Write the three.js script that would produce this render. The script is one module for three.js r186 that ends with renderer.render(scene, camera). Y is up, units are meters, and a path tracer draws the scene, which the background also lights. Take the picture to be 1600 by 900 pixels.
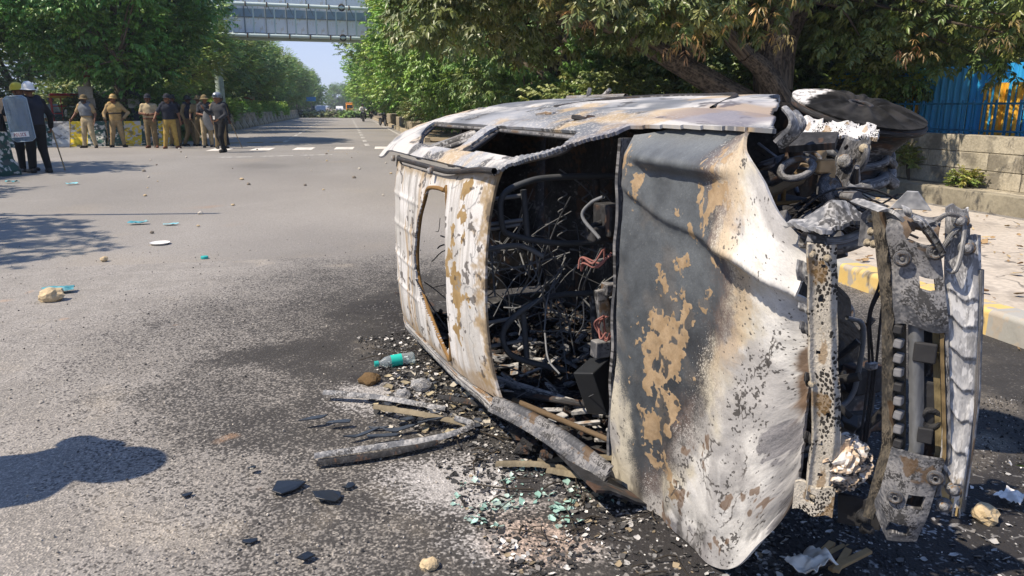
import * as THREE from 'three';
import { mergeGeometries, mergeVertices } from 'three/addons/utils/BufferGeometryUtils.js';
import { RoundedBoxGeometry } from 'three/addons/geometries/RoundedBoxGeometry.js';

// ---------- camera, sky, sun, exposure ----------
const V = (x, y, z) => new THREE.Vector3(x, y, z);
const PSI = 12.246 * Math.PI / 180, PITCH = 13.665 * Math.PI / 180, EYE = 1.37;
const scene = new THREE.Scene();
const camera = new THREE.PerspectiveCamera(42.273, 16 / 9, 0.1, 3000);
camera.position.set(0, EYE, 0);
camera.lookAt(Math.sin(PSI) * Math.cos(PITCH), EYE - Math.sin(PITCH), -Math.cos(PSI) * Math.cos(PITCH));
const renderer = new THREE.WebGLRenderer({ antialias: true });
renderer.toneMapping = THREE.LinearToneMapping;
renderer.toneMappingExposure = 1.3;
renderer.shadowMap.enabled = true;
// the road runs along -z; X / D are metres to the right of and ahead of the place the picture was taken from
const XD = (X, D, y = 0) => V(X * Math.cos(PSI) + D * Math.sin(PSI), y, X * Math.sin(PSI) - D * Math.cos(PSI));
const SUN_EL = 55 * Math.PI / 180;
const toSun = XD(-0.93 * Math.cos(SUN_EL), -0.367 * Math.cos(SUN_EL), Math.sin(SUN_EL)).normalize();
{
  const w = 512, h = 256, d = new Float32Array(w * h * 4);
  const lerp = (a, b, t) => a.map((x, i) => x + (b[i] - x) * t);
  for (let j = 0; j < h; j++) {
    const el = ((j + 0.5) / h - 0.5) * Math.PI, s = Math.max(0, Math.sin(el));
    let c = lerp([0.56, 0.63, 0.76], [0.40, 0.51, 0.76], Math.min(1, s / 0.13));
    c = lerp(c, [0.15, 0.26, 0.56], Math.min(1, Math.max(0, (s - 0.1) / 0.75)) ** 0.7);
    if (el < 0) c = [0.2, 0.19, 0.17];
    for (let i = 0; i < w; i++) { const k = (j * w + i) * 4; d[k] = c[0]; d[k + 1] = c[1]; d[k + 2] = c[2]; d[k + 3] = 1; }
  }
  const t = new THREE.DataTexture(d, w, h, THREE.RGBAFormat, THREE.FloatType);
  t.mapping = THREE.EquirectangularReflectionMapping; t.magFilter = THREE.LinearFilter; t.needsUpdate = true;
  scene.background = t; scene.environment = t; scene.environmentIntensity = 1;
}
const sun = new THREE.DirectionalLight('#fff1dc', 5);
sun.position.copy(toSun).multiplyScalar(120); sun.castShadow = true;
Object.assign(sun.shadow.camera, { left: -70, right: 70, top: 70, bottom: -70, near: 1, far: 320 });
sun.shadow.mapSize.set(4096, 4096);
scene.add(sun, sun.target);

// ---------- helpers ----------
function rng(s) { return () => { s |= 0; s = s + 0x6D2B79F5 | 0; let t = Math.imul(s ^ s >>> 15, 1 | s); t = t + Math.imul(t ^ t >>> 7, 61 | t) ^ t; return ((t ^ t >>> 14) >>> 0) / 4294967296; }; }
const R = rng(7);
const rr = (a, b) => a + (b - a) * R();
const clamp = (x, a = 0, b = 1) => x < a ? a : x > b ? b : x;
const sm = (a, b, x) => { const t = clamp((x - a) / (b - a)); return t * t * (3 - 2 * t); };
const mix = (a, b, t) => a + (b - a) * t;
const mix3 = (a, b, t) => [a[0] + (b[0] - a[0]) * t, a[1] + (b[1] - a[1]) * t, a[2] + (b[2] - a[2]) * t];
function h2(x, y, s = 0) { let n = Math.imul(x, 374761393) + Math.imul(y, 668265263) + Math.imul(s, 974634541) | 0; n = Math.imul(n ^ n >>> 13, 1274126177); n = Math.imul(n ^ n >>> 15, 2246822519); return ((n ^ n >>> 16) >>> 0) / 4294967296; }
function vn(x, y, s = 0) { const i = Math.floor(x), j = Math.floor(y); let u = x - i, v = y - j; u = u * u * (3 - 2 * u); v = v * v * (3 - 2 * v); const a = h2(i, j, s), b = h2(i + 1, j, s), c = h2(i, j + 1, s), d = h2(i + 1, j + 1, s); return a + (b - a) * u + (c - a) * v + (a - b - c + d) * u * v; }
function fb(x, y, o = 4, s = 0) { let a = 0, w = 0.5, n = 0; for (let i = 0; i < o; i++) { a += w * vn(x, y, s + i * 17); n += w; x = x * 2.03 + 11.3; y = y * 2.03 - 7.7; w *= 0.5; } return a / n; }
const enc = c => { c = clamp(c); return 255 * (c <= 0.0031308 ? 12.92 * c : 1.055 * c ** (1 / 2.4) - 0.055); };
// fn(u, v) gives linear [r, g, b] and perhaps a height as fourth; u, v run over 0..1
function tex(w, h, fn, { wrap = true, bump = false } = {}) {
  const d = new Uint8Array(w * h * 4), b = bump ? new Uint8Array(w * h * 4) : null;
  for (let j = 0; j < h; j++) for (let i = 0; i < w; i++) {
    const c = fn((i + 0.5) / w, (j + 0.5) / h), k = (j * w + i) * 4;
    d[k] = enc(c[0]); d[k + 1] = enc(c[1]); d[k + 2] = enc(c[2]); d[k + 3] = 255;
    if (b) { b[k] = b[k + 1] = b[k + 2] = 255 * clamp(c[3] ?? 0.5); b[k + 3] = 255; }
  }
  const mk = (a, srgb) => { const t = new THREE.DataTexture(a, w, h); t.magFilter = THREE.LinearFilter; t.minFilter = THREE.LinearMipmapLinearFilter; t.generateMipmaps = true; t.wrapS = t.wrapT = wrap ? THREE.RepeatWrapping : THREE.ClampToEdgeWrapping; if (srgb) t.colorSpace = THREE.SRGBColorSpace; t.needsUpdate = true; return t; };
  const t = mk(d, true); if (b) t.bumpTex = mk(b, false);
  return t;
}
// wrap-round value noise for textures that repeat
function tn(u, v, p, s) { const x = u * p, y = v * p, i = Math.floor(x), j = Math.floor(y); let a = x - i, b = y - j; a = a * a * (3 - 2 * a); b = b * b * (3 - 2 * b); const I = i % p, J = j % p, I1 = (I + 1) % p, J1 = (J + 1) % p; const A = h2(I, J, s), B = h2(I1, J, s), C = h2(I, J1, s), D = h2(I1, J1, s); return A + (B - A) * a + (C - A) * b + (A - B - C + D) * a * b; }
function tf(u, v, p, o, s) { let a = 0, w = 0.5, n = 0; for (let i = 0; i < o; i++) { a += w * tn(u, v, p, s + i * 13); n += w; p *= 2; w *= 0.5; } return a / n; }

const std = (color, rough = 0.85, o = {}) => new THREE.MeshStandardMaterial({ color, roughness: rough, side: THREE.DoubleSide, ...o });
const lin = (r, g, b) => new THREE.Color().setRGB(r, g, b);
const grime = tex(512, 512, (u, v) => { const n = tf(u, v, 6, 6, 3), m = tf(u, v, 40, 3, 9), g = clamp(0.45 + 0.9 * n * (0.55 + 0.6 * m)); return [g, g * 0.985, g * 0.96, n * 0.5 + m * 0.5]; }, { bump: true });
const dirty = (color, rough = 0.85, o = {}) => std(color, rough, { map: grime, bumpMap: grime.bumpTex, bumpScale: 0.004, ...o });

function prep(g) { g = g.index ? g.toNonIndexed() : g; for (const k of Object.keys(g.attributes)) if (!['position', 'normal', 'uv', 'color'].includes(k)) g.deleteAttribute(k); if (!g.attributes.normal) g.computeVertexNormals(); g.morphAttributes = {}; return g; }
function mg(list) { const a = list.flat().map(prep); const col = a.every(g => g.attributes.color); for (const g of a) { if (!col) g.deleteAttribute('color'); if (!g.attributes.uv) boxUV(g); } return a.length > 1 ? mergeGeometries(a) : a[0]; }
function boxUV(g, s = 1) { g = g.index ? g.toNonIndexed() : g; if (!g.attributes.normal) g.computeVertexNormals(); const p = g.attributes.position, n = g.attributes.normal, uv = new Float32Array(p.count * 2); for (let i = 0; i < p.count; i++) { const ax = Math.abs(n.getX(i)), ay = Math.abs(n.getY(i)), az = Math.abs(n.getZ(i)); const x = p.getX(i) * s, y = p.getY(i) * s, z = p.getZ(i) * s; const q = ay >= ax && ay >= az ? [x, z] : ax >= az ? [z, y] : [x, y]; uv[2 * i] = q[0]; uv[2 * i + 1] = q[1]; } g.setAttribute('uv', new THREE.BufferAttribute(uv, 2)); return g; }
const box = (w, h, d, x = 0, y = 0, z = 0, rx = 0, ry = 0, rz = 0) => { const g = new THREE.BoxGeometry(w, h, d); g.applyMatrix4(new THREE.Matrix4().compose(V(x, y, z), new THREE.Quaternion().setFromEuler(new THREE.Euler(rx, ry, rz)), V(1, 1, 1))); return boxUV(g); };
const rbox = (w, h, d, r, x = 0, y = 0, z = 0, rx = 0, ry = 0, rz = 0) => { const g = new RoundedBoxGeometry(w, h, d, 2, r); g.applyMatrix4(new THREE.Matrix4().compose(V(x, y, z), new THREE.Quaternion().setFromEuler(new THREE.Euler(rx, ry, rz)), V(1, 1, 1))); return boxUV(g); };
function tube(pts, r, seg = 0, rad = 8, smooth = true) { const c = smooth && pts.length > 2 ? new THREE.CatmullRomCurve3(pts, false, 'catmullrom', 0.5) : null; const curve = c || (() => { const p = new THREE.CurvePath(); for (let i = 0; i + 1 < pts.length; i++) p.add(new THREE.LineCurve3(pts[i], pts[i + 1])); return p; })(); return boxUV(new THREE.TubeGeometry(curve, seg || Math.max(2, pts.length * 5), r, rad, false)); }
function rod(a, b, r0, r1 = r0, rad = 8) { const d = b.clone().sub(a), L = d.length(); const g = new THREE.CylinderGeometry(r1, r0, L, rad, 1); g.applyMatrix4(new THREE.Matrix4().compose(a.clone().add(b).multiplyScalar(0.5), new THREE.Quaternion().setFromUnitVectors(V(0, 1, 0), d.normalize()), V(1, 1, 1))); return boxUV(g); }
const lathe = (pts, seg = 32) => new THREE.LatheGeometry(pts.map(p => new THREE.Vector2(p[0], p[1])), seg);
const moved = (g, x, y, z, rx = 0, ry = 0, rz = 0, s = 1) => g.clone().applyMatrix4(new THREE.Matrix4().compose(V(x, y, z), new THREE.Quaternion().setFromEuler(new THREE.Euler(rx, ry, rz)), typeof s === 'number' ? V(s, s, s) : s));

// a curved sheet of metal of real thickness: fn(a, b) is its outer face, keep(a, b) leaves openings
function sheet(fn, nu, nv, th = 0.004, keep = null, flip = false) {
  const P = [], N = [], pos = [], uv = [], W = nu + 1;
  for (let j = 0; j <= nv; j++) for (let i = 0; i <= nu; i++) P.push(fn(i / nu, j / nv));
  for (let j = 0; j <= nv; j++) for (let i = 0; i <= nu; i++) {
    const a = P[j * W + Math.min(nu, i + 1)].clone().sub(P[j * W + Math.max(0, i - 1)]), b = P[Math.min(nv, j + 1) * W + i].clone().sub(P[Math.max(0, j - 1) * W + i]);
    N.push(a.cross(b).normalize().multiplyScalar(flip ? -1 : 1));
  }
  const kept = (i, j) => i >= 0 && j >= 0 && i < nu && j < nv && (!keep || keep((i + 0.5) / nu, (j + 0.5) / nv));
  const nor = [], ga = V(), gb = V(), gc = V();
  const put = (i, j, k, n) => { const q = P[j * W + i], m = N[j * W + i]; pos.push(q.x - m.x * th * k, q.y - m.y * th * k, q.z - m.z * th * k); uv.push(i / nu, j / nv); const s = k ? -1 : 1; n ? nor.push(n.x, n.y, n.z) : nor.push(m.x * s, m.y * s, m.z * s); };
  const where = (o, [i, j, k]) => { const q = P[j * W + i], m = N[j * W + i]; return o.set(q.x - m.x * th * k, q.y - m.y * th * k, q.z - m.z * th * k); };
  const tri = (a, b, c, out) => { // winding follows the wanted side, so that faces and normals agree
    where(ga, a); where(gb, b); where(gc, c); const e = gb.clone().sub(ga).cross(gc.clone().sub(ga));
    const want = out || N[a[1] * W + a[0]].clone().multiplyScalar(a[2] ? -1 : 1); const flipIt = e.dot(want) < 0; if (flipIt) { e.negate(); [b, c] = [c, b]; }
    e.normalize(); for (const p of [a, b, c]) put(...p, out ? e : null);
  };
  const mid = (i, j) => P[j * W + i].clone().add(P[(j + 1) * W + i + 1]).multiplyScalar(0.5);
  for (let j = 0; j < nv; j++) for (let i = 0; i < nu; i++) {
    if (!kept(i, j)) continue;
    const A = [i, j], B = [i + 1, j], C = [i + 1, j + 1], D = [i, j + 1];
    for (const k of [0, 1]) { tri([...A, k], [...B, k], [...C, k]); tri([...A, k], [...C, k], [...D, k]); }
    for (const [p, q, ni, nj] of [[A, B, i, j - 1], [B, C, i + 1, j], [C, D, i, j + 1], [D, A, i - 1, j]]) if (!kept(ni, nj)) {
      const out = P[p[1] * W + p[0]].clone().add(P[q[1] * W + q[0]]).multiplyScalar(0.5).sub(mid(i, j));
      tri([...p, 0], [...q, 0], [...q, 1], out); tri([...p, 0], [...q, 1], [...p, 1], out);
    }
  }
  const g = new THREE.BufferGeometry();
  g.setAttribute('position', new THREE.Float32BufferAttribute(pos, 3)); g.setAttribute('normal', new THREE.Float32BufferAttribute(nor, 3)); g.setAttribute('uv', new THREE.Float32BufferAttribute(uv, 2));
  return g;
}
const used = new Map();
function nm(name) { const n = used.get(name) || 0; used.set(name, n + 1); return n ? `${name}_${String(n).padStart(3, '0')}` : name; }
function mesh(name, g, m, parent) { const o = new THREE.Mesh(g, m); o.name = parent === scene || !parent ? nm(name) : name; o.castShadow = o.receiveShadow = true; if (parent) parent.add(o); else scene.add(o); return o; }
function thing(name, label, category, pos = V(0, 0, 0), ry = 0, group) { const o = new THREE.Group(); o.name = nm(name); o.position.copy(pos); o.rotation.y = ry; o.userData = { label, category }; if (group) o.userData.group = group; scene.add(o); return o; }
function tag(o, label, category, group) { o.userData = { ...o.userData, label, category }; if (group) o.userData.group = group; return o; }
const structure = (name, g, m, parent) => { const o = mesh(name, g, m, parent); if (!parent) o.userData.kind = 'structure'; return o; };
const stuff = o => { o.userData.kind = 'stuff'; return o; };
function copyOf(o, pos, ry, label, s) { const c = o.clone(); c.name = nm(o.name.replace(/_\d{3}$/, '')); c.userData = { ...o.userData }; if (label) c.userData.label = label; if (pos) c.position.copy(pos); if (ry !== undefined) c.rotation.y = ry; if (s) c.scale.set(s, s, s); scene.add(c); return c; }
function poly(pts) { const s = new THREE.Shape(); pts.forEach((p, i) => i ? s.lineTo(p[0], p[1]) : s.moveTo(p[0], p[1])); return s; }
const extr = (shape, depth, bevel = 0) => boxUV(new THREE.ExtrudeGeometry(shape, { depth, bevelEnabled: bevel > 0, bevelSize: bevel, bevelThickness: bevel, bevelSegments: 2, curveSegments: 10 }));
function inPoly(x, y, p) { let c = false; for (let i = 0, j = p.length - 1; i < p.length; j = i++) if ((p[i][1] > y) !== (p[j][1] > y) && x < (p[j][0] - p[i][0]) * (y - p[i][1]) / (p[j][1] - p[i][1]) + p[i][0]) c = !c; return c; }
function segDist(x, y, pts) { let d = 9; for (let i = 0; i + 1 < pts.length; i++) { const [ax, ay] = pts[i], [bx, by] = pts[i + 1]; const t = clamp(((x - ax) * (bx - ax) + (y - ay) * (by - ay)) / ((bx - ax) ** 2 + (by - ay) ** 2)); d = Math.min(d, Math.hypot(x - ax - t * (bx - ax), y - ay - t * (by - ay))); } return d; }

// naive surface nets over a signed distance function: one smooth continuous mesh
function skin(sdf, lo, hi, cell) {
  const n = [0, 1, 2].map(k => Math.ceil((hi[k] - lo[k]) / cell) + 1), F = new Float32Array(n[0] * n[1] * n[2]);
  const id = (i, j, k) => (k * n[1] + j) * n[0] + i;
  for (let k = 0; k < n[2]; k++) for (let j = 0; j < n[1]; j++) for (let i = 0; i < n[0]; i++) F[id(i, j, k)] = sdf(lo[0] + i * cell, lo[1] + j * cell, lo[2] + k * cell);
  const at = new Int32Array(F.length).fill(-1), pos = [], idx = [];
  for (let k = 0; k < n[2] - 1; k++) for (let j = 0; j < n[1] - 1; j++) for (let i = 0; i < n[0] - 1; i++) {
    let m = 0; for (let c = 0; c < 8; c++) if (F[id(i + (c & 1), j + (c >> 1 & 1), k + (c >> 2))] < 0) m |= 1 << c;
    if (m === 0 || m === 255) continue;
    let x = 0, y = 0, z = 0, q = 0;
    for (let c = 0; c < 8; c++) for (const b of [1, 2, 4]) if (!(c & b)) { const e = c | b; const A = m >> c & 1, B = m >> e & 1; if (A !== B) { const fa = F[id(i + (c & 1), j + (c >> 1 & 1), k + (c >> 2))], fe = F[id(i + (e & 1), j + (e >> 1 & 1), k + (e >> 2))], t = fa / (fa - fe); x += mix(c & 1, e & 1, t); y += mix(c >> 1 & 1, e >> 1 & 1, t); z += mix(c >> 2, e >> 2, t); q++; } }
    at[id(i, j, k)] = pos.length / 3; pos.push(lo[0] + (i + x / q) * cell, lo[1] + (j + y / q) * cell, lo[2] + (k + z / q) * cell);
  }
  const quad = (a, b, c, d, f) => { if (a < 0 || b < 0 || c < 0 || d < 0) return; f ? idx.push(a, b, c, a, c, d) : idx.push(a, c, b, a, d, c); };
  for (let k = 1; k < n[2] - 1; k++) for (let j = 1; j < n[1] - 1; j++) for (let i = 1; i < n[0] - 1; i++) {
    const s = F[id(i, j, k)] < 0;
    if (s !== F[id(i + 1, j, k)] < 0) quad(at[id(i, j - 1, k - 1)], at[id(i, j, k - 1)], at[id(i, j, k)], at[id(i, j - 1, k)], s);
    if (s !== F[id(i, j + 1, k)] < 0) quad(at[id(i - 1, j, k - 1)], at[id(i - 1, j, k)], at[id(i, j, k)], at[id(i, j, k - 1)], s);
    if (s !== F[id(i, j, k + 1)] < 0) quad(at[id(i - 1, j - 1, k)], at[id(i, j - 1, k)], at[id(i, j, k)], at[id(i - 1, j, k)], s);
  }
  const g = new THREE.BufferGeometry(); g.setAttribute('position', new THREE.Float32BufferAttribute(pos, 3)); g.setIndex(idx); g.computeVertexNormals();
  const p = g.attributes.position, u = new Float32Array(p.count * 2); for (let i = 0; i < p.count; i++) { u[2 * i] = (p.getX(i) + p.getZ(i)) * 2; u[2 * i + 1] = p.getY(i) * 2; } g.setAttribute('uv', new THREE.BufferAttribute(u, 2));
  return g;
}
// ---------- ground ----------
// asphalt: stones of about a centimetre in dark binder, tile of 2.6 m
const TS = 1024, TM = 2.6, stoneV = new Float32Array(TS * TS), stoneH = new Float32Array(TS * TS), stoneR = new Float32Array(TS * TS);
{
  const cells = 320;
  for (let j = 0; j < TS; j++) for (let i = 0; i < TS; i++) {
    const x = i / TS * cells, y = j / TS * cells, ci = Math.floor(x), cj = Math.floor(y);
    let d1 = 9, d2 = 9, a = 0, b = 0;
    for (let q = -1; q <= 1; q++) for (let p = -1; p <= 1; p++) {
      const I = (ci + p + cells) % cells, J = (cj + q + cells) % cells;
      const d = Math.hypot(ci + p + h2(I, J, 1) - x, cj + q + h2(I, J, 2) - y);
      if (d < d1) { d2 = d1; d1 = d; a = I; b = J; } else if (d < d2) d2 = d;
    }
    const r = h2(a, b, 3), edge = sm(0.04, 0.42, d2 - d1), k = j * TS + i;
    stoneR[k] = h2(a, b, 5);
    const fine = tn(i / TS, j / TS, 512, 4);
    stoneV[k] = edge * (0.30 + 1.35 * r * r + 0.3 * fine); stoneH[k] = edge * (0.3 + 0.7 * r);
  }
}
const stone = (x, z) => { let i = Math.floor(x / TM * TS) % TS, j = Math.floor(z / TM * TS) % TS; if (i < 0) i += TS; if (j < 0) j += TS; return j * TS + i; };
// the ground's colour at a place: dust, worn lighter ways, soot and ash round the burnt car
const F2 = [0.3697, -0.9292], U2 = [-0.9292, -0.3697];
function groundAt(x, z) {
  const X = x * Math.cos(PSI) + z * Math.sin(PSI), D = x * Math.sin(PSI) - z * Math.cos(PSI);
  const f = F2[0] * X + F2[1] * D, u = U2[0] * X + U2[1] * D;
  const n1 = fb(x * 0.55, z * 0.4, 4, 21), n2 = fb(x * 1.9, z * 1.9, 4, 31), n3 = fb(x * 7, z * 7, 3, 41);
  // distance outside the footprint of the car
  const du = Math.max(u + 1.15, -2.6 - u, 0), df = Math.max(f + 0.75, -4.7 - f, 0), dc = Math.hypot(du, df);
  const wob = dc + (n2 - 0.5) * 1.1 + (n3 - 0.5) * 0.5;
  const burn = 1 - sm(0.02, 0.42, wob);
  let soot = 0.78 * (1 - sm(0.2, 2.5, dc + (n1 - 0.5) * 1.7 + (n2 - 0.5) * 0.7));
  soot = Math.max(soot, (X > 0.7 ? 0.8 : 0) * sm(0.9, 1.5, X + (n2 - 0.5) * 0.8) * (1 - sm(2.6, 4.6, D + (n1 - 0.5) * 2 - X * 0.4)));
  const blob = (cx, cd, rx, rd, k = 1) => k * (1 - sm(0.35, 1, Math.hypot((X - cx) / rx, (D - cd) / rd) + (n2 - 0.5) * 1.1 + (n3 - 0.5) * 0.5));
  const ash = Math.max(blob(-0.1, 2.55, 0.5, 0.42), blob(-0.55, 3.4, 0.45, 0.35, 0.75), blob(0.1, 2.15, 0.5, 0.25, 0.8), blob(-0.3, 3.85, 0.35, 0.3, 0.55));
  const pink = blob(0.12, 2.2, 0.35, 0.3) * 0.8;
  const dark = Math.max(blob(-0.95, 4.2, 1.0, 0.9, 0.8), blob(-0.85, 3.1, 0.9, 0.6, 0.62), blob(-1.4, 3.5, 0.8, 0.6, 0.5), blob(-0.6, 2.35, 0.7, 0.5, 0.5));
  const dusty = sm(0.35, 0.7, fb(x * 0.16, z * 0.09, 3, 51) + (X < -1 ? 0.08 : 0));
  return { X, D, n1, n2, n3, burn, soot: Math.max(soot, dark), ash, pink, dusty };
}
// faint rings left by turning tyres, and long wheel ways
function tracks(g, x, z) { let t = 0; for (const [cx, cd, r] of [[-0.2, 9.5, 3.6], [-0.1, 9.3, 3.9], [-6.5, 7.0, 4.3], [-6.4, 7.1, 4.55], [2.0, 13, 5.2]]) { const d = Math.hypot(g.X - cx, g.D - cd) - r + (g.n2 - 0.5) * 0.25; t += 0.12 * sm(0.14, 0.02, Math.abs(d)) * sm(0.4, 0.65, g.n1 + (g.n3 - 0.5) * 0.6); } return t + 0.07 * (fb(x * 2.2, z * 0.12, 3, 97) - 0.5) - 0.16 * sm(0.62, 0.75, fb(x * 0.5 + 3, z * 0.35, 3, 98)); }
function asphalt(x, z) {
  const g = groundAt(x, z), k = stone(x, z), s = stoneV[k], r = stoneR[k], h = stoneH[k];
  const lum = mix(0.4, 1, clamp(s * 0.95 + 0.08));
  const tr = tracks(g, x, z), base = 0.93 + 0.22 * (g.n1 - 0.5) + tr; let c = [0.345 * lum * base, 0.325 * lum * base, 0.298 * lum * base];
  const con = clamp(1.1 - g.D * 0.12, 0.25, 1);
  c = mix3(c, mix3([0.03, 0.028, 0.026], [0.50, 0.445, 0.37], clamp(s * 0.8 - 0.03)), 0.8 * con);
  c = mix3(c, [0.40, 0.375, 0.345], 0.45 * g.dusty * (0.5 + 0.5 * sm(0.3, 0.7, g.n3)));
  // soot settles on stone after stone
  const sk = clamp(g.soot * 1.25 + (g.n3 - 0.5) * 0.5), hit = sm(r - 0.14, r + 0.14, sk);
  c = mix3(c, [0.045, 0.042, 0.04], hit * 0.92); c = c.map(v => v * (1 - 0.45 * clamp(g.soot * 1.2) * (0.5 + g.n3)));
  if (g.ash > 0.01) { const a = sm(0.3, 0.9, g.ash * 1.0 + (r - 0.5) * 0.7 + (g.n3 - 0.5) * 0.9 + (g.n2 - 0.5) * 0.8); c = mix3(c, mix3([0.50, 0.48, 0.46], [0.62, 0.46, 0.36], g.pink), a * 0.88 * (0.55 + 0.5 * s)); }
  if (g.burn > 0.01) {
    const b = sm(0.3, 0.6, g.burn + (r - 0.5) * 0.5); c = mix3(c, [0.022, 0.02, 0.02], b * 0.96);
    const fl = vn(x * 90, z * 90, 61), zone = sm(0.45, 0.68, g.n2 * 0.5 + g.n3 * 0.5);
    if (fl > 0.83 - 0.22 * zone) { const w = 0.25 + 0.45 * h2(Math.floor(x * 90), Math.floor(z * 90), 62); c = mix3(c, [w, w * 0.97, w * 0.93], b * 0.8 * (0.35 + 0.65 * zone)); }
  }
  // orange brick dust, sandy smears
  const od = sm(0.84, 0.9, fb(x * 3.2 + 40, z * 3.2, 3, 71)); c = mix3(c, [0.5, 0.30, 0.17], od * 0.45 * (0.3 + 0.7 * s));
  const sd = sm(0.66, 0.84, fb(x * 2.4 + 9, z * 2.1, 4, 81)); c = mix3(c, [0.52, 0.45, 0.35], sd * 0.32 * (0.3 + 0.7 * s));
  return [...c, h * 0.8 + g.n3 * 0.2];
}
const NX0 = -3.6, NX1 = 3.8, NZ0 = 0.3, NZ1 = -7.1;
const nearTex = tex(2048, 2048, (u, v) => asphalt(mix(NX0, NX1, u), mix(NZ0, NZ1, v)), { wrap: false, bump: true });
const farTex = tex(TS, TS, (u, v) => { const k = Math.floor(v * TS) * TS + Math.floor(u * TS), s = stoneV[k]; const l = mix(0.40, 1.0, clamp(s * 0.95 + 0.08)); return [l, l, l, stoneH[k]]; }, { bump: true });
function grid(x0, x1, z0, z1, nx, nz, y, color, uvs = 1 / TM) {
  const pos = [], uv = [], idx = [], col = [];
  for (let j = 0; j <= nz; j++) for (let i = 0; i <= nx; i++) {
    const x = mix(x0, x1, i / nx), z = mix(z0, z1, j / nz);
    pos.push(x, typeof y === 'function' ? y(x, z) : y, z); uv.push(uvs ? x * uvs : i / nx, uvs ? z * uvs : j / nz);
    if (color) col.push(...color(x, z));
    if (i < nx && j < nz) { const a = j * (nx + 1) + i, b = a + 1, c = a + nx + 1, d = c + 1; z1 < z0 ? idx.push(a, b, d, a, d, c) : idx.push(a, d, b, a, c, d); }
  }
  const g = new THREE.BufferGeometry(); g.setAttribute('position', new THREE.Float32BufferAttribute(pos, 3)); g.setAttribute('uv', new THREE.Float32BufferAttribute(uv, 2));
  if (color) g.setAttribute('color', new THREE.Float32BufferAttribute(col, 3)); g.setIndex(idx); g.computeVertexNormals(); return g;
}
const roadColor = (x, z) => {
  const g = groundAt(x, z); const track = 0.90 + 0.16 * fb(x * 1.1, z * 0.06, 3, 91) + tracks(g, x, z);
  let c = [0.375 * track, 0.355 * track, 0.328 * track];
  c = mix3(c, [0.43, 0.40, 0.365], 0.6 * g.dusty); const m = 0.82 + 0.36 * g.n1; c = c.map(q => q * m);
  c = mix3(c, [0.05, 0.047, 0.044], clamp(g.soot * 0.9)); c = mix3(c, [0.025, 0.023, 0.022], sm(0.3, 0.7, g.burn));
  const od = sm(0.84, 0.9, fb(x * 0.9 + 40, z * 0.9, 3, 71)); c = mix3(c, [0.5, 0.30, 0.17], od * 0.4);
  const sd = sm(0.66, 0.8, fb(x * 0.8 + 9, z * 0.7, 3, 81)); return mix3(c, [0.52, 0.44, 0.33], sd * 0.22);
};
{
  const m = new THREE.MeshStandardMaterial({ map: farTex, vertexColors: true, roughness: 0.93, bumpMap: farTex.bumpTex, bumpScale: 0.005 });
  structure('asphalt_road', mg([
    grid(-16, NX0, 3, -40, 62, 172, 0, roadColor), grid(NX0, NX1, 3, NZ0, 20, 6, 0, roadColor), grid(NX0, NX1, NZ1, -40, 40, 130, 0, roadColor),
    grid(NX1, 9.2, 3, -40, 12, 80, 0, roadColor), grid(-16, 9.2, -40, -320, 24, 120, 0, roadColor), grid(-60, -16, 3, -320, 20, 60, 0, roadColor),
  ]), m);
  structure('scorched_asphalt', grid(NX0, NX1, NZ0, NZ1, 40, 40, 0, null, 0), new THREE.MeshStandardMaterial({ map: nearTex, roughness: 0.95, bumpMap: nearTex.bumpTex, bumpScale: 0.006 }));
  const earth = (x, z) => { const n = fb(x * 0.2, z * 0.2, 4, 5); return mix3([0.22, 0.17, 0.11], [0.30, 0.25, 0.17], n); };
  structure('ground', grid(-1500, 1500, 300, -2500, 60, 60, -0.06, earth), new THREE.MeshStandardMaterial({ vertexColors: true, roughness: 1, map: grime }));
  structure('verge', mg([grid(3.2, 9.2, -30, -320, 10, 60, 0.05, earth), grid(9.2, 60, 3, -320, 20, 60, 0.05, earth), grid(-9.4, -7.2, -46, -320, 4, 60, 0.45, earth), grid(-60, -17.5, -14, -200, 20, 60, 0.03, earth)]), new THREE.MeshStandardMaterial({ vertexColors: true, roughness: 1, map: grime }));
}
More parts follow.
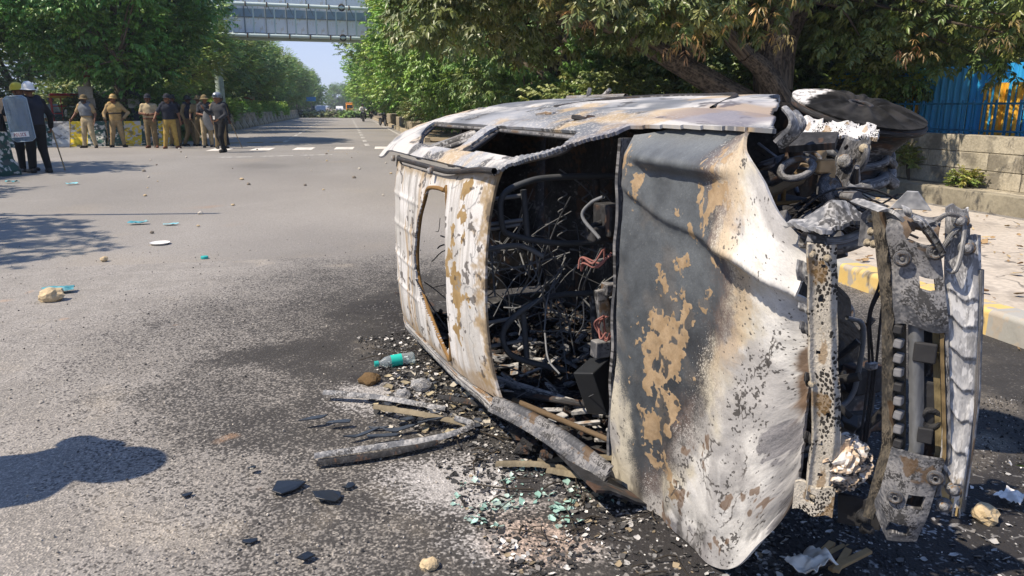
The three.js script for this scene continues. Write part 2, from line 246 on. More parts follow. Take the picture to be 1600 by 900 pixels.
// pavement on the right, with its kerb
{
  const pave = tex(1024, 1024, (u, v) => {
    const n = tf(u, v, 5, 6, 14), m = tf(u, v, 90, 3, 15), crack = sm(0.012, 0.0, Math.abs(tf(u, v, 4, 4, 17) - 0.5)) * sm(0.45, 0.6, tf(u, v, 3, 2, 18));
    let c = mix3([0.40, 0.345, 0.275], [0.52, 0.46, 0.38], n); c = c.map(q => q * (0.75 + 0.5 * m)); c = mix3(c, [0.08, 0.07, 0.06], crack * 0.8);
    const dk = sm(0.58, 0.72, tf(u, v, 7, 4, 19)); return [...mix3(c, [0.22, 0.19, 0.16], dk * 0.5), 0.5 * n + 0.3 * m - 0.3 * crack + 0.2];
  }, { bump: true });
  const m = std('#ffffff', 0.95, { map: pave, bumpMap: pave.bumpTex, bumpScale: 0.008 });
  const wob = (x, z) => 0.135 + 0.012 * (fb(x * 1.5, z * 1.5, 2, 8) - 0.5);
  structure('pavement', mg([grid(4.02, 7.35, 4, -29, 20, 120, wob, null, 0.4), box(3.33, 0.1, 33, 5.685, 0.05, -12.5)]), m);
  const kerb = tex(512, 256, (u, v) => {
    const n = fb(u * 9, v * 5, 5, 3), p = fb(u * 22, v * 12, 4, 6), band = u < 0.62;
    let c = band ? mix3([0.62, 0.42, 0.12], [0.66, 0.5, 0.22], n) : mix3([0.33, 0.33, 0.30], [0.42, 0.40, 0.36], n);
    c = mix3(c, [0.40, 0.355, 0.29], sm(0.52, 0.64, p)); return [...mix3(c, [0.15, 0.13, 0.1], sm(0.6, 0.75, n)), n];
  }, { bump: true });
  const km = std('#ffffff', 0.92, { map: kerb, bumpMap: kerb.bumpTex, bumpScale: 0.01 });
  const kg = (() => { const g = new RoundedBoxGeometry(0.22, 0.3, 1.16, 3, 0.035); const p = g.attributes.position, uv = g.attributes.uv; for (let i = 0; i < p.count; i++) { uv.setXY(i, p.getZ(i) / 1.16 + 0.5, p.getY(i) + 0.5 + p.getX(i)); } return g; })();
  for (let k = 0; k < 24; k++) {
    const o = mesh('kerb_stone', kg, km, null); o.position.set(3.91 + rr(-0.012, 0.012), 0.005 + rr(-0.012, 0.01), 0.9 - k * 1.18); o.rotation.set(rr(-0.01, 0.01), rr(-0.012, 0.012) + (k % 2 ? Math.PI : 0), rr(-0.01, 0.01)); o.userData.kind = 'structure';
  }
  // kerb of the far carriageway side
  const k2 = box(0.22, 0.22, 2.9); const k2m = dirty('#b7aa92', 0.95);
  for (let k = 0; k < 36; k++) { const o = mesh('kerb_stone', k2, k2m, null); o.position.set(3.1, 0.08, -31.5 - k * 3); o.userData.kind = 'structure'; }
}
// painted markings
{
  const paint = tex(256, 256, (u, v) => { const n = tf(u, v, 12, 5, 2), k = sm(0.36, 0.62, n); const c = mix3([0.62, 0.60, 0.56], [0.33, 0.315, 0.295], k); return [...c, n]; });
  const m = std('#ffffff', 0.85, { map: paint });
  const pm = dirty('#e6e2dc', 0.9);
  const dash = (x, z, w, l, mm = m, name = 'lane_marking') => { const g = new THREE.PlaneGeometry(w, l, 1, 1).rotateX(-Math.PI / 2); const o = mesh(name, boxUV(g, 1.3), mm, null); o.position.set(x, 0.005, z); o.userData.kind = 'structure'; return o; };
  for (let k = 0; k < 26; k++) { dash(0.7, -28.6 - k * 3.4, 0.16, 1.7); dash(-2.45, -32.2 - k * 3.4, 0.16, 1.7); }
  for (let k = 0; k < 5; k++) { const o = dash(-4.1 + k * 1.33, -26.4, 0.62, 1.5, pm, 'crossing_bar'); o.rotation.y = -0.05; }
  for (let k = 0; k < 3; k++) dash(-3.1 + k * 1.1, -22.3 - k * 0.25, 0.9, 0.2, m, 'worn_marking').rotation.y = 0.1 * k;
  for (let k = 0; k < 5; k++) dash(2.6, -30.5 - k * 10, 0.14, 9.9, m, 'edge_line');
  const yl = std('#c9a544', 0.9, { map: paint });
  for (let k = 0; k < 3; k++) dash(-4.4 + k * 0.85, -31.2 - k * 0.15, 0.6, 0.6, yl, 'yellow_marking');
}
// ---------- the burnt car, lying on its right side ----------
// f: metres towards the car's front, u: towards its roof, y: height above the road
const CF = -3, CU = -1.6;
const P = (f, u, y) => V(f - CF, y, u - CU);
const carAt = XD(F2[0] * CF + U2[0] * CU, F2[1] * CF + U2[1] * CU), carF = XD(F2[0], F2[1]);
const car = thing('burnt_car', 'burnt out white car tipped onto its side on the scorched road', 'car', carAt, Math.atan2(-carF.z, carF.x));
const su = (g, a, b) => { const t = g.attributes.uv; for (let i = 0; i < t.count; i++) t.setXY(i, t.getX(i) * a, t.getY(i) * b); return g; };
// burnt metal: bare grey steel, white ash, soot, rust
const ashTex = tex(768, 768, (u, v) => {
  const a = tf(u, v, 4, 6, 101), b = tf(u, v, 11, 5, 102), c = tf(u, v, 60, 3, 103), sp = tf(u, v, 128, 2, 104);
  let k = mix3([0.10, 0.105, 0.115], [0.27, 0.275, 0.285], sm(0.3, 0.7, a * 0.6 + c * 0.4));
  k = mix3(k, [0.50, 0.485, 0.46], sm(0.45, 0.66, a * 0.5 + b * 0.35 + c * 0.25) * 0.85); 
  k = mix3(k, [0.03, 0.029, 0.028], sm(0.54, 0.66, b * 0.7 + sp * 0.3) * 0.9); k = mix3(k, [0.22, 0.13, 0.055], sm(0.63, 0.7, tf(u, v, 7, 5, 105)) * 0.8);
  return [...k, 0.4 + 0.4 * b + 0.2 * c];
}, { bump: true });
const sootTex = tex(512, 512, (u, v) => {
  const a = tf(u, v, 5, 6, 111), b = tf(u, v, 60, 3, 112);
  let k = mix3([0.010, 0.010, 0.011], [0.045, 0.045, 0.048], sm(0.3, 0.7, a * 0.6 + b * 0.4));
  k = mix3(k, [0.22, 0.215, 0.21], sm(0.60, 0.72, a * 0.55 + b * 0.45) * 0.7); k = mix3(k, [0.12, 0.06, 0.03], sm(0.62, 0.7, tf(u, v, 9, 5, 113)) * 0.5);
  return [...k, a * 0.6 + b * 0.4];
}, { bump: true });
const whiteTex = tex(768, 768, (u, v) => { // white ash eaten by round black spots
  const a = tf(u, v, 5, 5, 121), c = tf(u, v, 70, 3, 122); let k = mix3([0.42, 0.41, 0.39], [0.74, 0.72, 0.69], sm(0.3, 0.65, a * 0.6 + c * 0.4));
  const x = u * 34, y = v * 34; let d = 9, r = 0; for (let q = -1; q <= 1; q++) for (let p = -1; p <= 1; p++) { const I = (Math.floor(x) + p + 34) % 34, J = (Math.floor(y) + q + 34) % 34; const e = Math.hypot(Math.floor(x) + p + h2(I, J, 1) - x, Math.floor(y) + q + h2(I, J, 2) - y) / (0.2 + 0.45 * h2(I, J, 3)); if (e < d) { d = e; r = h2(I, J, 4); } }
  const z = tf(u, v, 6, 4, 123); if (r < sm(0.42, 0.66, z)) k = mix3(k, [0.04, 0.038, 0.035], sm(1, 0.8, d)); k = mix3(k, [0.30, 0.19, 0.08], sm(0.6, 0.7, tf(u, v, 6, 5, 124)) * 0.7);
  return [...k, 0.5 + 0.3 * a + 0.2 * c - 0.2 * sm(1, 0.8, d)];
}, { bump: true });
const ash = std('#ffffff', 0.8, { map: ashTex, bumpMap: ashTex.bumpTex, bumpScale: 0.004 });
const darkAsh = std('#bcbcbf', 0.75, { map: ashTex, bumpMap: ashTex.bumpTex, bumpScale: 0.004 });
const soot = std('#ffffff', 0.85, { map: sootTex, bumpMap: sootTex.bumpTex, bumpScale: 0.004 });
const spotted = std('#ffffff', 0.85, { map: whiteTex, bumpMap: whiteTex.bumpTex, bumpScale: 0.003 });
const iron = dirty('#2b2b2d', 0.7);
const steel = std('#74777b', 0.6, { map: grime, bumpMap: grime.bumpTex, bumpScale: 0.002 });
const tubeM = std('#474b50', 0.75, { map: grime });
const rust = dirty('#8a6a3c', 0.9), boltM = dirty('#c9bda6', 0.8);

// hood: p runs from the cowl to the front edge, q from the road upwards
const lerpT = (t, y) => { let i = 0; while (i + 2 < t.length && y > t[i + 1][0]) i++; return mix(t[i][1], t[i + 1][1], clamp((y - t[i][0]) / (t[i + 1][0] - t[i][0]))); };
const hoodTex = tex(1024, 1536, (p, q) => {
  const w1 = fb(p * 5, q * 8, 5, 201) - 0.5, w2 = fb(p * 17 + 3, q * 26, 4, 202) - 0.5, w3 = fb(p * 60, q * 90, 3, 207) - 0.5, gr = vn(p * 330, q * 520, 6);
  let c = mix3([0.030, 0.035, 0.041], [0.105, 0.118, 0.130], sm(0.28, 0.72, fb(p * 3.5, q * 2.6 + 5, 5, 203) * 0.75 + fb(p * 15, q * 18, 4, 206) * 0.25));
  c = mix3(c, [0.022, 0.024, 0.03], sm(0.5, 0.75, fb(p * 4 + 7, q * 3.2, 5, 204) + 0.4 * (p - 0.4)) * 0.85); c = mix3(c, [0.16, 0.14, 0.12], sm(0.55, 0.75, fb(p * 6 + 2, q * 9, 5, 217)) * 0.35);
  c = mix3(c, [0.15, 0.165, 0.175], sm(0.92, 0.97, q + w2 * 0.05) * 0.7);
  c = c.map(v => v * (0.86 + 0.28 * gr)); c = mix3(c, [0.3, 0.3, 0.29], (gr > 0.93 ? 0.5 : 0) * sm(0.4, 0.7, fb(p * 9, q * 12, 3, 209)));
  const edge = lerpT([[0, 0.22], [0.12, 0.34], [0.22, 0.43], [0.31, 0.52], [0.42, 0.60], [0.52, 0.66], [0.62, 0.73], [0.74, 0.74], [0.88, 0.68], [1, 0.66]], q);
  const e = p - edge - w1 * 0.20 - w2 * 0.09 - w3 * 0.05;
  // scorched brown soot, grain by grain denser towards the bare side
  const hz = sm(-0.20, -0.02, e), keepG = gr < hz * 0.95 ? 1 : 0.35; c = mix3(c, mix3([0.035, 0.03, 0.03], [0.13, 0.09, 0.075], sm(0.35, 0.65, fb(p * 12, q * 9, 3, 211))), hz * keepG * 0.85);
  c = mix3(c, [0.58, 0.56, 0.52], (gr > 1.06 - 0.32 * hz ? 0.85 : 0) * sm(0.42, 0.6, fb(p * 8 + 2, q * 8, 4, 212)));
  const wh = clamp(sm(-0.10, 0.08, e + (gr - 0.5) * 0.07)), dirt = fb(p * 7, q * 9, 5, 213);
  let white = mix3([0.50, 0.46, 0.37], [0.61, 0.60, 0.575], sm(0.04, 0.2, e + w2 * 0.3)); white = mix3(white, [0.33, 0.32, 0.315], sm(0.46, 0.66, dirt + 0.06 * sm(0.5, 0.2, q)) * 0.8); white = mix3(white, [0.22, 0.21, 0.21], sm(0.55, 0.7, fb(p * 9 + 5, q * 4, 5, 216)) * sm(0.4, 0.2, q) * 0.7); white = white.map(v => v * (0.9 + 0.2 * gr));
  c = mix3(c, white, wh);
  c = mix3(c, [0.47, 0.34, 0.20], sm(-0.02, 0.03, e + w2 * 0.1) * sm(0.12, 0.05, e + w2 * 0.12) * sm(0.40, 0.56, q) * 0.65 * (0.6 + 0.4 * gr));
  const lc = sm(0.10, -0.03, p - lerpT([[0, 0.16], [0.1, 0.13], [0.22, 0.07], [0.33, 0.0], [0.4, -0.1], [1, -0.2]], q) + w1 * 0.25 + w2 * 0.14 + (gr - 0.5) * 0.08); c = mix3(c, white, lc * 0.95);
  // burnt islands in the ash
  const isl = sm(0.63, 0.67, fb(p * 5 + 20, q * 6, 5, 214) + 0.10 * sm(0.45, 0.2, q) * sm(0.3, 0.5, p) - 0.06 + w3 * 0.12); c = mix3(c, mix3([0.06, 0.062, 0.08], [0.26, 0.25, 0.255], gr * 0.7 + 0.3 * dirt), isl * sm(0.5, 0.36, q) * 0.8);
  // tan undercoat where the paint flaked away
  const path = segDist(p, q, [[0.42, 0.72], [0.38, 0.665], [0.47, 0.60], [0.42, 0.53], [0.39, 0.475]]) - 0.028, patb = segDist(p, q, [[0.39, 0.475], [0.22, 0.44], [0.27, 0.375], [0.34, 0.335], [0.28, 0.27]]) - 0.045;
  const path2 = (segDist(p, q, [[0.60, 0.90], [0.55, 0.82], [0.57, 0.745]]) - 0.026), spots = Math.min(Math.hypot(p - 0.11, q - 0.885) / 1.2, Math.hypot(p - 0.05, q - 0.94), Math.hypot(p - 0.27, q - 0.535), Math.hypot(p - 0.55, q - 0.62) * 0.9, Math.hypot(p - 0.49, q - 0.865) * 1.4) - 0.026;
  let t = sm(0.004, -0.003, Math.min(path, patb) - w2 * 0.30 - w1 * 0.22 - w3 * 0.10); t = Math.max(t, sm(0.004, -0.003, path2 - w2 * 0.2 - w3 * 0.08), sm(0.004, -0.003, spots - w2 * 0.14 - w3 * 0.05), sm(0.004, -0.003, segDist(p, q, [[0.17, 0.175], [0.30, 0.145], [0.44, 0.12]]) - 0.002 - w2 * 0.13));
  t *= 1 - sm(0.60, 0.66, fb(p * 26, q * 34, 3, 215)) * 0.9;
  c = mix3(c, mix3([0.25, 0.17, 0.09], [0.40, 0.295, 0.185], fb(p * 40, q * 50, 3, 9)).map(v => v * (0.9 + 0.2 * gr)), t);
  // fine dark lines where the burning stopped, broken up; specks along them
  for (const l of [[[0.92, 0.72], [0.88, 0.60], [0.80, 0.48], [0.78, 0.36], [0.82, 0.27], [0.74, 0.14], [0.55, 0.02]], [[0.72, 0.35], [0.60, 0.34], [0.66, 0.29], [0.60, 0.24], [0.72, 0.18]], [[0.47, 0.30], [0.44, 0.22], [0.49, 0.15], [0.40, 0.07]]]) { const d = segDist(p, q, l) + w2 * 0.05 + w3 * 0.02; c = mix3(c, [0.06, 0.052, 0.047], sm(0.0045, 0.001, Math.abs(d - 0.012)) * sm(0.35, 0.55, fb(p * 16, q * 16, 2, 222)) * 0.9); }
  const near = Math.min(segDist(p, q, [[0.88, 0.58], [0.84, 0.44], [0.86, 0.34]]), segDist(p, q, [[0.78, 0.52], [0.76, 0.30], [0.70, 0.10]]), segDist(p, q, [[0.50, 0.30], [0.47, 0.12]]), segDist(p, q, [[0.8, 0.10], [0.62, 0.02]])), sp = fb(p * 95 + q * 27, q * 130 - p * 21, 3, 231);
  c = mix3(c, [0.05, 0.045, 0.042], sm(0.63, 0.69, sp * (0.70 + 0.30 * vn(p * 20, q * 14, 232)) + 0.15 * sm(0.06, 0.0, near)) * clamp(wh + lc) * 0.9);
  c = mix3(c, [0.12, 0.065, 0.028], sm(0.03, 0.006, Math.abs(p - 0.985 + w2 * 0.05)) * sm(0.34, 0.4, q) * sm(0.70, 0.62, q) * 0.9);
  c = mix3(c, [0.15, 0.09, 0.05], sm(0.68, 0.72, fb(p * 16, q * 16, 4, 234)) * wh * sm(0.4, 0.3, q) * 0.8);
  c = mix3(c, [0.04, 0.036, 0.034], sm(0.55, 0.68, fb(p * 10, q * 9, 4, 235)) * sm(0.16, 0.0, q) * 0.8);
  return [...c, 0.45 + w2 * 0.5 + w3 * 0.4 + t * 0.15 - isl * 0.1];
}, { wrap: false, bump: true });
const hoodM = std('#ffffff', 0.62, { map: hoodTex, bumpMap: hoodTex.bumpTex, bumpScale: 0.003 });
{
  const L = 0.845, fn = (p, q) => {
    const y0 = (p < 0.66 ? 0.008 + 0.05 * sm(0.10, 0, p) : 0.008 + 0.36 * ((p - 0.66) / 0.34) ** 2.2), y1 = (1.275 + 0.03 * sm(0, 0.25, p)) - (p < 0.56 ? 0 : 0.285 * ((p - 0.56) / 0.44) ** 1.5);
    const y = mix(y0, y1, q);
    let u = -1.298 - 0.022 * p - 0.012 * Math.sin(p * 3) - 0.05 * sm(0.86, 1.0, p) ** 2;
    u += 0.02 * Math.sin(Math.PI * clamp(q)) * (1 - p) + 0.022 * (fb(p * 3, q * 5, 3, 241) - 0.5);
    const cr = 1.115 - 0.20 * p - 0.02 * Math.sin(p * 6); // the long buckle
    const d = y - cr; u += (0.020 + 0.05 * sm(0.45, 0.75, p)) * (d > 0 ? Math.exp(-d / 0.13) : Math.exp(d / 0.016)) * sm(0, 0.12, p + 0.06);
    const top = 1.215 - 0.02 * p; u += 0.038 * Math.exp(-(((y - top) / (y > top ? 0.05 : 0.022)) ** 2)) * sm(0.02, 0.2, p) * sm(0.72, 0.5, p); if (y > top) u -= (y - top) * 1.15 * sm(0.02, 0.3, p + 0.15) * sm(0.75, 0.5, p);
    u += 0.012 * Math.exp(-(((p - 0.66 - 0.06 * q) / 0.06) ** 2)) * sm(0.95, 0.7, q); // pressed ridge
    u -= 0.018 * Math.exp(-(((p - 0.33) / 0.05) ** 2)) * sm(0.35, 0.15, q);
    u += 0.011 * (fb(p * 7, q * 9, 3, 243) - 0.5) + 0.006 * (fb(p * 18, q * 22, 2, 244) - 0.5); return P(-2.225 + L * p + 0.03 * sm(0.1, 0.55, q) * (1 - p) - 0.012 * sm(0.8, 1, q), u, y);
  };
  mesh('hood', sheet(fn, 120, 190, 0.01, null, true), hoodM, car);
}
// roof
const roofTex = tex(1280, 1024, (a, b) => {
  const w1 = fb(a * 6, b * 4, 5, 301) - 0.5, w2 = fb(a * 24, b * 16, 4, 302) - 0.5, w3 = fb(a * 90, b * 50, 3, 309) - 0.5, gr = vn(a * 500, b * 300, 6);
  const str = fb(a * 46 + w1 * 2, b * 2.2, 5, 303), str2 = fb(a * 90 + w1 * 3, b * 3.5, 4, 308);
  let c = mix3([0.48, 0.47, 0.45], [0.66, 0.65, 0.64], sm(0.3, 0.62, fb(a * 9, b * 5, 5, 304)));
  const rear = sm(0.62, 0.4, a); c = mix3(c, [0.27, 0.26, 0.25], sm(0.55, 0.70, str) * (0.35 + 0.65 * rear) * 0.85); c = mix3(c, [0.38, 0.36, 0.34], sm(0.54, 0.68, str2) * 0.6);
  c = mix3(c, [0.38, 0.27, 0.15], sm(0.60, 0.68, fb(a * 40 + 5 + w1 * 2, b * 2.0, 4, 305)) * (0.3 + 0.7 * rear) * 0.8);
  const pt = segDist(a, b, [[0.86, 0.80], [0.82, 0.70], [0.79, 0.60], [0.84, 0.46], [0.84, 0.30], [0.80, 0.20]]), pt2 = segDist(a, b, [[0.86, 0.93], [0.84, 0.90]]), pt3 = segDist(a, b, [[0.72, 0.30], [0.66, 0.18]]);
  c = mix3(c, mix3([0.22, 0.14, 0.05], [0.40, 0.28, 0.13], fb(a * 40, b * 30, 3, 8)), sm(0.004, -0.003, Math.min(pt - 0.022, pt2 - 0.01, pt3 - 0.008) - w2 * 0.20 - w1 * 0.08 - w3 * 0.05));
  c = mix3(c, [0.22, 0.22, 0.225], sm(0.014, 0.002, Math.abs(w1 * 0.9 + w2 * 0.15 + a - 0.93)) * 0.75); c = mix3(c, [0.34, 0.24, 0.12], sm(0.055, 0.01, 1 - a + w2 * 0.14 + w3 * 0.05) * 0.85);
  c = mix3(c, [0.07, 0.06, 0.05], sm(0.02, 0.0, 1 - a + w2 * 0.08) * 0.7); c = mix3(c, [0.30, 0.21, 0.11], sm(0.07, 0.02, b + w2 * 0.12) * 0.7); c = mix3(c, [0.32, 0.24, 0.14], sm(0.06, 0.015, 1 - b + w2 * 0.1) * 0.7); c = mix3(c, [0.06, 0.05, 0.045], sm(0.685, 0.72, fb(a * 34, b * 24, 4, 307)) * 0.8);
  return [...c.map(v => v * (0.92 + 0.16 * gr)), 0.5 + w2 * 0.5 + w3 * 0.4 + 0.25 * (str - 0.5)];
}, { wrap: false, bump: true });
const roofM = std('#ffffff', 0.7, { map: roofTex, bumpMap: roofTex.bumpTex, bumpScale: 0.003 });
const slot = [[-3.61, 0.93], [-3.54, 0.985], [-3.29, 1.0], [-3.23, 0.95], [-3.22, 0.27], [-3.30, 0.215], [-3.60, 0.35], [-3.77, 0.46], [-3.81, 0.60], [-3.73, 0.80]];
const roofAt = (a, b) => {
  const fF = mix(-2.66, -2.65, b) - 0.10 * Math.sin(Math.PI * b) ** 0.8, f = mix(-4.60, fF, a);
  const lo = 0.165 + 0.03 * sm(-3.2, -2.66, f) - 0.03 * sm(-3.0, -4, f) + 0.20 * sm(-4.2, -4.6, f) ** 2, hi = 1.06 + 0.085 * sm(-3.4, -2.65, f) - 0.10 * sm(-4.35, -4.6, f) ** 2;
  const y = mix(lo, hi, b), dome = 1 - (2 * b - 1) ** 4;
  let u = -0.985 + 0.03 * dome - 0.10 * sm(-4.1, -4.62, f) ** 1.6 - 0.03 * sm(-3.0, -2.65, f);
  for (const k of [0.22, 0.40, 0.60, 0.78]) u += 0.006 * Math.exp(-(((b - k - 0.05 * (1 - a)) / 0.012) ** 2)) * sm(0.50, 0.42, a) * sm(0.03, 0.1, a);
  u += 0.008 * (fb(a * 5, b * 4, 3, 311) - 0.5) - 0.012 * Math.exp(-(((f + 3.05 + 0.06 * Math.sin(b * 7)) / 0.05) ** 2)) * 0.5;
  return P(f, u, y);
};
mesh('roof', sheet(roofAt, 190, 110, 0.01, (a, b) => { const q = roofAt(a, b); return !inPoly(q.x + CF, q.y, slot); }, false), roofM, car);
{ // folded edge round the roof opening
  const ring = slot.map(([f, y]) => P(f, -0.972, y)); ring.push(ring[0].clone());
  mesh('opening_rim', tube(ring, 0.011, 90, 6), rust, car);
}
// the side that faces the sky: roof rail, window openings, doors, wing
const sideTex = tex(1536, 1024, (a, b) => {
  const w1 = fb(a * 8, b * 5, 5, 401) - 0.5, w2 = fb(a * 30, b * 20, 4, 402) - 0.5, g = vn(a * 420, b * 260, 6);
  let c = mix3([0.14, 0.15, 0.165], [0.30, 0.31, 0.33], sm(0.3, 0.7, fb(a * 7, b * 6, 5, 403)));
  c = mix3(c, [0.52, 0.505, 0.48], sm(0.47, 0.66, fb(a * 9 + 3, b * 7, 5, 404) + 0.12 * sm(0.34, 0.05, a) + 0.10 * sm(0.25, 0.1, b)) * 0.9);
  c = mix3(c, [0.16, 0.155, 0.16], sm(0.02, 0.0, Math.abs(w1 + 0.06)) * 0.7);
  c = mix3(c, [0.46, 0.33, 0.17], sm(0.56, 0.68, fb(a * 11 + 9, b * 6, 5, 405)) * 0.7);
  c = mix3(c, [0.05, 0.048, 0.047], sm(0.63, 0.70, fb(a * 22, b * 16, 4, 406)) * 0.85);
  c = mix3(c, [0.55, 0.52, 0.46], (g > 0.72 ? 1 : 0) * sm(0.4, 0.6, fb(a * 6, b * 4, 3, 407)) * 0.6);
  c = mix3(c, [0.14, 0.12, 0.15], sm(0.72, 0.86, a) * sm(0.62, 0.4, b) * sm(0.4, 0.6, fb(a * 8, b * 8, 3, 408)) * 0.6);
  return [...c, 0.5 + w2 * 0.7 + (g - 0.5) * 0.15];
}, { wrap: false, bump: true });
const sideM = std('#ffffff', 0.7, { map: sideTex, bumpMap: sideTex.bumpTex, bumpScale: 0.004 });
const sy = [[-0.985, 1.115], [-1.03, 1.155], [-1.10, 1.188], [-1.24, 1.262], [-1.33, 1.298], [-1.40, 1.318], [-1.55, 1.352], [-1.75, 1.385], [-2.0, 1.405], [-2.2, 1.40], [-2.36, 1.34]];
const sideY = u => { for (let i = 0; i + 1 < sy.length; i++) if (u >= sy[i + 1][0]) { const t = (sy[i][0] - u) / (sy[i][0] - sy[i + 1][0]); return mix(sy[i][1], sy[i + 1][1], sm(0, 1, t) * 0.35 + t * 0.65); } return 1.34; };
const windows = [[[-4.46, -1.275], [-4.30, -1.15], [-4.02, -1.062], [-3.36, -1.062], [-3.50, -1.275]], [[-3.27, -1.062], [-2.66, -1.07], [-2.44, -1.17], [-2.50, -1.265], [-3.36, -1.275]]];
const sidePt = (f, u) => { const c = sm(-4.3, -5.0, f); return P(f + 0.28 * c * sm(-1.2, -0.985, u), u, sideY(u) - 0.055 * c ** 1.6 - 0.035 * sm(-2.3, -1.6, f) * sm(-1.3, -1.5, u) + 0.006 * (fb(f * 4, u * 6, 3, 421) - 0.5) - 0.008 * Math.exp(-(((u + 1.62) / 0.02) ** 2))); };
{
  const f0 = -5.02, f1 = -1.61, u0 = -0.985, u1 = -2.36, at = (a, b) => [mix(f0, f1, a), mix(u0, u1, b)];
  const keep = (a, b) => {
    const [f, u] = at(a, b), lim = u > -1.33 ? mix(-2.66, -2.26, clamp((-0.985 - u) / 0.30)) : u > -1.40 ? mix(-2.26, -1.66, (-1.33 - u) / 0.07) : -1.62 + (u + 1.4) * 1.13 - 0.04 * fb(u * 14, 3, 2, 5);
    if (f > lim) return false;
    if (Math.hypot(f + 2.03, u + 2.12) < 0.31 && u < -1.8) return false;
    return !windows.some(w => inPoly(f + 0.015 * (fb(f * 9, u * 30, 2, 7) - 0.5), u, w));
  };
  mesh('side_panel', sheet((a, b) => sidePt(...at(a, b)), 310, 130, 0.012, keep, true), sideM, car);
  // inner lips of the window openings and the pillar behind them
  for (const w of windows) { const r = w.map(([f, u]) => sidePt(f, u).add(V(0, -0.012, 0))); r.push(r[0].clone()); mesh('window_lip', tube(r, 0.011, 60, 6, false), darkAsh, car); }
  for (const [a, b] of [[[-3.45, -1.05], [-3.62, -1.32]], [[-4.05, -1.05], [-3.72, -1.3]]]) { const p = sidePt(...a).add(V(0, -0.05, 0)), q = sidePt(...b).add(V(0, -0.05, 0)); mesh('door_pillar', mg([rod(p, q, 0.028, 0.03, 6), rod(p.clone().add(V(0.05, -0.01, 0)), q.clone().add(V(0.05, -0.01, 0)), 0.014, 0.014, 6)]), ash, car); }
  // rain gutter and seals between roof and rail
  const gut = []; for (let k = 0; k <= 10; k++) { const f = mix(-4.55, -2.62, k / 10); gut.push(P(f, -0.972 - 0.09 * sm(-4.1, -4.6, f), 1.088 + 0.05 * sm(-3.3, -2.62, f) - 0.075 * sm(-4.3, -4.6, f))); }
  mesh('roof_gutter', tube(gut, 0.013, 60, 6), soot, car);
  for (const [f, du] of [[-3.45, 0], [-4.40, -0.04]]) { const c = P(f, -0.955 + du, 1.075); mesh('hinge_cap', mg([moved(lathe([[0, 0.012], [0.014, 0.012], [0.018, 0], [0.018, -0.01]], 12), c.x, c.y, c.z, Math.PI / 2)]), ash, car); }
  // door handles, mirror foot and bits of trim on the sky side
  const bit = (f, u, l, n) => { const q = sidePt(f, u), parts = []; for (let i = 0; i < n; i++) parts.push(rbox(l * rr(0.3, 0.6), 0.018, 0.03 * rr(0.6, 1.4), 0.006, q.x + rr(-l, l) * 0.45, q.y + 0.008, q.z + rr(-0.03, 0.03), rr(-0.2, 0.2), rr(-0.6, 0.6), rr(-0.2, 0.2))); return parts; };
  mesh('door_handle', mg(bit(-4.35, -1.52, 0.12, 4)), ash, car); mesh('door_handle', mg(bit(-3.2, -1.46, 0.16, 5)), ash, car); mesh('mirror_foot', mg(bit(-2.75, -1.40, 0.12, 4)), soot, car);
  const rail = []; for (let k = 0; k <= 8; k++) { const q = sidePt(mix(-4.25, -3.55, k / 8), -2.06); rail.push(q.add(V(0, 0.02, 0))); } mesh('sill_strip', mg([tube(rail, 0.016, 30, 6), rod(rail[3].clone().add(V(0, 0, 0)), rail[3].clone().add(V(0.06, 0.045, 0.02)), 0.012), rod(rail[5].clone(), rail[5].clone().add(V(0.05, 0.04, -0.02)), 0.012)]), ash, car);
  const rail2 = []; for (let k = 0; k <= 8; k++) { const t = k / 8, q = sidePt(mix(-3.5, -2.2, t), -1.62 - 0.42 * Math.sin(t * Math.PI) ** 0.7); rail2.push(q.add(V(0, 0.012, 0))); }
  mesh('wing_seam', tube(rail2, 0.012, 50, 6), soot, car);
}
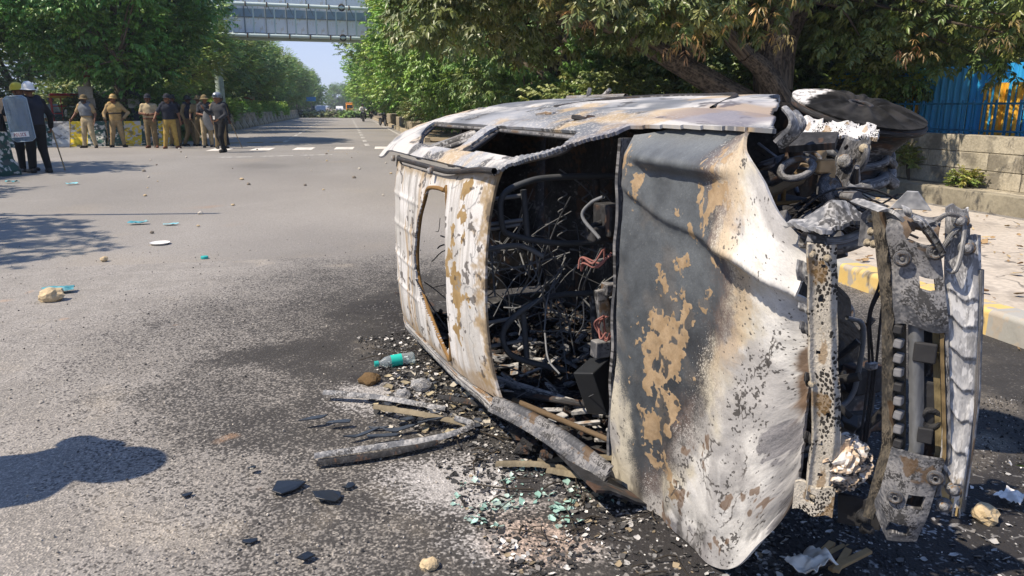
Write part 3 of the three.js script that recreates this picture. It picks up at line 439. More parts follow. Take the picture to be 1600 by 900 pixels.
// posts along the lower edge: pillar foot, lower rail, the side on the road
{
  const low = []; for (let k = 0; k <= 14; k++) { const f = mix(-4.62, -2.66, k / 14); low.push(P(f, -0.995 - 0.11 * sm(-4.1, -4.62, f), 0.135 + 0.03 * sm(-3.2, -2.66, f) - 0.02 * sm(-3.0, -4, f) + 0.22 * sm(-4.15, -4.62, f) ** 2)); }
  mesh('lower_rail', mg([tube(low, 0.026, 70, 8), tube(low.map(p => p.clone().add(V(0, 0.022, 0.02))), 0.01, 70, 6)]), ash, car);
  const back = []; for (let k = 0; k <= 10; k++) back.push(P(-4.60 - 0.05 * Math.sin(k / 10 * Math.PI), -1.10, mix(0.30, 1.0, k / 10))); mesh('tail_rail', tube(back, 0.022, 40, 8), rust, car);
  const A = P(-2.68, -0.985, 0.18), B = P(-2.10, -1.20, 0.12), pl = sheet((a, b) => { const t = a, c = A.clone().lerp(B, t), w = mix(0.05, 0.065, t); return c.add(V(-0.35 * (b - 0.5) * w, (b - 0.5) * w * 0.75 - 0.03 * t * t + 0.02 * Math.sin(t * 3) + 0.012 * Math.sin(b * 22) * 0.35, 0.55 * (0.5 - b) * w)); }, 40, 16, 0.02, null, true);
  mesh('pillar_foot', su(pl, 2.2, 0.5), darkAsh, car);
  const lowerSide = sheet((a, b) => { const f = mix(-4.95, -2.0, a), u = mix(-1.1, -2.35, b); return P(f, u, 0.10 * sm(-1.35, -1.1, u) + 0.012 + 0.02 * fb(f * 3, u * 4, 2, 3)); }, 50, 24, 0.01); mesh('lower_side', su(lowerSide, 3, 1.2), soot, car);
  const floor = sheet((a, b) => P(mix(-5.0, -2.25, a), -2.25 + 0.05 * Math.sin(a * 20) * (b > 0.35 && b < 0.65 ? 1.6 : 0.6), mix(0.03, 1.37, b)), 70, 30, 0.01); mesh('floor_pan', su(floor, 3, 1.4), soot, car);
  mesh('bulkhead', su(sheet((a, b) => P(-2.30 + 0.03 * Math.sin(a * 9), mix(-1.42, -2.2, a), mix(0.05, 1.28, b)), 20, 30, 0.01), 1, 1.3), soot, car);
  mesh('tail_panel', su(sheet((a, b) => P(-5.0 - 0.05 * Math.sin(b * Math.PI), mix(-1.62, -2.3, a), mix(0.06, 1.33, b)), 16, 30, 0.012), 0.7, 1.3), soot, car);
  const cowl = sheet((a, b) => P(-2.245 - 0.02 * Math.sin(b * 30) * 0.3 - 0.05 * a, -1.285 - 0.14 * a, mix(0.1, 1.26, b) + 0.01 * Math.sin(b * 40)), 8, 60, 0.012); mesh('cowl', su(cowl, 0.3, 1.4), darkAsh, car);
  const dash = []; for (let k = 0; k <= 8; k++) dash.push(P(-2.42, -1.52 + 0.02 * Math.sin(k * 2), mix(0.2, 1.2, k / 8))); mesh('dashboard_bar', tube(dash, 0.025, 30, 8), soot, car);
}
// seats: bent tube frames with zigzag springs
function seat(dy, flip) {
  const fr = flip ? [[-1.63, 0.545], [-1.37, 0.554], [-1.214, 0.519], [-1.118, 0.428], [-1.124, 0.34], [-1.20, 0.28], [-1.41, 0.204]] : [[-1.75, 1.075], [-1.36, 1.078], [-1.212, 1.062], [-1.108, 1.01], [-1.105, 0.892], [-1.155, 0.84], [-1.40, 0.79], [-1.70, 0.79]];
  const s = new THREE.Group(); s.name = 'seat_frame'; car.add(s);
  mesh('frame_tube', tube(fr.map(([u, y]) => P(-2.9 + 0.012 * Math.sin(u * 23 + y * 9), u, y)), 0.0135, 60, 8), tubeM, s);
  const ys = flip ? [0.50, 0.28] : [1.03, 0.83]; mesh('cross_bar', rod(P(-2.91, -1.21, ys[0]), P(-2.91, -1.23, ys[1]), 0.014), tubeM, s); mesh('cross_bar', rod(P(-2.91, -1.55, ys[0] + 0.04), P(-2.91, -1.58, ys[1] - 0.04), 0.016), soot, s);
  for (const [u, y] of flip ? [[-1.26, 0.36], [-1.22, 0.47]] : [[-1.23, 1.005], [-1.22, 0.90], [-1.2, 0.88]]) mesh('headrest_rod', rod(P(-2.94, -0.99, y - 0.02), P(-2.93, u, y), 0.009, 0.009, 6), steel, s);
  for (const u of [-1.58, -1.67, -1.46]) { const p = []; const a = flip ? 0.18 : 0.62, b = flip ? 0.5 : 1.0; for (let k = 0; k <= 28; k++) p.push(P(-3.05, u + 0.022 * Math.sin(k * Math.PI / 2), mix(a, b, k / 28))); mesh('zigzag_spring', tube(p, 0.004, 110, 5), steel, s); }
}
seat(0, false); seat(0, true);
{ // loose rods and wires inside
  const w = []; for (let k = 0; k < 150; k++) { const a = P(rr(-4.2, -2.7), rr(-1.15, -1.9), rr(0.1, 0.7)), b = a.clone().add(V(rr(-0.3, 0.3), rr(-0.15, 0.4), rr(-0.3, 0.3))), m = a.clone().lerp(b, 0.5).add(V(rr(-0.05, 0.05), rr(-0.05, 0.08), rr(-0.05, 0.05))); w.push(tube([a, m, b], rr(0.0018, 0.005), 10, 5)); }
  mesh('loose_wires', mg(w), steel, car);
  mesh('belt_rod', tube([P(-2.95, -1.0, 0.77), P(-2.95, -1.2, 0.785), P(-2.9, -1.3, 0.74)], 0.012, 20, 6), steel, car);
  const rw = (pts, name = 'red_cable') => mesh(name, mg([0, 1, 2, 3].map(i => tube(pts.map(p => P(p[0] + rr(-0.01, 0.01), p[1] + rr(-0.02, 0.02), p[2] + rr(-0.015, 0.015))), 0.004, 24, 5))), std('#8a5a52', 0.8), car);
  rw([[-2.34, -1.30, 0.86], [-2.37, -1.28, 0.80], [-2.42, -1.25, 0.82], [-2.44, -1.24, 0.78]]); rw([[-2.34, -1.31, 0.63], [-2.38, -1.30, 0.58], [-2.36, -1.31, 0.52], [-2.33, -1.32, 0.56]]);
  mesh('wire_hook', tube([P(-2.34, -1.27, 0.91), P(-2.42, -1.24, 0.98), P(-2.40, -1.26, 1.03), P(-2.34, -1.28, 1.06)], 0.007, 30, 6), steel, car);
  mesh('heater_box', mg([rbox(0.14, 0.12, 0.12, 0.01, ...P(-2.5, -1.42, 0.95)), rbox(0.08, 0.06, 0.1, 0.01, ...P(-2.5, -1.36, 0.90)), rod(P(-2.5, -1.30, 0.92), P(-2.5, -1.42, 0.96), 0.012)]), soot, car);
  mesh('pedal_bracket', mg([rbox(0.03, 0.24, 0.055, 0.008, ...P(-2.52, -1.40, 0.55), 0.12, 0, 0.1), rbox(0.05, 0.07, 0.07, 0.008, ...P(-2.51, -1.38, 0.43)), rbox(0.05, 0.05, 0.06, 0.008, ...P(-2.52, -1.42, 0.67))]), darkAsh, car);
  mesh('black_box', mg([rbox(0.10, 0.19, 0.13, 0.006, ...P(-2.50, -1.37, 0.275), 0.28, 0.5, 0.1)]), std('#23262a', 0.5, { map: grime }), car);
}
// the wheel in the air: dished disc with pleats, rim barrel, melted lower lip
{
  const w = new THREE.Group(); w.name = 'wheel'; const c = P(-2.03, -2.11, 1.372); w.position.copy(c); car.add(w);
  const up = XD(0.13, -0.27, 0.95).normalize(); up.applyAxisAngle(V(0, 1, 0), -car.rotation.y); w.quaternion.setFromUnitVectors(V(0, 1, 0), up);
  const wt = tex(512, 512, (u, v) => { const x = u - 0.5, y = v - 0.5, a = Math.atan2(y, x), r = Math.hypot(x, y), n = fb(u * 9, v * 9, 5, 3); let k = mix3([0.010, 0.010, 0.010], [0.034, 0.033, 0.032], sm(0.3, 0.7, n)); const wsel = sm(0.55, 0.75, Math.cos(a - 2.5) * r * 2.2 + (n - 0.5) * 0.6); k = mix3(k, [0.62, 0.60, 0.57], wsel * (fb(u * 40, v * 40, 3, 4) > 0.42 ? 0.95 : 0.4)); return [...k, n]; }, { wrap: false, bump: true });
  const disc = sheet((a, b) => { const th = a * Math.PI * 2, r = mix(0.035, 0.225, b) * (1 + 0.02 * Math.sin(th * 3) * b), fold = Math.sin(th * 13 + 0.35 * Math.sin(th * 2)) * 0.5 + 0.5; return V(Math.cos(th) * r, 0.018 - 0.03 * b + 0.011 * (fold ** 3) * Math.sin(Math.PI * clamp(b * 1.02)) - 0.02 * sm(0.25, 0, b), Math.sin(th) * r); }, 200, 30, 0.006, null, true);
  const uv = disc.attributes.uv, p = disc.attributes.position; for (let i = 0; i < p.count; i++) uv.setXY(i, p.getX(i) / 0.48 + 0.5, p.getZ(i) / 0.48 + 0.5);
  mesh('wheel_disc', disc, new THREE.MeshPhysicalMaterial({ map: wt, bumpMap: wt.bumpTex, bumpScale: 0.006, roughness: 1, specularIntensity: 0.25, side: THREE.DoubleSide }), w);
  mesh('hub_ring', new THREE.TorusGeometry(0.037, 0.008, 8, 28).rotateX(Math.PI / 2).translate(0, 0.006, 0), soot, w);
  mesh('rim', mg([lathe([[0.222, -0.012], [0.229, -0.02], [0.226, -0.035], [0.20, -0.045], [0.178, -0.08], [0.155, -0.12], [0.15, -0.17], [0.165, -0.205], [0.185, -0.215]], 56)]), soot, w);
  const lip = []; for (let k = 0; k <= 20; k++) { const t = -2.4 + k / 20 * 3.6; lip.push(V(Math.cos(t) * (0.185 + 0.012 * Math.sin(k * 2)), -0.215 - 0.02 * Math.sin(k * 0.9), Math.sin(t) * 0.185)); }
  mesh('melted_lip', mg([tube(lip, 0.022, 60, 8), tube(lip.map(q => q.clone().multiplyScalar(0.9).add(V(0, 0.04, 0))), 0.014, 60, 6)]), ash, w);
}
// front end: wing stay, engine bay, radiator support, bumper beam, splash panel
const bolt = (f, u, y, r = 0.014, h = 0.02, parent = car) => mesh('bolt', boltGeo(f, u, y, r, h), boltM, parent);
const boltGeo = (f, u, y, r = 0.014, h = 0.02) => { const q = P(f, u, y); return moved(lathe([[0, h], [r * 0.8, h], [r, h * 0.6], [r, 0], [r * 1.7, 0], [r * 1.7, -0.004]], 12), q.x, q.y, q.z, 0, 0, -Math.PI / 2); };
{
  const T = (a, b, c = 0) => P(mix(-1.655, -1.495, a) - 0.05 * b + c, mix(-1.50, -1.625, a) - 0.06 * b, mix(1.292, 1.342 - 0.02 * a, b));
  const strip = sheet((a, b) => { const q = T(a, b); q.y += 0.004 * Math.sin(a * 24) * (b > 0.5 ? 1 : 0.3) + 0.010 * (fb(a * 12, b * 4, 3, 7) - 0.5); return q; }, 70, 20, 0.008, (a, b) => !(b > 0.88 - 0.25 * fb(a * 13, 1, 2, 9) * 0.6 && fb(a * 9, 4, 1, 3) > 0.7) && !(b < 0.07 && fb(a * 25, 7, 1, 3) > 0.55));
  mesh('wing_stay', su(strip, 1.4, 0.4), spotted, car);
  mesh('stay_underside', su(sheet((a, b) => T(mix(0.02, 0.72, a), -0.15 - 0.75 * b, -0.05), 20, 8, 0.02), 0.3, 0.1), soot, car);
  mesh('wing_end', su(sheet((a, b) => P(-1.60 + 0.03 * Math.sin(b * 4), -1.395 - 0.05 * a, 1.362 - 0.08 * b - 0.015 * a + 0.006 * Math.sin(a * 9)), 12, 14, 0.01), 0.2, 0.2), ash, car);
  // strut tower plate, holed and bolted
  const K = (a, b, c = 0) => P(mix(-1.697, -1.640, a) - 0.05 * b + c * 0.6, mix(-1.727, -1.771, a) + 0.043 * b + c * 0.8, mix(1.292, 1.085, b));
  const plate = sheet((a, b) => K(a, b, 0.006 * Math.sin(b * 5)), 44, 70, 0.012, (a, b) => Math.hypot(a - 0.72, (b - 0.36) * 2.4) > 0.09 && Math.hypot(a - 0.2, (b - 0.18) * 2.4) > 0.08 && !(a > 1.15 - 0.5 * b && b > 0.5));
  mesh('strut_plate', su(plate, 0.3, 0.4), darkAsh, car);
  for (const [a, b, r] of [[0.86, 0.18, 0.013], [0.36, 0.36, 0.02], [0.42, 0.72, 0.017]]) { const q = K(a, b, 0.012); mesh('bolt', moved(lathe([[0, 0.016], [r * 0.8, 0.016], [r, 0.01], [r, 0], [r * 1.4, 0], [r * 1.4, -0.004]], 14), q.x, q.y, q.z, 0, -0.93, -Math.PI / 2), r > 0.015 ? ash : boltM, car); }
  mesh('black_hose', tube([P(-1.72, -1.50, 1.30), P(-1.69, -1.53, 1.24), P(-1.72, -1.50, 1.18), P(-1.78, -1.43, 1.15), P(-1.85, -1.40, 1.17)], 0.026, 40, 10), soot, car);
  mesh('steering_column', mg([rod(P(-1.74, -1.46, 1.13), P(-1.78, -1.63, 1.17), 0.03, 0.032, 12), rod(P(-1.78, -1.63, 1.17), P(-1.82, -1.74, 1.235), 0.024, 0.03, 12), rod(P(-1.72, -1.60, 1.19), P(-1.78, -1.64, 1.20), 0.02, 0.02, 8)]), dirty('#8e7b5e', 0.8), car);
  mesh('yellow_rod', mg([rod(P(-1.73, -1.49, 1.095), P(-1.70, -1.63, 1.10), 0.008), rod(P(-1.74, -1.52, 1.095), P(-1.74, -1.52, 1.14), 0.007), rod(P(-1.74, -1.55, 1.095), P(-1.74, -1.55, 1.135), 0.007)]), rust, car);
  const pul = P(-1.60, -1.594, 1.145); const pg = lathe([[0, 0.012], [0.012, 0.012], [0.014, 0.004], [0.022, 0.004], [0.024, 0.012], [0.032, 0.012], [0.034, 0.002], [0.042, 0.0], [0.047, 0.006], [0.05, -0.012], [0.03, -0.03]], 32);
  mesh('pulley', moved(pg, pul.x, pul.y, pul.z, 0.3, 0.35, -1.35), darkAsh, car);
  mesh('tan_bracket', mg([rbox(0.02, 0.04, 0.06, 0.008, ...P(-1.62, -1.58, 1.21)), rbox(0.02, 0.07, 0.03, 0.008, ...P(-1.62, -1.60, 1.18))]), dirty('#b79a72', 0.9), car);
  const eng = [[-1.95, -1.62, 0.80, 0.34, 0.5, 0.30], [-1.82, -1.60, 1.02, 0.25, 0.16, 0.22], [-1.72, -1.53, 0.90, 0.16, 0.22, 0.12], [-1.85, -1.50, 0.55, 0.3, 0.4, 0.2], [-1.66, -1.67, 1.07, 0.14, 0.11, 0.10]];
  mesh('engine', mg([...eng.map(e => rbox(e[3], e[4], e[5], 0.025, ...P(e[0], e[1], e[2]), rr(-0.1, 0.1), rr(-0.2, 0.2), rr(-0.1, 0.1))), ...[0, 1, 2, 3, 4, 5].map(i => rod(P(-1.78, -1.5 - 0.04 * i, 0.6 + 0.08 * i), P(-1.66, -1.52 - 0.03 * i, 0.6 + 0.09 * i), 0.03, 0.025, 10))]), soot, car);
  const cl = []; for (let k = 0; k < 70; k++) { const a = P(rr(-2.1, -1.55), rr(-1.40, -1.80), rr(0.75, 1.25)), kind = k % 4; cl.push(kind === 0 ? rod(a, a.clone().add(V(rr(-0.12, 0.12), rr(-0.12, 0.12), rr(-0.12, 0.12))), rr(0.006, 0.02), rr(0.006, 0.02), 8) : kind === 1 ? moved(new THREE.TorusGeometry(rr(0.02, 0.05), rr(0.005, 0.012), 6, 16), a.x, a.y, a.z, rr(0, 3), rr(0, 3)) : kind === 2 ? rbox(rr(0.02, 0.10), rr(0.01, 0.04), rr(0.02, 0.09), 0.004, a.x, a.y, a.z, rr(-1, 1), rr(-1, 1), rr(-1, 1)) : tube([a, a.clone().add(V(rr(-0.08, 0.08), rr(-0.05, 0.08), rr(-0.08, 0.08))), a.clone().add(V(rr(-0.14, 0.14), rr(-0.12, 0.1), rr(-0.14, 0.14)))], rr(0.004, 0.012), 14, 6)); }
  stuff(mesh('engine_fittings', mg(cl), darkAsh, car));
  const cl2 = []; for (let k = 0; k < 46; k++) { const a = P(rr(-1.62, -1.36), rr(-1.40, -1.62), rr(0.36, 0.75)); cl2.push(k % 2 ? rod(a, a.clone().add(V(rr(-0.1, 0.1), rr(-0.1, 0.1), rr(-0.1, 0.1))), rr(0.004, 0.014), rr(0.004, 0.014), 7) : rbox(rr(0.02, 0.07), rr(0.01, 0.05), rr(0.02, 0.07), 0.004, a.x, a.y, a.z, rr(-1, 1), rr(-1, 1), rr(-1, 1))); }
  stuff(mesh('melted_fittings', mg(cl2), iron, car));
  const wires = []; for (let k = 0; k < 30; k++) { const a = P(-1.62 + rr(-0.06, 0.06), -1.52 + rr(-0.08, 0.05), 1.07 + rr(-0.05, 0.03)), b = P(-1.55 + rr(-0.08, 0.08), -1.72 + rr(-0.12, 0.08), 1.06 + rr(-0.06, 0.07)); wires.push(tube([a, a.clone().lerp(b, 0.3).add(V(0, rr(0.0, 0.07), 0)), a.clone().lerp(b, 0.7).add(V(0, rr(-0.03, 0.05), 0)), b], rr(0.002, 0.004), 14, 4)); }
  mesh('wire_bundle', mg(wires), soot, car);
  // radiator support: long spotted channel, bowl of ash on top
  const S = (a, y, c = 0) => { const u = mix(-1.273, -1.318, a) - 0.03 * sm(1.06, 0.6, y) + 0.0; return P((-1.828 - 0.8 * u) / 0.6 + c * 0.6, u + c * 0.8, y); };
  const sup = sheet((a, b) => { const y = mix(0.41, 1.06, b), q = S(a * 0.9 + 0.05 + 0.05 * Math.sin(b * 9) + 0.015 * Math.sin(b * 31), y, 0.012 * Math.exp(-(((a - 0.12) / 0.1) ** 2)) - 0.02 * sm(0.8, 1, a) - 0.02 * sm(0.12, 0, a) + 0.004 * Math.sin(b * 14)); return q; }, 34, 140, 0.008, (a, b) => ![[0.5, 0.80, 0.06], [0.4, 0.60, 0.05], [0.62, 0.36, 0.05], [0.5, 0.12, 0.05], [0.6, 0.92, 0.045], [0.4, 0.24, 0.035]].some(h => Math.hypot((a - h[0]) * 0.9, (b - h[1]) * 7.5) < h[2] * 1.6));
  mesh('radiator_support', su(sup, 0.3, 2.0), std('#dcd6ca', 0.85, { map: whiteTex, bumpMap: whiteTex.bumpTex, bumpScale: 0.003 }), car);
  const foot = sheet((a, b) => S(mix(-0.2, 1.05, a), mix(0.385, 0.46, b) + 0.006 * Math.sin(a * 9), 0.014), 24, 14, 0.01, (a, b) => !(Math.abs(a - 0.42) < 0.12 && Math.abs(b - 0.6) < 0.2)); mesh('support_foot', su(foot, 0.5, 0.3), std('#dcd6ca', 0.85, { map: whiteTex, bumpMap: whiteTex.bumpTex, bumpScale: 0.003 }), car);
  for (const [a, y, w, h, m] of [[-0.22, 0.99, 0.30, 0.05, ash], [-0.2, 0.90, 0.26, 0.02, ash], [-0.18, 0.85, 0.2, 0.03, darkAsh], [-0.15, 0.72, 0.2, 0.035, soot], [-0.2, 0.43, 0.3, 0.05, ash], [-0.12, 0.57, 0.2, 0.03, soot]]) mesh('support_bracket', su(sheet((p, q) => S(a + w * p, y + h * (q - 0.5) - 0.01 * p * p, -0.01 - 0.03 * Math.abs(q - 0.5) + 0.006 * Math.sin(p * 7)), 10, 8, 0.008), 0.1, 0.1), m, car);
  for (const [a, y] of [[0.3, 1.035], [0.75, 1.03], [0.4, 0.43], [0.9, 0.44], [0.12, 0.72]]) { const q = S(a, y, 0.008); mesh('bolt', moved(lathe([[0, 0.006], [0.005, 0.006], [0.006, 0.004], [0.006, 0], [0.009, 0], [0.009, -0.003]], 12), q.x, q.y, q.z, 0, -0.93, -Math.PI / 2), boltM, car); }
  const bowl = []; for (let k = 0; k <= 10; k++) { const t = k / 10; bowl.push(P(-1.30 - 0.07 * (1 - t), -1.29 - 0.16 * t, 1.065 + 0.03 * t - 0.03 * Math.sin(t * 3.1))); }
  mesh('ash_tray', mg([tube(bowl, 0.022, 40, 8), su(sheet((a, b) => P(-1.42 + 0.12 * b, -1.28 - 0.16 * a, 1.075 + 0.02 * a + 0.05 * Math.exp(-((a - 0.55) ** 2 + (b - 0.5) ** 2) * 9) + 0.02 * fb(a * 8, b * 8, 3, 4)), 24, 18, 0.01), 0.3, 0.2)]), ash, car);
  // fan shroud, black, melted
  const shroud = sheet((a, b) => P(-1.50 + 0.03 * Math.sin(b * 5), -1.42 - (0.05 + 0.17 * Math.sin(Math.PI * clamp(b * 1.08)) ** 0.7) * a + 0.012 * Math.sin(b * 33) * a, mix(0.42, 1.03, b)), 26, 70, 0.03); mesh('fan_shroud', su(shroud, 0.3, 0.8), std('#151516', 0.7, { map: grime, bumpMap: grime.bumpTex, bumpScale: 0.01 }), car);
  mesh('coolant_pipe', tube([P(-1.43, -1.52, 0.83), P(-1.42, -1.57, 0.80), P(-1.42, -1.57, 0.66), P(-1.42, -1.55, 0.60), P(-1.42, -1.49, 0.57)], 0.007, 40, 6), steel, car);
  mesh('lower_engine', mg([rbox(0.12, 0.08, 0.10, 0.01, ...P(-1.48, -1.62, 0.64)), rbox(0.2, 0.12, 0.26, 0.02, ...P(-1.62, -1.52, 0.50), 0, 0.4), rod(P(-1.5, -1.5, 0.50), P(-1.5, -1.72, 0.48), 0.03), rod(P(-1.45, -1.44, 0.60), P(-1.42, -1.48, 0.5), 0.05, 0.03, 12), rbox(0.25, 0.2, 0.3, 0.03, ...P(-1.75, -1.75, 0.42)), rod(P(-1.55, -1.45, 0.45), P(-1.7, -2.0, 0.35), 0.035)]), soot, car);
  for (const [u, w] of [[-1.475, 0.012], [-1.488, 0.02], [-1.497, -0.006]]) mesh('hanging_cable', tube([P(-1.30, u, 1.05), P(-1.31, u - 0.01, 0.95), P(-1.31, u + w, 0.87), P(-1.31, u - 0.01, 0.72), P(-1.32, u - 0.02, 0.52)], 0.0035, 40, 5), soot, car);
  mesh('cable_clip', rbox(0.015, 0.05, 0.02, 0.005, ...P(-1.305, -1.49, 0.965)), soot, car); mesh('cable_clip', rbox(0.02, 0.02, 0.03, 0.006, ...P(-1.31, -1.49, 0.74)), ash, car);
  // lump of fused paper-white ash
  const lump = new THREE.IcosahedronGeometry(0.1, 12), lp = lump.attributes.position; for (let i = 0; i < lp.count; i++) { const q = V(lp.getX(i), lp.getY(i), lp.getZ(i)), n = q.clone().normalize(); const lay = Math.sin((n.y * 9 + n.z * 5 + fb(n.x * 3 + 5, n.z * 3, 3, 2) * 6) * 2.2) * 0.006, d = 0.055 + 0.045 * fb(n.x * 2.2 + 3, n.y * 2.2 + n.z * 1.7, 4, 8) + lay; lp.setXYZ(i, n.x * d * 0.75, n.y * d * 0.92, n.z * d * 0.95); } lump.computeVertexNormals();
  const lumpM = std('#ffffff', 0.95, { map: tex(256, 256, (u, v) => { const n = fb(u * 8, v * 14, 5, 3); return [...mix3(mix3([0.62, 0.60, 0.57], [0.55, 0.42, 0.30], sm(0.45, 0.6, fb(u * 4, v * 4, 3, 5))), [0.05, 0.045, 0.04], sm(0.52, 0.62, n)), n]; }) });
  mesh('ash_lump', moved(boxUV(lump, 4), ...P(-1.29, -1.40, 0.505)), lumpM, car);
  // corner bracket at the upper end of the bumper beam
  const brk = sheet((a, b) => { const u = mix(-1.352, -1.418, a); return P((-1.84 - 0.8 * u) / 0.6, u, b < 0.5 ? mix(1.062 + 0.005 * a, 1.11, b * 2) : mix(1.11, 1.135 + 0.028 * Math.sin(Math.PI * clamp(a * 1.3)) - 0.01 * a, b * 2 - 1)); }, 50, 30, 0.012, (a, b) => !(Math.abs(a - 0.13) < 0.03 && Math.abs(b - 0.62) < 0.1) && !(Math.abs(a - 0.3) < 0.05 && Math.abs(b - 0.25) < 0.18) && !(a > 0.62 && b < 0.45));
  mesh('corner_bracket', su(brk, 0.35, 0.15), darkAsh, car);
  for (const [u, y] of [[-1.359, 1.128], [-1.361, 1.098], [-1.358, 1.072], [-1.366, 1.07], [-1.381, 1.147]]) bolt((-1.832 - 0.8 * u) / 0.6, u, y, 0.0055, 0.008);
}
{ // bumper beam with its plates; a runs across the beam as seen from the front, c is how far a piece stands out
  const ulY = [[0.30, -1.352], [0.44, -1.362], [0.62, -1.374], [0.93, -1.354], [1.15, -1.328]];
  const lerpY = (t, y) => { for (let i = 0; i + 1 < t.length; i++) if (y <= t[i + 1][0] || i + 2 === t.length) return mix(t[i][1], t[i + 1][1], clamp((y - t[i][0]) / (t[i + 1][0] - t[i][0]))); };
  const B = (a, y, c = 0) => { const u = lerpY(ulY, y) - a * 0.0635; return P((-1.773 - 0.8 * u) / 0.6 + c * 0.6, u + c * 0.8, y); };
  const beam = new THREE.Group(); beam.name = 'bumper_beam'; car.add(beam);
  const edgeStrip = sheet((a, b) => { const y = mix(0.43 + 0.0 * a, 1.15, b), q = B(0, y, -0.004); q.x -= 0.022 * (1 - a); q.z += 0.010 * (1 - a);  return q.add(V(0, 0, 0.003 * Math.sin(b * 90) * a)); }, 8, 120, 0.012); mesh('beam_edge', su(edgeStrip, 0.15, 1.6), std('#8b8170', 0.85, { map: ashTex, bumpMap: ashTex.bumpTex, bumpScale: 0.004 }), beam);
  const tooth = rbox(0.018, 0.02, 0.03, 0.004); for (let k = 0; k < 13; k++) { const y = 0.50 + k * 0.033; const o = mesh('beam_tooth', tooth, k % 4 ? darkAsh : iron, beam); o.position.copy(B(0.10, y, -0.012)); o.rotation.set(rr(-0.1, 0.1), 0.5, rr(-0.1, 0.1)); }
  mesh('tooth_backing', su(sheet((a, b) => B(mix(0.0, 0.22, a), mix(0.48, 0.93, b), -0.028), 4, 30, 0.008), 0.1, 0.5), dirty('#5d564a', 0.9), beam);
  mesh('beam_web', su(sheet((a, b) => { const y = mix(0.50, 0.93, b); return B(mix(0.26, 0.55, a) + 0.04 * (1 - b), y, -0.022 + 0.012 * Math.sin(a * Math.PI)); }, 10, 40, 0.01), 0.15, 0.6), steel, beam);
  mesh('beam_back', su(sheet((a, b) => B(mix(0.5, 1.0, a), mix(0.45, 0.97, b), -0.085), 8, 30, 0.01), 0.2, 0.8), soot, beam);
  for (const [a0, w, c, m] of [[0.72, 0.12, -0.028, dirty('#7d7050', 0.9)], [0.86, 0.07, -0.012, dirty('#7d6a48', 0.9)], [0.95, 0.06, -0.018, darkAsh]]) mesh('beam_flange', su(sheet((a, b) => B(a0 + a * w + 0.05 * (1 - b) + 0.02 * Math.sin(b * 5), mix(0.52, 0.925, b), c + 0.0015 * Math.sin(b * 60)), 5, 80, 0.012), 0.05, 0.6), m, beam);
  const plateUp = sheet((a, b) => { const y = mix(0.905, 1.15, b); return B(mix(0, 1, a) * (1 - 0.06 * b) + 0.08 * sm(0.8, 1, b), y + 0.006 * Math.sin(a * 6), -0.012 * (2 * a - 1) ** 2 + 0.006 * Math.sin(b * 9) - 0.02 * sm(0.85, 1, b)); }, 70, 100, 0.01, (a, b) => !(a > 0.55 && a < 0.84 && b > 0.365 && b < 0.475) && !(b > 0.76 && b < 0.90 && a > 0.40 + (b - 0.76) * 1.2 && a < 0.90 - (b - 0.76) * 1.5)); mesh('upper_plate', su(plateUp, 0.3, 0.7), darkAsh, beam);
  const loY = (a, b) => mix(a < 0.45 ? mix(0.462, 0.392, a / 0.45) : mix(0.392, 0.402, (a - 0.45) / 0.55), 0.622 - 0.004 * a, b), plateLo = sheet((a, b) => B(mix(-0.03, 0.97, a) - 0.06 * sm(0.4, 0, b), loY(a, b), 0.014 - 0.012 * (2 * a - 1) ** 2 - 0.012 * sm(0.3, 0, b)), 100, 110, 0.01, (a, b) => { const y = loY(a, b); return !(a > 0.54 && a < 0.86 && y > 0.492 && y < 0.524) && !(a > 0.36 && a < 0.78 && y > 0.416 && y < 0.444); }); mesh('lower_plate', su(plateLo, 0.35, 0.7), darkAsh, beam);
  const ringG = moved(lathe([[0.004, 0.006], [0.008, 0.0], [0.013, 0.007], [0.018, 0.006], [0.023, 0.0]], 20), 0, 0, 0, 0, 0, -Math.PI / 2, 0.8).rotateY(-0.93);
  for (const [a, y, c] of [[0.28, 1.055, 0.008], [0.88, 1.075, 0.002], [0.28, 0.512, 0.018], [0.9, 0.575, 0.01]]) mesh('pressed_ring', ringG, darkAsh, beam).position.copy(B(a, y, c));
  const put = (g, a, y, c, ry = -0.93) => { const q = B(a, y, c); return moved(g, q.x, q.y, q.z, 0, ry); };
  mesh('tow_bracket', mg([put(rbox(0.012, 0.045, 0.045, 0.004), 0.58, 0.85, -0.012), put(rbox(0.008, 0.035, 0.03, 0.003), 0.60, 0.665, 0.0), put(new THREE.TorusGeometry(0.020, 0.008, 8, 20), 0.68, 0.695, -0.03, 0.9), put(rbox(0.04, 0.12, 0.04, 0.006), 0.62, 0.72, -0.05)]), iron, beam);
  mesh('top_flap', su(sheet((a, b) => { const q = B(mix(-0.1, 0.9, a), 1.15 - 0.02 * a, -0.005); q.x -= 0.08 * b; q.y += 0.012 * Math.sin(a * 7) + 0.014 * b; return q; }, 34, 14, 0.008, (a, b) => !(Math.abs(a - 0.72) < 0.07 && Math.abs(b - 0.5) < 0.2)), 0.3, 0.15), ash, beam);
  mesh('torn_flap', su(sheet((a, b) => { const w = 1 - a * 0.75; const q = B(mix(0.45, 1.02, a) + 0.25 * (b - 0.5) * w, 1.15 - 0.075 * a * a - 0.03 * (b - 0.5) * w, 0.012 + 0.012 * Math.sin(b * 7 + a * 4)); return q; }, 30, 14, 0.006), 0.2, 0.15), ash, beam);
  { const q = B(0.45, 1.155, -0.06); mesh('bracket_tab', extr(poly([[-0.038, 0], [0.038, 0], [0.010, 0.036], [-0.010, 0.036]]), 0.008, 0.002).rotateY(Math.PI / 2 - 0.93).translate(q.x, q.y, q.z), ash, beam); }
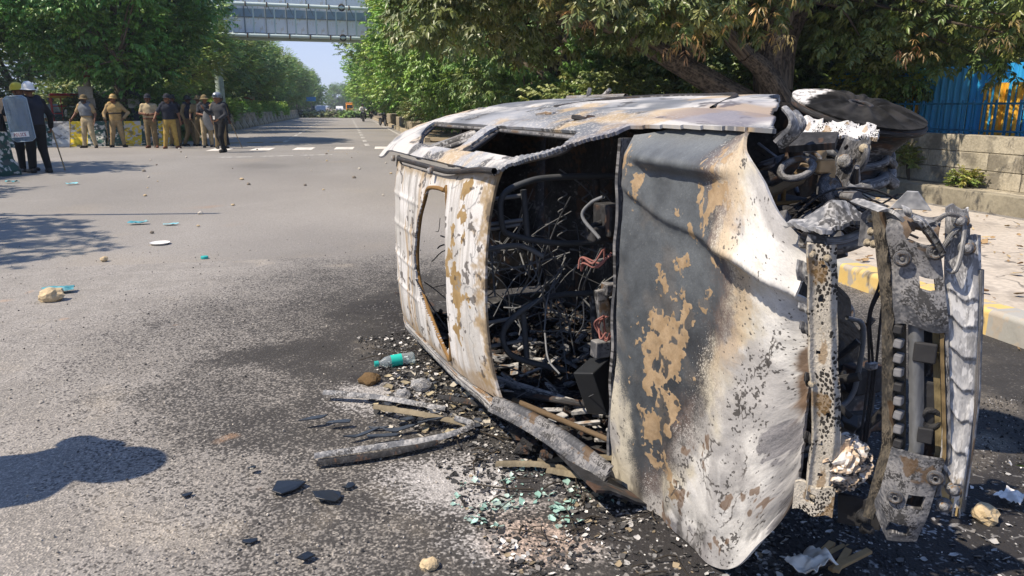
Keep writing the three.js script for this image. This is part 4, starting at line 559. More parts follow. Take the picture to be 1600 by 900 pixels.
  mesh('wire_loop', tube([B(0.95, 1.14, -0.01), B(1.15, 1.155, 0.0), B(1.4, 1.14, -0.02), B(1.35, 1.09, -0.01), B(1.2, 1.04, 0), B(1.05, 1.035, -0.01)], 0.005, 40, 6), ash, beam);
  mesh('wire_strut', tube([B(1.0, 1.08, -0.02), B(1.25, 1.12, -0.02), B(1.5, 1.13, -0.04)], 0.006, 20, 6), ash, beam);
  // splash panel with pressed ribs
  const L1 = [[0.492, -1.453], [0.633, -1.451], [0.840, -1.442], [1.036, -1.426], [1.158, -1.419]], R1 = [[0.468, -1.485], [0.736, -1.484], [1.003, -1.469], [1.123, -1.459], [1.162, -1.453]];
  const Q = (a, y, c = 0) => { const u = mix(lerpY(L1, y), lerpY(R1, y), a); return P((-1.80 - 0.8 * u) / 0.6 + c * 0.6, u + c * 0.8, y); };
  const pT = tex(256, 1024, (u, v) => { const n = fb(u * 5, v * 18, 5, 81), m = fb(u * 30, v * 110, 3, 82), low = sm(0.17, 0.08, v + (n - 0.5) * 0.12), hi = sm(0.70, 0.86, v + (n - 0.5) * 0.3); let c = mix3([0.26, 0.26, 0.265], [0.46, 0.455, 0.445], sm(0.3, 0.7, n * 0.7 + m * 0.3)); c = mix3(c, [0.10, 0.10, 0.105], hi * 0.8 * sm(0.25, 0.55, m)); c = mix3(c, [0.42, 0.30, 0.13], low * sm(0.3, 0.5, n)); c = mix3(c, [0.06, 0.056, 0.052], sm(0.55, 0.68, fb(u * 9, v * 34, 4, 83)) * (0.35 + 0.65 * low)); for (const k of [0.13, 0.235, 0.34, 0.44, 0.545, 0.645, 0.73]) c = mix3(c, [0.12, 0.115, 0.11], sm(0.010, 0.003, Math.abs(v - k + 0.03 * u - 0.010 + 0.003 * (n - 0.5))) * sm(0.35, 0.5, m) * 0.6); c = mix3(c, [0.68, 0.67, 0.65], sm(0.60, 0.70, fb(u * 7 + 4, v * 26, 4, 84)) * 0.7); return [...c, n * 0.5 + m * 0.5]; }, { wrap: false, bump: true });
  const panelM = std('#ffffff', 0.75, { map: pT, bumpMap: pT.bumpTex, bumpScale: 0.0012 });
  const val = sheet((a, b) => {
    const y = mix(0.492 - 0.024 * a, 1.166, b); let c = 0.004 * Math.sin(b * 12) - 0.012 * a * sm(0.2, 0.5, b);
    for (const k of [0.13, 0.235, 0.34, 0.44, 0.545, 0.645, 0.73]) { const d = b - k + 0.03 * a - 0.015; c += 0.0075 * (d > 0 ? Math.exp(-d / 0.03) : Math.exp(d / 0.006)) * sm(0.03, 0.18, a) * sm(1, 0.8, a); }
    c -= 0.016 * sm(0.93, 1.0, a);
    return Q(a, y + 0.006 * Math.sin(a * 9) + 0.006 * (fb(a * 9, b * 9, 2, 4) - 0.5), c);
  }, 44, 220, 0.008, (a, b) => !(a > 0.70 && b > 0.915) && !(a < 0.2 && b < 0.02 + 0.03 * fb(a * 30, 1, 2, 3)) && !(b < 0.03 && a > 0.5 && fb(a * 20, 2, 2, 6) > 0.5)); mesh('splash_panel', val, panelM, car);
  mesh('panel_edge', tube([0, 0.15, 0.3, 0.45, 0.6, 0.75, 0.9].map(t => Q(1.02 + 0.03 * Math.sin(t * 40), mix(0.488, 1.10, t), -0.014)), 0.006, 60, 6), ash, car);
  for (const [a, y] of [[0.45, 1.141], [0.62, 1.086], [0.62, 0.545], [0.35, 0.502]]) { const q = Q(a, y, 0.008); mesh('bolt', moved(lathe([[0, 0.012], [0.007, 0.012], [0.009, 0.008], [0.010, 0.002], [0.017, 0.0], [0.017, -0.004]], 16), q.x, q.y, q.z, 0, -0.93, -Math.PI / 2), ash, car); }
  mesh('lower_bracket', mg([rbox(0.012, 0.085, 0.10, 0.005, ...P(-1.24, -1.43, 0.385), 0.1, -0.9), boltGeo(-1.215, -1.41, 0.39, 0.011), boltGeo(-1.215, -1.43, 0.355, 0.011)]), iron, car);
}
{ // rubble burnt inside and under the car
  const parts = []; for (let k = 0; k < 420; k++) { const a = P(rr(-4.5, -2.35), rr(-1.05, -2.15), rr(0.03, 0.10)), s = rr(0.012, 0.05); const g = new THREE.IcosahedronGeometry(s, 1), p = g.attributes.position; for (let i = 0; i < p.count; i++) { const k2 = 0.55 + 0.9 * h2(Math.round(p.getX(i) * 900), Math.round(p.getY(i) * 900 + p.getZ(i) * 700), k); p.setXYZ(i, p.getX(i) * k2, p.getY(i) * k2 * 0.55, p.getZ(i) * k2); } g.deleteAttribute('normal'); g.computeVertexNormals(); parts.push(moved(boxUV(g, 3), a.x, a.y, a.z, rr(-1, 1), rr(0, 6), rr(-1, 1))); }
  stuff(mesh('burnt_rubble', mg(parts), std('#ffffff', 0.95, { map: sootTex, bumpMap: sootTex.bumpTex, bumpScale: 0.01 }), car));
  const pale = []; for (let k = 0; k < 90; k++) { const a = P(rr(-3.9, -2.4), rr(-1.1, -1.9), rr(0.06, 0.14)); pale.push(rbox(rr(0.03, 0.16), rr(0.006, 0.02), rr(0.015, 0.05), 0.003, a.x, a.y, a.z, rr(-0.4, 0.4), rr(0, 6), rr(-0.4, 0.4))); }
  stuff(mesh('ash_scraps', mg(pale), ash, car));
  for (const [a, b, r, m] of [[[-2.75, -1.10, 0.16], [-2.15, -1.38, 0.13], 0.014, dirty('#6b5a45', 0.9)], [[-2.95, -1.12, 0.12], [-2.30, -1.65, 0.17], 0.016, soot], [[-3.2, -1.08, 0.13], [-2.5, -1.5, 0.11], 0.024, ash]]) mesh('fallen_strip', rod(P(...a), P(...b), r, r * 0.8, 6), m, car);
}
// ---------- trees and other plants ----------
const leafM = (c, t = 0.2) => new THREE.MeshPhysicalMaterial({ color: c, roughness: 0.42, side: THREE.DoubleSide, transmission: t, thickness: 0 });
const barkT = tex(256, 512, (u, v) => { const n = tf(u, v, 14, 4, 31) * 0.6 + tn(u * 1, v, 40, 32) * 0.2 + fb(u * 30, v * 4, 3, 33) * 0.4; return [...mix3([0.035, 0.028, 0.022], [0.17, 0.135, 0.10], sm(0.35, 0.85, n)), n]; }, { bump: true });
const barkM = std('#ffffff', 0.95, { map: barkT, bumpMap: barkT.bumpTex, bumpScale: 0.02 });
// a twig with leaves, each leaf folded along its rib
function spray(n, len, wid, droop, spread, seed, reach = 0.3) {
  const r = rng(seed), pos = [], idx = [];
  for (let k = 0; k < n; k++) {
    const t = (k + 0.5) / n, base = V(0, 0, 0).add(V(0, t * reach * 0.35 - t * t * droop * 0.12, t * reach));
    const yaw = (k % 2 ? 1 : -1) * (0.4 + spread * r()) * (1 - 0.55 * t), pitch = -droop * (0.4 + 0.6 * r()) + 0.35 * (r() - 0.4), roll = (r() - 0.5) * 1.4, l = len * (0.7 + 0.5 * r()), w = wid * (0.8 + 0.4 * r());
    const m = new THREE.Matrix4().compose(base, new THREE.Quaternion().setFromEuler(new THREE.Euler(-pitch, yaw, roll, 'YXZ')), V(1, 1, 1));
    const pts = [[0, 0, 0], [-w / 2, w * 0.16, l * 0.42], [0, -0.01 * l, l * 0.45], [w / 2, w * 0.16, l * 0.42], [0, -0.10 * l, l]].map(p => V(...p).applyMatrix4(m)), b = pos.length / 3;
    for (const p of pts) pos.push(p.x, p.y, p.z); idx.push(b, b + 2, b + 1, b, b + 3, b + 2, b + 1, b + 2, b + 4, b + 2, b + 3, b + 4);
  }
  const g = new THREE.BufferGeometry(); g.setAttribute('position', new THREE.Float32BufferAttribute(pos, 3)); g.setIndex(idx); return (() => { const q = g.toNonIndexed(); q.computeVertexNormals(); q.setAttribute('uv', new THREE.BufferAttribute(new Float32Array(q.attributes.position.count * 2), 2)); return q; })();
}
const sprays = { mango: spray(12, 0.15, 0.052, 1.15, 1.6, 5, 0.16), round: spray(12, 0.12, 0.06, 0.75, 1.3, 8, 0.28), fine: spray(16, 0.09, 0.04, 0.5, 1.2, 11, 0.34), coarse: spray(12, 0.30, 0.13, 0.7, 1.3, 14, 0.6), hedge: spray(14, 0.06, 0.03, 0.1, 1.5, 17, 0.16), dry: spray(7, 0.13, 0.022, 1.1, 1.6, 21, 0.12) };
// clumps of sprays; each entry [x, y, z, radius]
function crown(parent, clumps, per, kind, col, scale, seed, name = 'crown') {
  const r = rng(seed), n = clumps.length * per, im = new THREE.InstancedMesh(sprays[kind], leafM('#ffffff'), n), m = new THREE.Matrix4(), q = new THREE.Quaternion(), c = new THREE.Color(); let k = 0;
  for (const [x, y, z, R0] of clumps) {
    const tone = 0.75 + 0.55 * r(), yel = r();
    for (let i = 0; i < per; i++) {
      const a = r() * 6.283, e = Math.asin(r() * 1.75 - 0.75), d = R0 * (0.35 + 0.65 * Math.cbrt(r())), dx = Math.cos(e) * Math.cos(a), dy = Math.sin(e), dz = Math.cos(e) * Math.sin(a);
      q.setFromEuler(new THREE.Euler((r() - 0.4) * 0.9 - dy * 0.5, Math.atan2(dx, dz) + (r() - 0.5) * 0.9, (r() - 0.5) * 0.8, 'YXZ')); const s = scale * (0.75 + 0.5 * r());
      m.compose(V(x + dx * d, y + dy * d * 0.8, z + dz * d), q, V(s, s, s)); im.setMatrixAt(k, m);
      const t = 1.75 * tone * (0.75 + 0.5 * r()); c.setRGB(col[0] * t * (1 + 0.75 * yel * r()), col[1] * t, col[2] * t * (0.7 + 0.5 * r())); im.setColorAt(k++, c);
    }
  }
  im.name = name; im.castShadow = im.receiveShadow = true; parent.add(im); return stuff(im);
}
function limb(a, b, r0, r1, bend, r, seg = 6) { const m = a.clone().lerp(b, 0.5).add(V((r() - 0.5) * bend, (r() - 0.2) * bend, (r() - 0.5) * bend)), c = new THREE.CatmullRomCurve3([a, m, b]), g = new THREE.TubeGeometry(c, seg, 1, 7), p = g.attributes.position, u = g.attributes.uv; for (let i = 0; i <= seg; i++) { const o = c.getPointAt(i / seg), rad = mix(r0, r1, i / seg); for (let j = 0; j <= 7; j++) { const k = i * 8 + j; p.setXYZ(k, o.x + (p.getX(k) - o.x) * rad, o.y + (p.getY(k) - o.y) * rad, o.z + (p.getZ(k) - o.z) * rad); u.setXY(k, j / 7 * 2, i / seg * o.distanceTo(a) * 1.5); } } g.computeVertexNormals(); return g; }
// w, h: half width and height of the crown; trunk: height of the fork
function tree(label, x, z, o) {
  const r = rng(o.seed), t = thing('tree', label, 'tree', V(x, o.y ?? 0, z), 0, o.group), wood = [], clumps = [];
  const fork = V((r() - 0.5) * 0.3, o.trunk, (r() - 0.5) * 0.3), c0 = o.bottom + o.h / 2;
  wood.push(limb(V(0, -0.2, 0), fork, o.girth, o.girth * 0.8, 0.2, r, 8));
  const boughs = [];
  for (let k = 0; k < (o.boughs || 6); k++) { const a = k / (o.boughs || 6) * 6.283 + r(), e = V(Math.cos(a) * o.w * (0.35 + 0.3 * r()), mix(fork.y + 0.4, c0 + o.h * 0.35, r()), Math.sin(a) * o.w * (0.35 + 0.3 * r())); boughs.push(e); wood.push(limb(fork, e, o.girth * 0.5, o.girth * 0.2, 0.6, r)); }
  for (let k = 0; k < o.n; k++) {
    const a = r() * 6.283, sy = r() * 2 - 1, rad = Math.sqrt(1 - sy * sy) * (0.55 + 0.45 * Math.sqrt(r())), lump = 0.78 + 0.4 * vn(a * 1.3, sy * 2, o.seed);
    const p = V(Math.cos(a) * o.w * rad * lump, c0 + sy * o.h / 2 * (0.9 + 0.2 * lump) * (0.55 + 0.45 * r() ** 0.4), Math.sin(a) * o.w * rad * lump);
    if (o.cut && o.cut(p)) continue;
    clumps.push([p.x, p.y, p.z, o.clump * (0.7 + 0.6 * r())]);
    if (k % 3 === 0) { let b = boughs[0]; for (const q of boughs) if (q.distanceTo(p) < b.distanceTo(p)) b = q; wood.push(limb(b, p, o.girth * 0.16, 0.012, 0.5, r, 4)); }
  }
  mesh('trunk', mg(wood), o.bark || barkM, t); crown(t, clumps, o.per, o.kind, o.col, o.scale || 1, o.seed + 5);
  return t;
}
// the big tree over the pavement behind the car: thick trunk that forks low
{
  const r = rng(77), t = thing('mango_tree', 'big old tree with a thick forking trunk behind the upturned wheel', 'tree', V(6.55, 0.1, -11.2)), wood = [];
  const f = V(0.1, 1.35, 0.1); wood.push(limb(V(0, -0.3, 0), f, 0.46, 0.40, 0.1, r, 8));
  const arms = [[[0, 1.2, 0], [-1.75, 2.15, -0.3], 0.22, 0.16], [[-1.75, 2.15, -0.3], [-3.4, 2.55, -0.2], 0.16, 0.08], [[0.25, 1.3, 0.2], [-0.55, 2.05, 0.35], 0.2, 0.13], [[-0.55, 2.05, 0.35], [-1.9, 2.9, 0.5], 0.13, 0.06], [[0.1, 1.3, 0], [0.3, 3.0, 0.1], 0.24, 0.18], [[0.3, 3.0, 0.1], [0.0, 4.6, 0.2], 0.18, 0.12], [[0.3, 2.7, 0.1], [1.7, 3.4, 0.5], 0.09, 0.05], [[0.3, 1.5, 0], [1.0, 3.1, -0.5], 0.2, 0.13], [[1.0, 3.1, -0.5], [1.6, 4.6, -0.6], 0.13, 0.08], [[-1.2, 1.9, -0.2], [-1.5, 3.6, -0.3], 0.10, 0.05], [[0, 4.4, 0.2], [-2, 6, 0.6], 0.1, 0.05], [[0.2, 2.6, 0.2], [-0.7, 4.2, 1.2], 0.1, 0.05]];
  for (const [a, b, p, q] of arms) wood.push(limb(V(...a), V(...b), p, q, 0.25, r, 8));
  const clumps = []; for (let k = 0; k < 330; k++) {
    const a = r() * 6.283, q = Math.sqrt(r()), x = Math.cos(a) * 4.8 * q - 0.6, z = Math.sin(a) * 3.0 * q - 1.9 + 1.2 * sm(0.5, -2.5, x), dome = Math.sqrt(Math.max(0, 1 - q * q));
    const y = mix(2.05 + 0.9 * q * r(), 3.0 + 4.4 * dome, r() ** 0.8);
    if (Math.abs(x - 0.1) < 0.9 && y < 2.7 && z > -0.6) continue; // the fork stays in view
    clumps.push([x, y, z, 0.42 + 0.3 * r()]); if (k % 5 === 0) wood.push(limb(V(x * 0.4, 2.4 + dome, z * 0.4), V(x, y, z), 0.035, 0.01, 0.5, r, 5));
  }
  crown(t, clumps, 60, 'mango', [0.075, 0.11, 0.034], 0.88, 41);
  const hang = []; for (let k = 0; k < 64; k++) { const f = r(); hang.push([1.6 + 1.3 * f + 0.3 * r(), mix(2.7, 1.45, f * r()) + 0.25 * r(), mix(-1.6, 3.4, r()), 0.22 + 0.12 * r()]); if (k % 3 === 0) wood.push(limb(V(1.0, 3.1, -0.3), V(...hang[k]), 0.03, 0.008, 0.4, r, 5)); } crown(t, hang, 20, 'mango', [0.075, 0.12, 0.032], 0.9, 45, 'hanging_bough');
  const dry = []; for (let k = 0; k < 34; k++) { const a = r() * 6.283; dry.push([Math.cos(a) * 3.4 * r() - 1.2, 1.9 + 2.1 * r(), 1.6 + 1.6 * r(), 0.26]); } crown(t, dry, 10, 'dry', [0.17, 0.135, 0.055], 0.85, 43, 'dry_leaves'); mesh('trunk', mg(wood), barkM, t);
}
const G1 = 'trees along the right side of the road';
tree('tree rising behind the blue fence at the far right end', 13.6, -10.6, { seed: 91, trunk: 2.2, girth: 0.2, bottom: 2.0, h: 5.4, w: 2.9, n: 110, clump: 0.55, per: 46, kind: 'mango', col: [0.068, 0.121, 0.029], y: 0.1 });
// the row on the right, nearest first
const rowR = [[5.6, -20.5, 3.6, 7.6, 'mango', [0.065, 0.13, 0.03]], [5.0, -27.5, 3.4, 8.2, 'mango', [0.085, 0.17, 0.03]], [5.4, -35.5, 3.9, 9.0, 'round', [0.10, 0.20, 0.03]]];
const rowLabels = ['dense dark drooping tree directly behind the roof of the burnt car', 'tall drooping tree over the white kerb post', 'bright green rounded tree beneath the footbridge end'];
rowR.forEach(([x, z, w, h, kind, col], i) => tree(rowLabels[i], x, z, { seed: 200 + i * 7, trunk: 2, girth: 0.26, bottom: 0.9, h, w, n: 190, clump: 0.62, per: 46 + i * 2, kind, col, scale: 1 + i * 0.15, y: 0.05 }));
const farA = tree('yellow green broad tree next along the right row', 5.2, -46, { seed: 251, trunk: 2.2, girth: 0.25, bottom: 1.0, h: 8.0, w: 3.9, n: 110, clump: 0.8, per: 34, kind: 'coarse', col: [0.115, 0.232, 0.033], scale: 0.72, y: 0.05, group: G1 });
const farB = tree('mid green round tree further along the right row', 4.6, -58, { seed: 263, trunk: 2.2, girth: 0.22, bottom: 1.2, h: 7.6, w: 3.6, n: 90, clump: 0.85, per: 30, kind: 'coarse', col: [0.088, 0.178, 0.039], scale: 0.8, y: 0.05, group: G1 });
[[5.0, -69, 0.4, 0], [5.6, -80, 1.9, 1], [4.4, -92, 2.6, 0], [5.4, -106, 0.9, 1], [4.6, -122, 3.6, 0], [5.2, -142, 2.2, 1], [5.6, -170, 5.1, 0], [5.2, -205, 4.0, 1]].forEach(([x, z, a, b], i) => copyOf(b ? farB : farA, V(x, 0.05, z), a, `${['yellow green', 'mid green'][b]} tree of the distant right row, number ${['three', 'four', 'five', 'six', 'seven', 'eight', 'nine', 'ten'][i]} beyond the bridge`, rr(0.92, 1.12)));
// a second line behind them closes the view
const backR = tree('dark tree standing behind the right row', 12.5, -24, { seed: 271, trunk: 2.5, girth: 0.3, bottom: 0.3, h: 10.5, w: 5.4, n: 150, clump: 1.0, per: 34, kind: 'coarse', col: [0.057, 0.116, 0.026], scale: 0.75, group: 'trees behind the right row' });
[[13, -37, 1, 1], [12.5, -52, 2, 1.05], [13, -70, 3, 1.1], [12, -92, 4, 1.1], [17.5, -19, 5, 0.9], [21, -15, 2.2, 0.9]].forEach(([x, z, a, s], i) => copyOf(backR, V(x, 0, z), a, ['dark tree behind the bright green rounded tree', 'dark tree behind the yellow green broad tree', 'dark tree behind the distant right row', 'farthest dark tree behind the right row', 'dark tree behind the blue fence, nearer the road', 'dark tree behind the blue fence at its right end'][i], s));
// left side: the big round tree behind the officers and its neighbours
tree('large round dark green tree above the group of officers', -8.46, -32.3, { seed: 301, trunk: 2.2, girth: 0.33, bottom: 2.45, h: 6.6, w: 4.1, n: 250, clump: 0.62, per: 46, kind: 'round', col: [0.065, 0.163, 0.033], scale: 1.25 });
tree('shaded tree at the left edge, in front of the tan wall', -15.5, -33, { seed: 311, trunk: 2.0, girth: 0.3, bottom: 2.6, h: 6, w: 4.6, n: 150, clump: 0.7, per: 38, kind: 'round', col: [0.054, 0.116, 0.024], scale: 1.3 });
const bl = tree('dull green tree behind the far left wall', -20.6, -55.6, { seed: 321, trunk: 2.0, girth: 0.28, bottom: 1.2, h: 8.5, w: 5.5, n: 120, clump: 0.95, per: 32, kind: 'coarse', col: [0.068, 0.136, 0.035], scale: 0.75, group: 'trees beyond the left barrier' });
[[-17.5, -62, 1, 1], [-26, -51, 2, 1.05], [-14.8, -78, 3, 1], [-22.5, -80, 4, 1.25], [-11.8, -66, 5.5, 0.9]].forEach(([x, z, a, s], i) => copyOf(bl, V(x, 0, z), a, ['dull green tree behind the red rickshaw', 'dull green tree at the far end of the tan wall', 'dull green tree next to the brick building', 'tall hazy tree far behind the rickshaw', 'dull green tree behind the start of the median row'][i], s));
const G2 = 'trees on the planted median';
const mA = tree('median tree with pale yellowish leaves beside the bridge column', -8.4, -44.5, { seed: 331, trunk: 2.4, girth: 0.14, bottom: 2.2, h: 4.6, w: 2.7, n: 110, clump: 0.6, per: 36, kind: 'fine', col: [0.115, 0.194, 0.033], scale: 1.25, y: 0.45, group: G2 });
const mB = tree('dark median tree with pale thin trunk', -9.2, -52, { seed: 341, trunk: 2.4, girth: 0.13, bottom: 1.5, h: 5.4, w: 3.1, n: 120, clump: 0.65, per: 34, kind: 'coarse', col: [0.074, 0.155, 0.033], scale: 0.5, y: 0.45, group: G2 });
[[-8.9, -60, 0.5, 0, 1.1], [-9.2, -69, 2.1, 1, 1.08], [-8.9, -79, 1.2, 0, 1.15], [-9.2, -90, 4, 1, 1.1], [-9, -104, 3, 0, 1.2], [-9, -122, 5, 1, 1.15], [-8.6, -146, 2, 0, 1.2], [-8.4, -180, 1, 1, 1.2]].forEach(([x, z, a, b, s], i) => copyOf(b ? mB : mA, V(x, 0.45, z), a, `${b ? 'mid' : 'yellow'} green median tree, ${['third', 'fourth', 'fifth', 'sixth', 'seventh', 'eighth', 'ninth', 'tenth'][i]} from the bridge column`, s));
const mC = tree('broad green tree filling the view behind the median row', -13.5, -56, { seed: 381, trunk: 1.6, girth: 0.2, bottom: 0.4, h: 6.4, w: 3.9, n: 120, clump: 0.85, per: 32, kind: 'coarse', col: [0.075, 0.15, 0.033], scale: 0.7, group: 'trees filling in behind the median' });
[[-12.8, -92, 1, 1.1], [-12, -108, 2, 1.2], [-11.2, -130, 3, 1.25], [-10.6, -160, 4, 1.3], [-10.4, -200, 5, 1.35], [6.5, -250, 1, 1.3], [-3, -330, 2, 1.5], [3, -330, 4, 1.4]].forEach(([x, z, a, s], i) => copyOf(mC, V(x, 0, z), a, ['green tree behind the fifth median tree', 'green tree behind the sixth median tree', 'green tree behind the seventh median tree', 'hazy tree behind the end of the median', 'hazy tree where the median row meets the sky', 'hazy tree at the end of the right row', 'farthest hazy tree left of the vanishing road', 'farthest hazy tree right of the vanishing road'][i], s));
// trees out of the picture on the left that throw leaf shade on the road
tree('roadside tree outside the picture that shades the asphalt', ...(q => [q.x, q.z])(XD(-10.0, 6.0)), { seed: 351, trunk: 2.6, girth: 0.2, bottom: 3.2, h: 3.2, w: 2.2, n: 60, clump: 0.6, per: 40, kind: 'mango', col: [0.068, 0.139, 0.033] });
tree('second roadside tree outside the picture shading the road', ...(q => [q.x, q.z])(XD(-14.2, 9.6)), { seed: 361, trunk: 2.6, girth: 0.2, bottom: 3.2, h: 3.6, w: 2.5, n: 70, clump: 0.6, per: 40, kind: 'mango', col: [0.068, 0.139, 0.033] });
tree('third roadside tree outside the picture behind the dark officers', ...(q => [q.x, q.z])(XD(-14.9, 15.6)), { seed: 371, trunk: 2.6, girth: 0.2, bottom: 3.0, h: 3.6, w: 2.4, n: 70, clump: 0.6, per: 36, kind: 'mango', col: [0.068, 0.139, 0.033] });
{ const q = XD(-7.35, 9.55), t = thing('street_pole', 'slender steel pole outside the picture throwing a thin shadow', 'pole', V(q.x, 0, q.z)), d = XD(0.0, -1.1); mesh('shaft', rod(V(0, 0, 0), V(d.x, 5.3, d.z), 0.05, 0.04), steel, t); mesh('base_flange', rod(V(0, 0, 0), V(0, 0.03, 0), 0.13, 0.13, 12), steel, t); }
// bushes
function bush(label, x, y, z, w, h, col, seed, group, kind = 'hedge', per = 60, n = 9, sc = 1.3) { const r = rng(seed), t = thing('bush', label, 'bush', V(x, y, z), 0, group), cl = []; for (let k = 0; k < n; k++) { const a = r() * 6.283, q = Math.sqrt(r()) * w * 0.7; cl.push([Math.cos(a) * q, h * (0.25 + 0.55 * r()), Math.sin(a) * q, w * 0.5]); } mesh('stem', mg([0, 1, 2].map(i => limb(V(0, -0.1, 0), V((r() - 0.5) * w, h * 0.6, (r() - 0.5) * w), 0.02, 0.008, 0.1, r, 3))), barkM, t); crown(t, cl, per, kind, col, sc, seed + 3, 'foliage'); return t; }
const hb = bush('clipped green bush at the near end of the median wall', -7.9, 0.45, -44, 0.85, 1.15, [0.13, 0.25, 0.04], 401, 'bushes on the median wall', 'hedge', 90, 12, 1.7);
for (let k = 0; k < 17; k++) copyOf(hb, V(-7.75 + k * 0.035, 0.45, -46.2 - k * 2.6 - (k % 3) * 0.5), k * 1.3, `clipped green bush on the median wall, ${['second', 'third', 'fourth', 'fifth', 'sixth', 'seventh', 'eighth', 'ninth', 'tenth', 'eleventh', 'twelfth', 'thirteenth', 'fourteenth', 'fifteenth', 'sixteenth', 'seventeenth', 'eighteenth'][k]} from its near end`, 0.85 + 0.3 * h2(k, 3));
bush('leafy plants growing between the khaki officers', -7.7, 0, -32.9, 1.2, 2.1, [0.075, 0.15, 0.035], 411, null, 'fine', 70, 12, 1.6);
bush('green shrub behind the officer with folded arms', -7.1, 0, -33.6, 1.1, 1.9, [0.07, 0.14, 0.035], 413, null, 'fine', 70, 10, 1.6);
bush('yellow green shrub behind the rickshaw', -12.4, 0, -39.5, 1.3, 2.4, [0.11, 0.17, 0.05], 415, null, 'fine', 60, 12, 1.8);
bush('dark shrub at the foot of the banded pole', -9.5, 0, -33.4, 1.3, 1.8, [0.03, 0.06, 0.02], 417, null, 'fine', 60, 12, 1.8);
bush('pale flowering bush beside the parked motorcycle', 4.3, 0.1, -41, 1.0, 1.7, [0.11, 0.16, 0.06], 421, null, 'fine', 70, 10, 1.5);
bush('low green bush by the white kerb post', 5.0, 0.1, -39, 0.8, 1.3, [0.08, 0.14, 0.04], 423, null, 'fine', 60, 8, 1.4);
bush('sunlit undergrowth below the big forked tree', 5.2, 0.1, -15.5, 1.6, 1.9, [0.12, 0.16, 0.05], 425, null, 'round', 70, 16, 1.0);
bush('undergrowth against the wall behind the forked trunk', 8.0, 0.1, -15.5, 1.5, 1.7, [0.07, 0.11, 0.03], 427, null, 'round', 60, 14, 1.0);
bush('light green shrub in front of the blue fence', 9.9, 0.9, -12.8, 0.9, 1.3, [0.10, 0.16, 0.04], 429, null, 'round', 60, 12, 0.8);
for (const [x, y, z, w, label] of [[9.02, 0.3, -10.7, 0.16, 'small weed growing up a crack in the wall'], [9.0, 0.2, -9.5, 0.2, 'low tuft of weed on the ledge'], [9.0, 0.2, -12.0, 0.13, 'tiny weed on the ledge behind the wheel']]) bush(label, x, y, z, w, w * (label[0] === 's' ? 3 : 1.1), [0.12, 0.17, 0.04], Math.round(x * 100 - z * 7), null, 'hedge', 26, 5, 0.8);

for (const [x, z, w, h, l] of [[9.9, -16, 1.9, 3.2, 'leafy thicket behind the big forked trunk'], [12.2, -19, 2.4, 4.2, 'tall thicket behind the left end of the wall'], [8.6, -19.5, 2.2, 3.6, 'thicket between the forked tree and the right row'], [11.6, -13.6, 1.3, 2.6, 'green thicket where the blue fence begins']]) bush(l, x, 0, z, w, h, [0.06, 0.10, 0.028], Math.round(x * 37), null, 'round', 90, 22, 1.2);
// ---------- wall and fence on the right ----------
{
  const conc = tex(1024, 512, (u, v) => { const n = tf(u, v, 6, 6, 51), m = tf(u, v, 70, 3, 52); let c = mix3([0.33, 0.295, 0.225], [0.50, 0.455, 0.36], n); c = c.map(q => q * (0.7 + 0.6 * m)); c = mix3(c, [0.10, 0.09, 0.075], sm(0.56, 0.7, tf(u, v, 5, 5, 53)) * 0.6); return [...c, 0.6 * n + 0.4 * m]; }, { bump: true });
  const m = std('#ffffff', 0.95, { map: conc, bumpMap: conc.bumpTex, bumpScale: 0.012 }), w = thing('boundary_wall', 'weathered grey concrete block wall behind the pavement', 'wall', V(9.3, 0, -6));
  const bg = [0, 1, 2].map(i => { const g = rbox(0.24, 0.248, 1.18, 0.012); const uv = g.attributes.uv; for (let k = 0; k < uv.count; k++) uv.setXY(k, uv.getX(k) * 0.6 + i * 0.31, uv.getY(k) * 0.6 + i * 0.17); return g; });
  for (let row = 0; row < 3; row++) for (let k = 0; k < 28; k++) { const o = mesh('block', bg[(k + row) % 3], m, w); o.position.set(rr(-0.006, 0.006), 0.325 + row * 0.255, 5 - k * 1.19 - (row % 2) * 0.6); }
  mesh('joint_mortar', box(0.2, 0.74, 33.2, 0, 0.56, -11), dirty('#6a6252', 1), w);
  mesh('footing_ledge', rbox(0.95, 0.2, 33.4, 0.03, -0.38, 0.1, -11), m, w); mesh('ledge_curb', rbox(0.16, 0.27, 33.4, 0.02, -0.92, 0.12, -11), dirty('#a19a88', 0.95), w);
  const f = thing('sheet_fence', 'blue corrugated sheet fence with yellow bands on top of the wall', 'fence', V(10.4, 0, -6));
  const shp = []; const prof = t => 0.03 * clamp(Math.sin(t * 41) * 1.8, -1, 1);
  const sheetM = [std('#2fa4e4', 0.6), std('#52b8e6', 0.6), std('#f0b83a', 0.6), std('#2f98d6', 0.6)];
  const sg = sheet((a, b) => V(prof(a * 1.1), mix(0.15, 2.05, b), -a * 1.1), 66, 2, 0.004); const yg = sheet((a, b) => V(prof(a * 1.1) - 0.014, mix(0.9, 1.75, b), -a * 1.1), 66, 2, 0.004);
  for (let k = 0; k < 17; k++) { const o = mesh('fence_sheet', sg, sheetM[[0, 0, 1, 3][k % 4]], f); o.position.z = 6 - k * 1.12; if (k % 3 !== 1) { const y = mesh('yellow_sheet', yg, sheetM[2], f); y.position.z = 6 - k * 1.12; y.scale.z = k % 3 ? 0.45 : 0.7; } }
  const bars = []; for (let k = 0; k < 82; k++) bars.push(box(0.025, 0.55, 0.025, -0.55, 1.2, 5 - k * 0.22)); bars.push(box(0.03, 0.03, 18, -0.55, 1.42, -4), box(0.03, 0.03, 18, -0.55, 1.0, -4)); stuff(mesh('railing_bars', mg(bars), dirty('#2a86b8', 0.5), f));
}
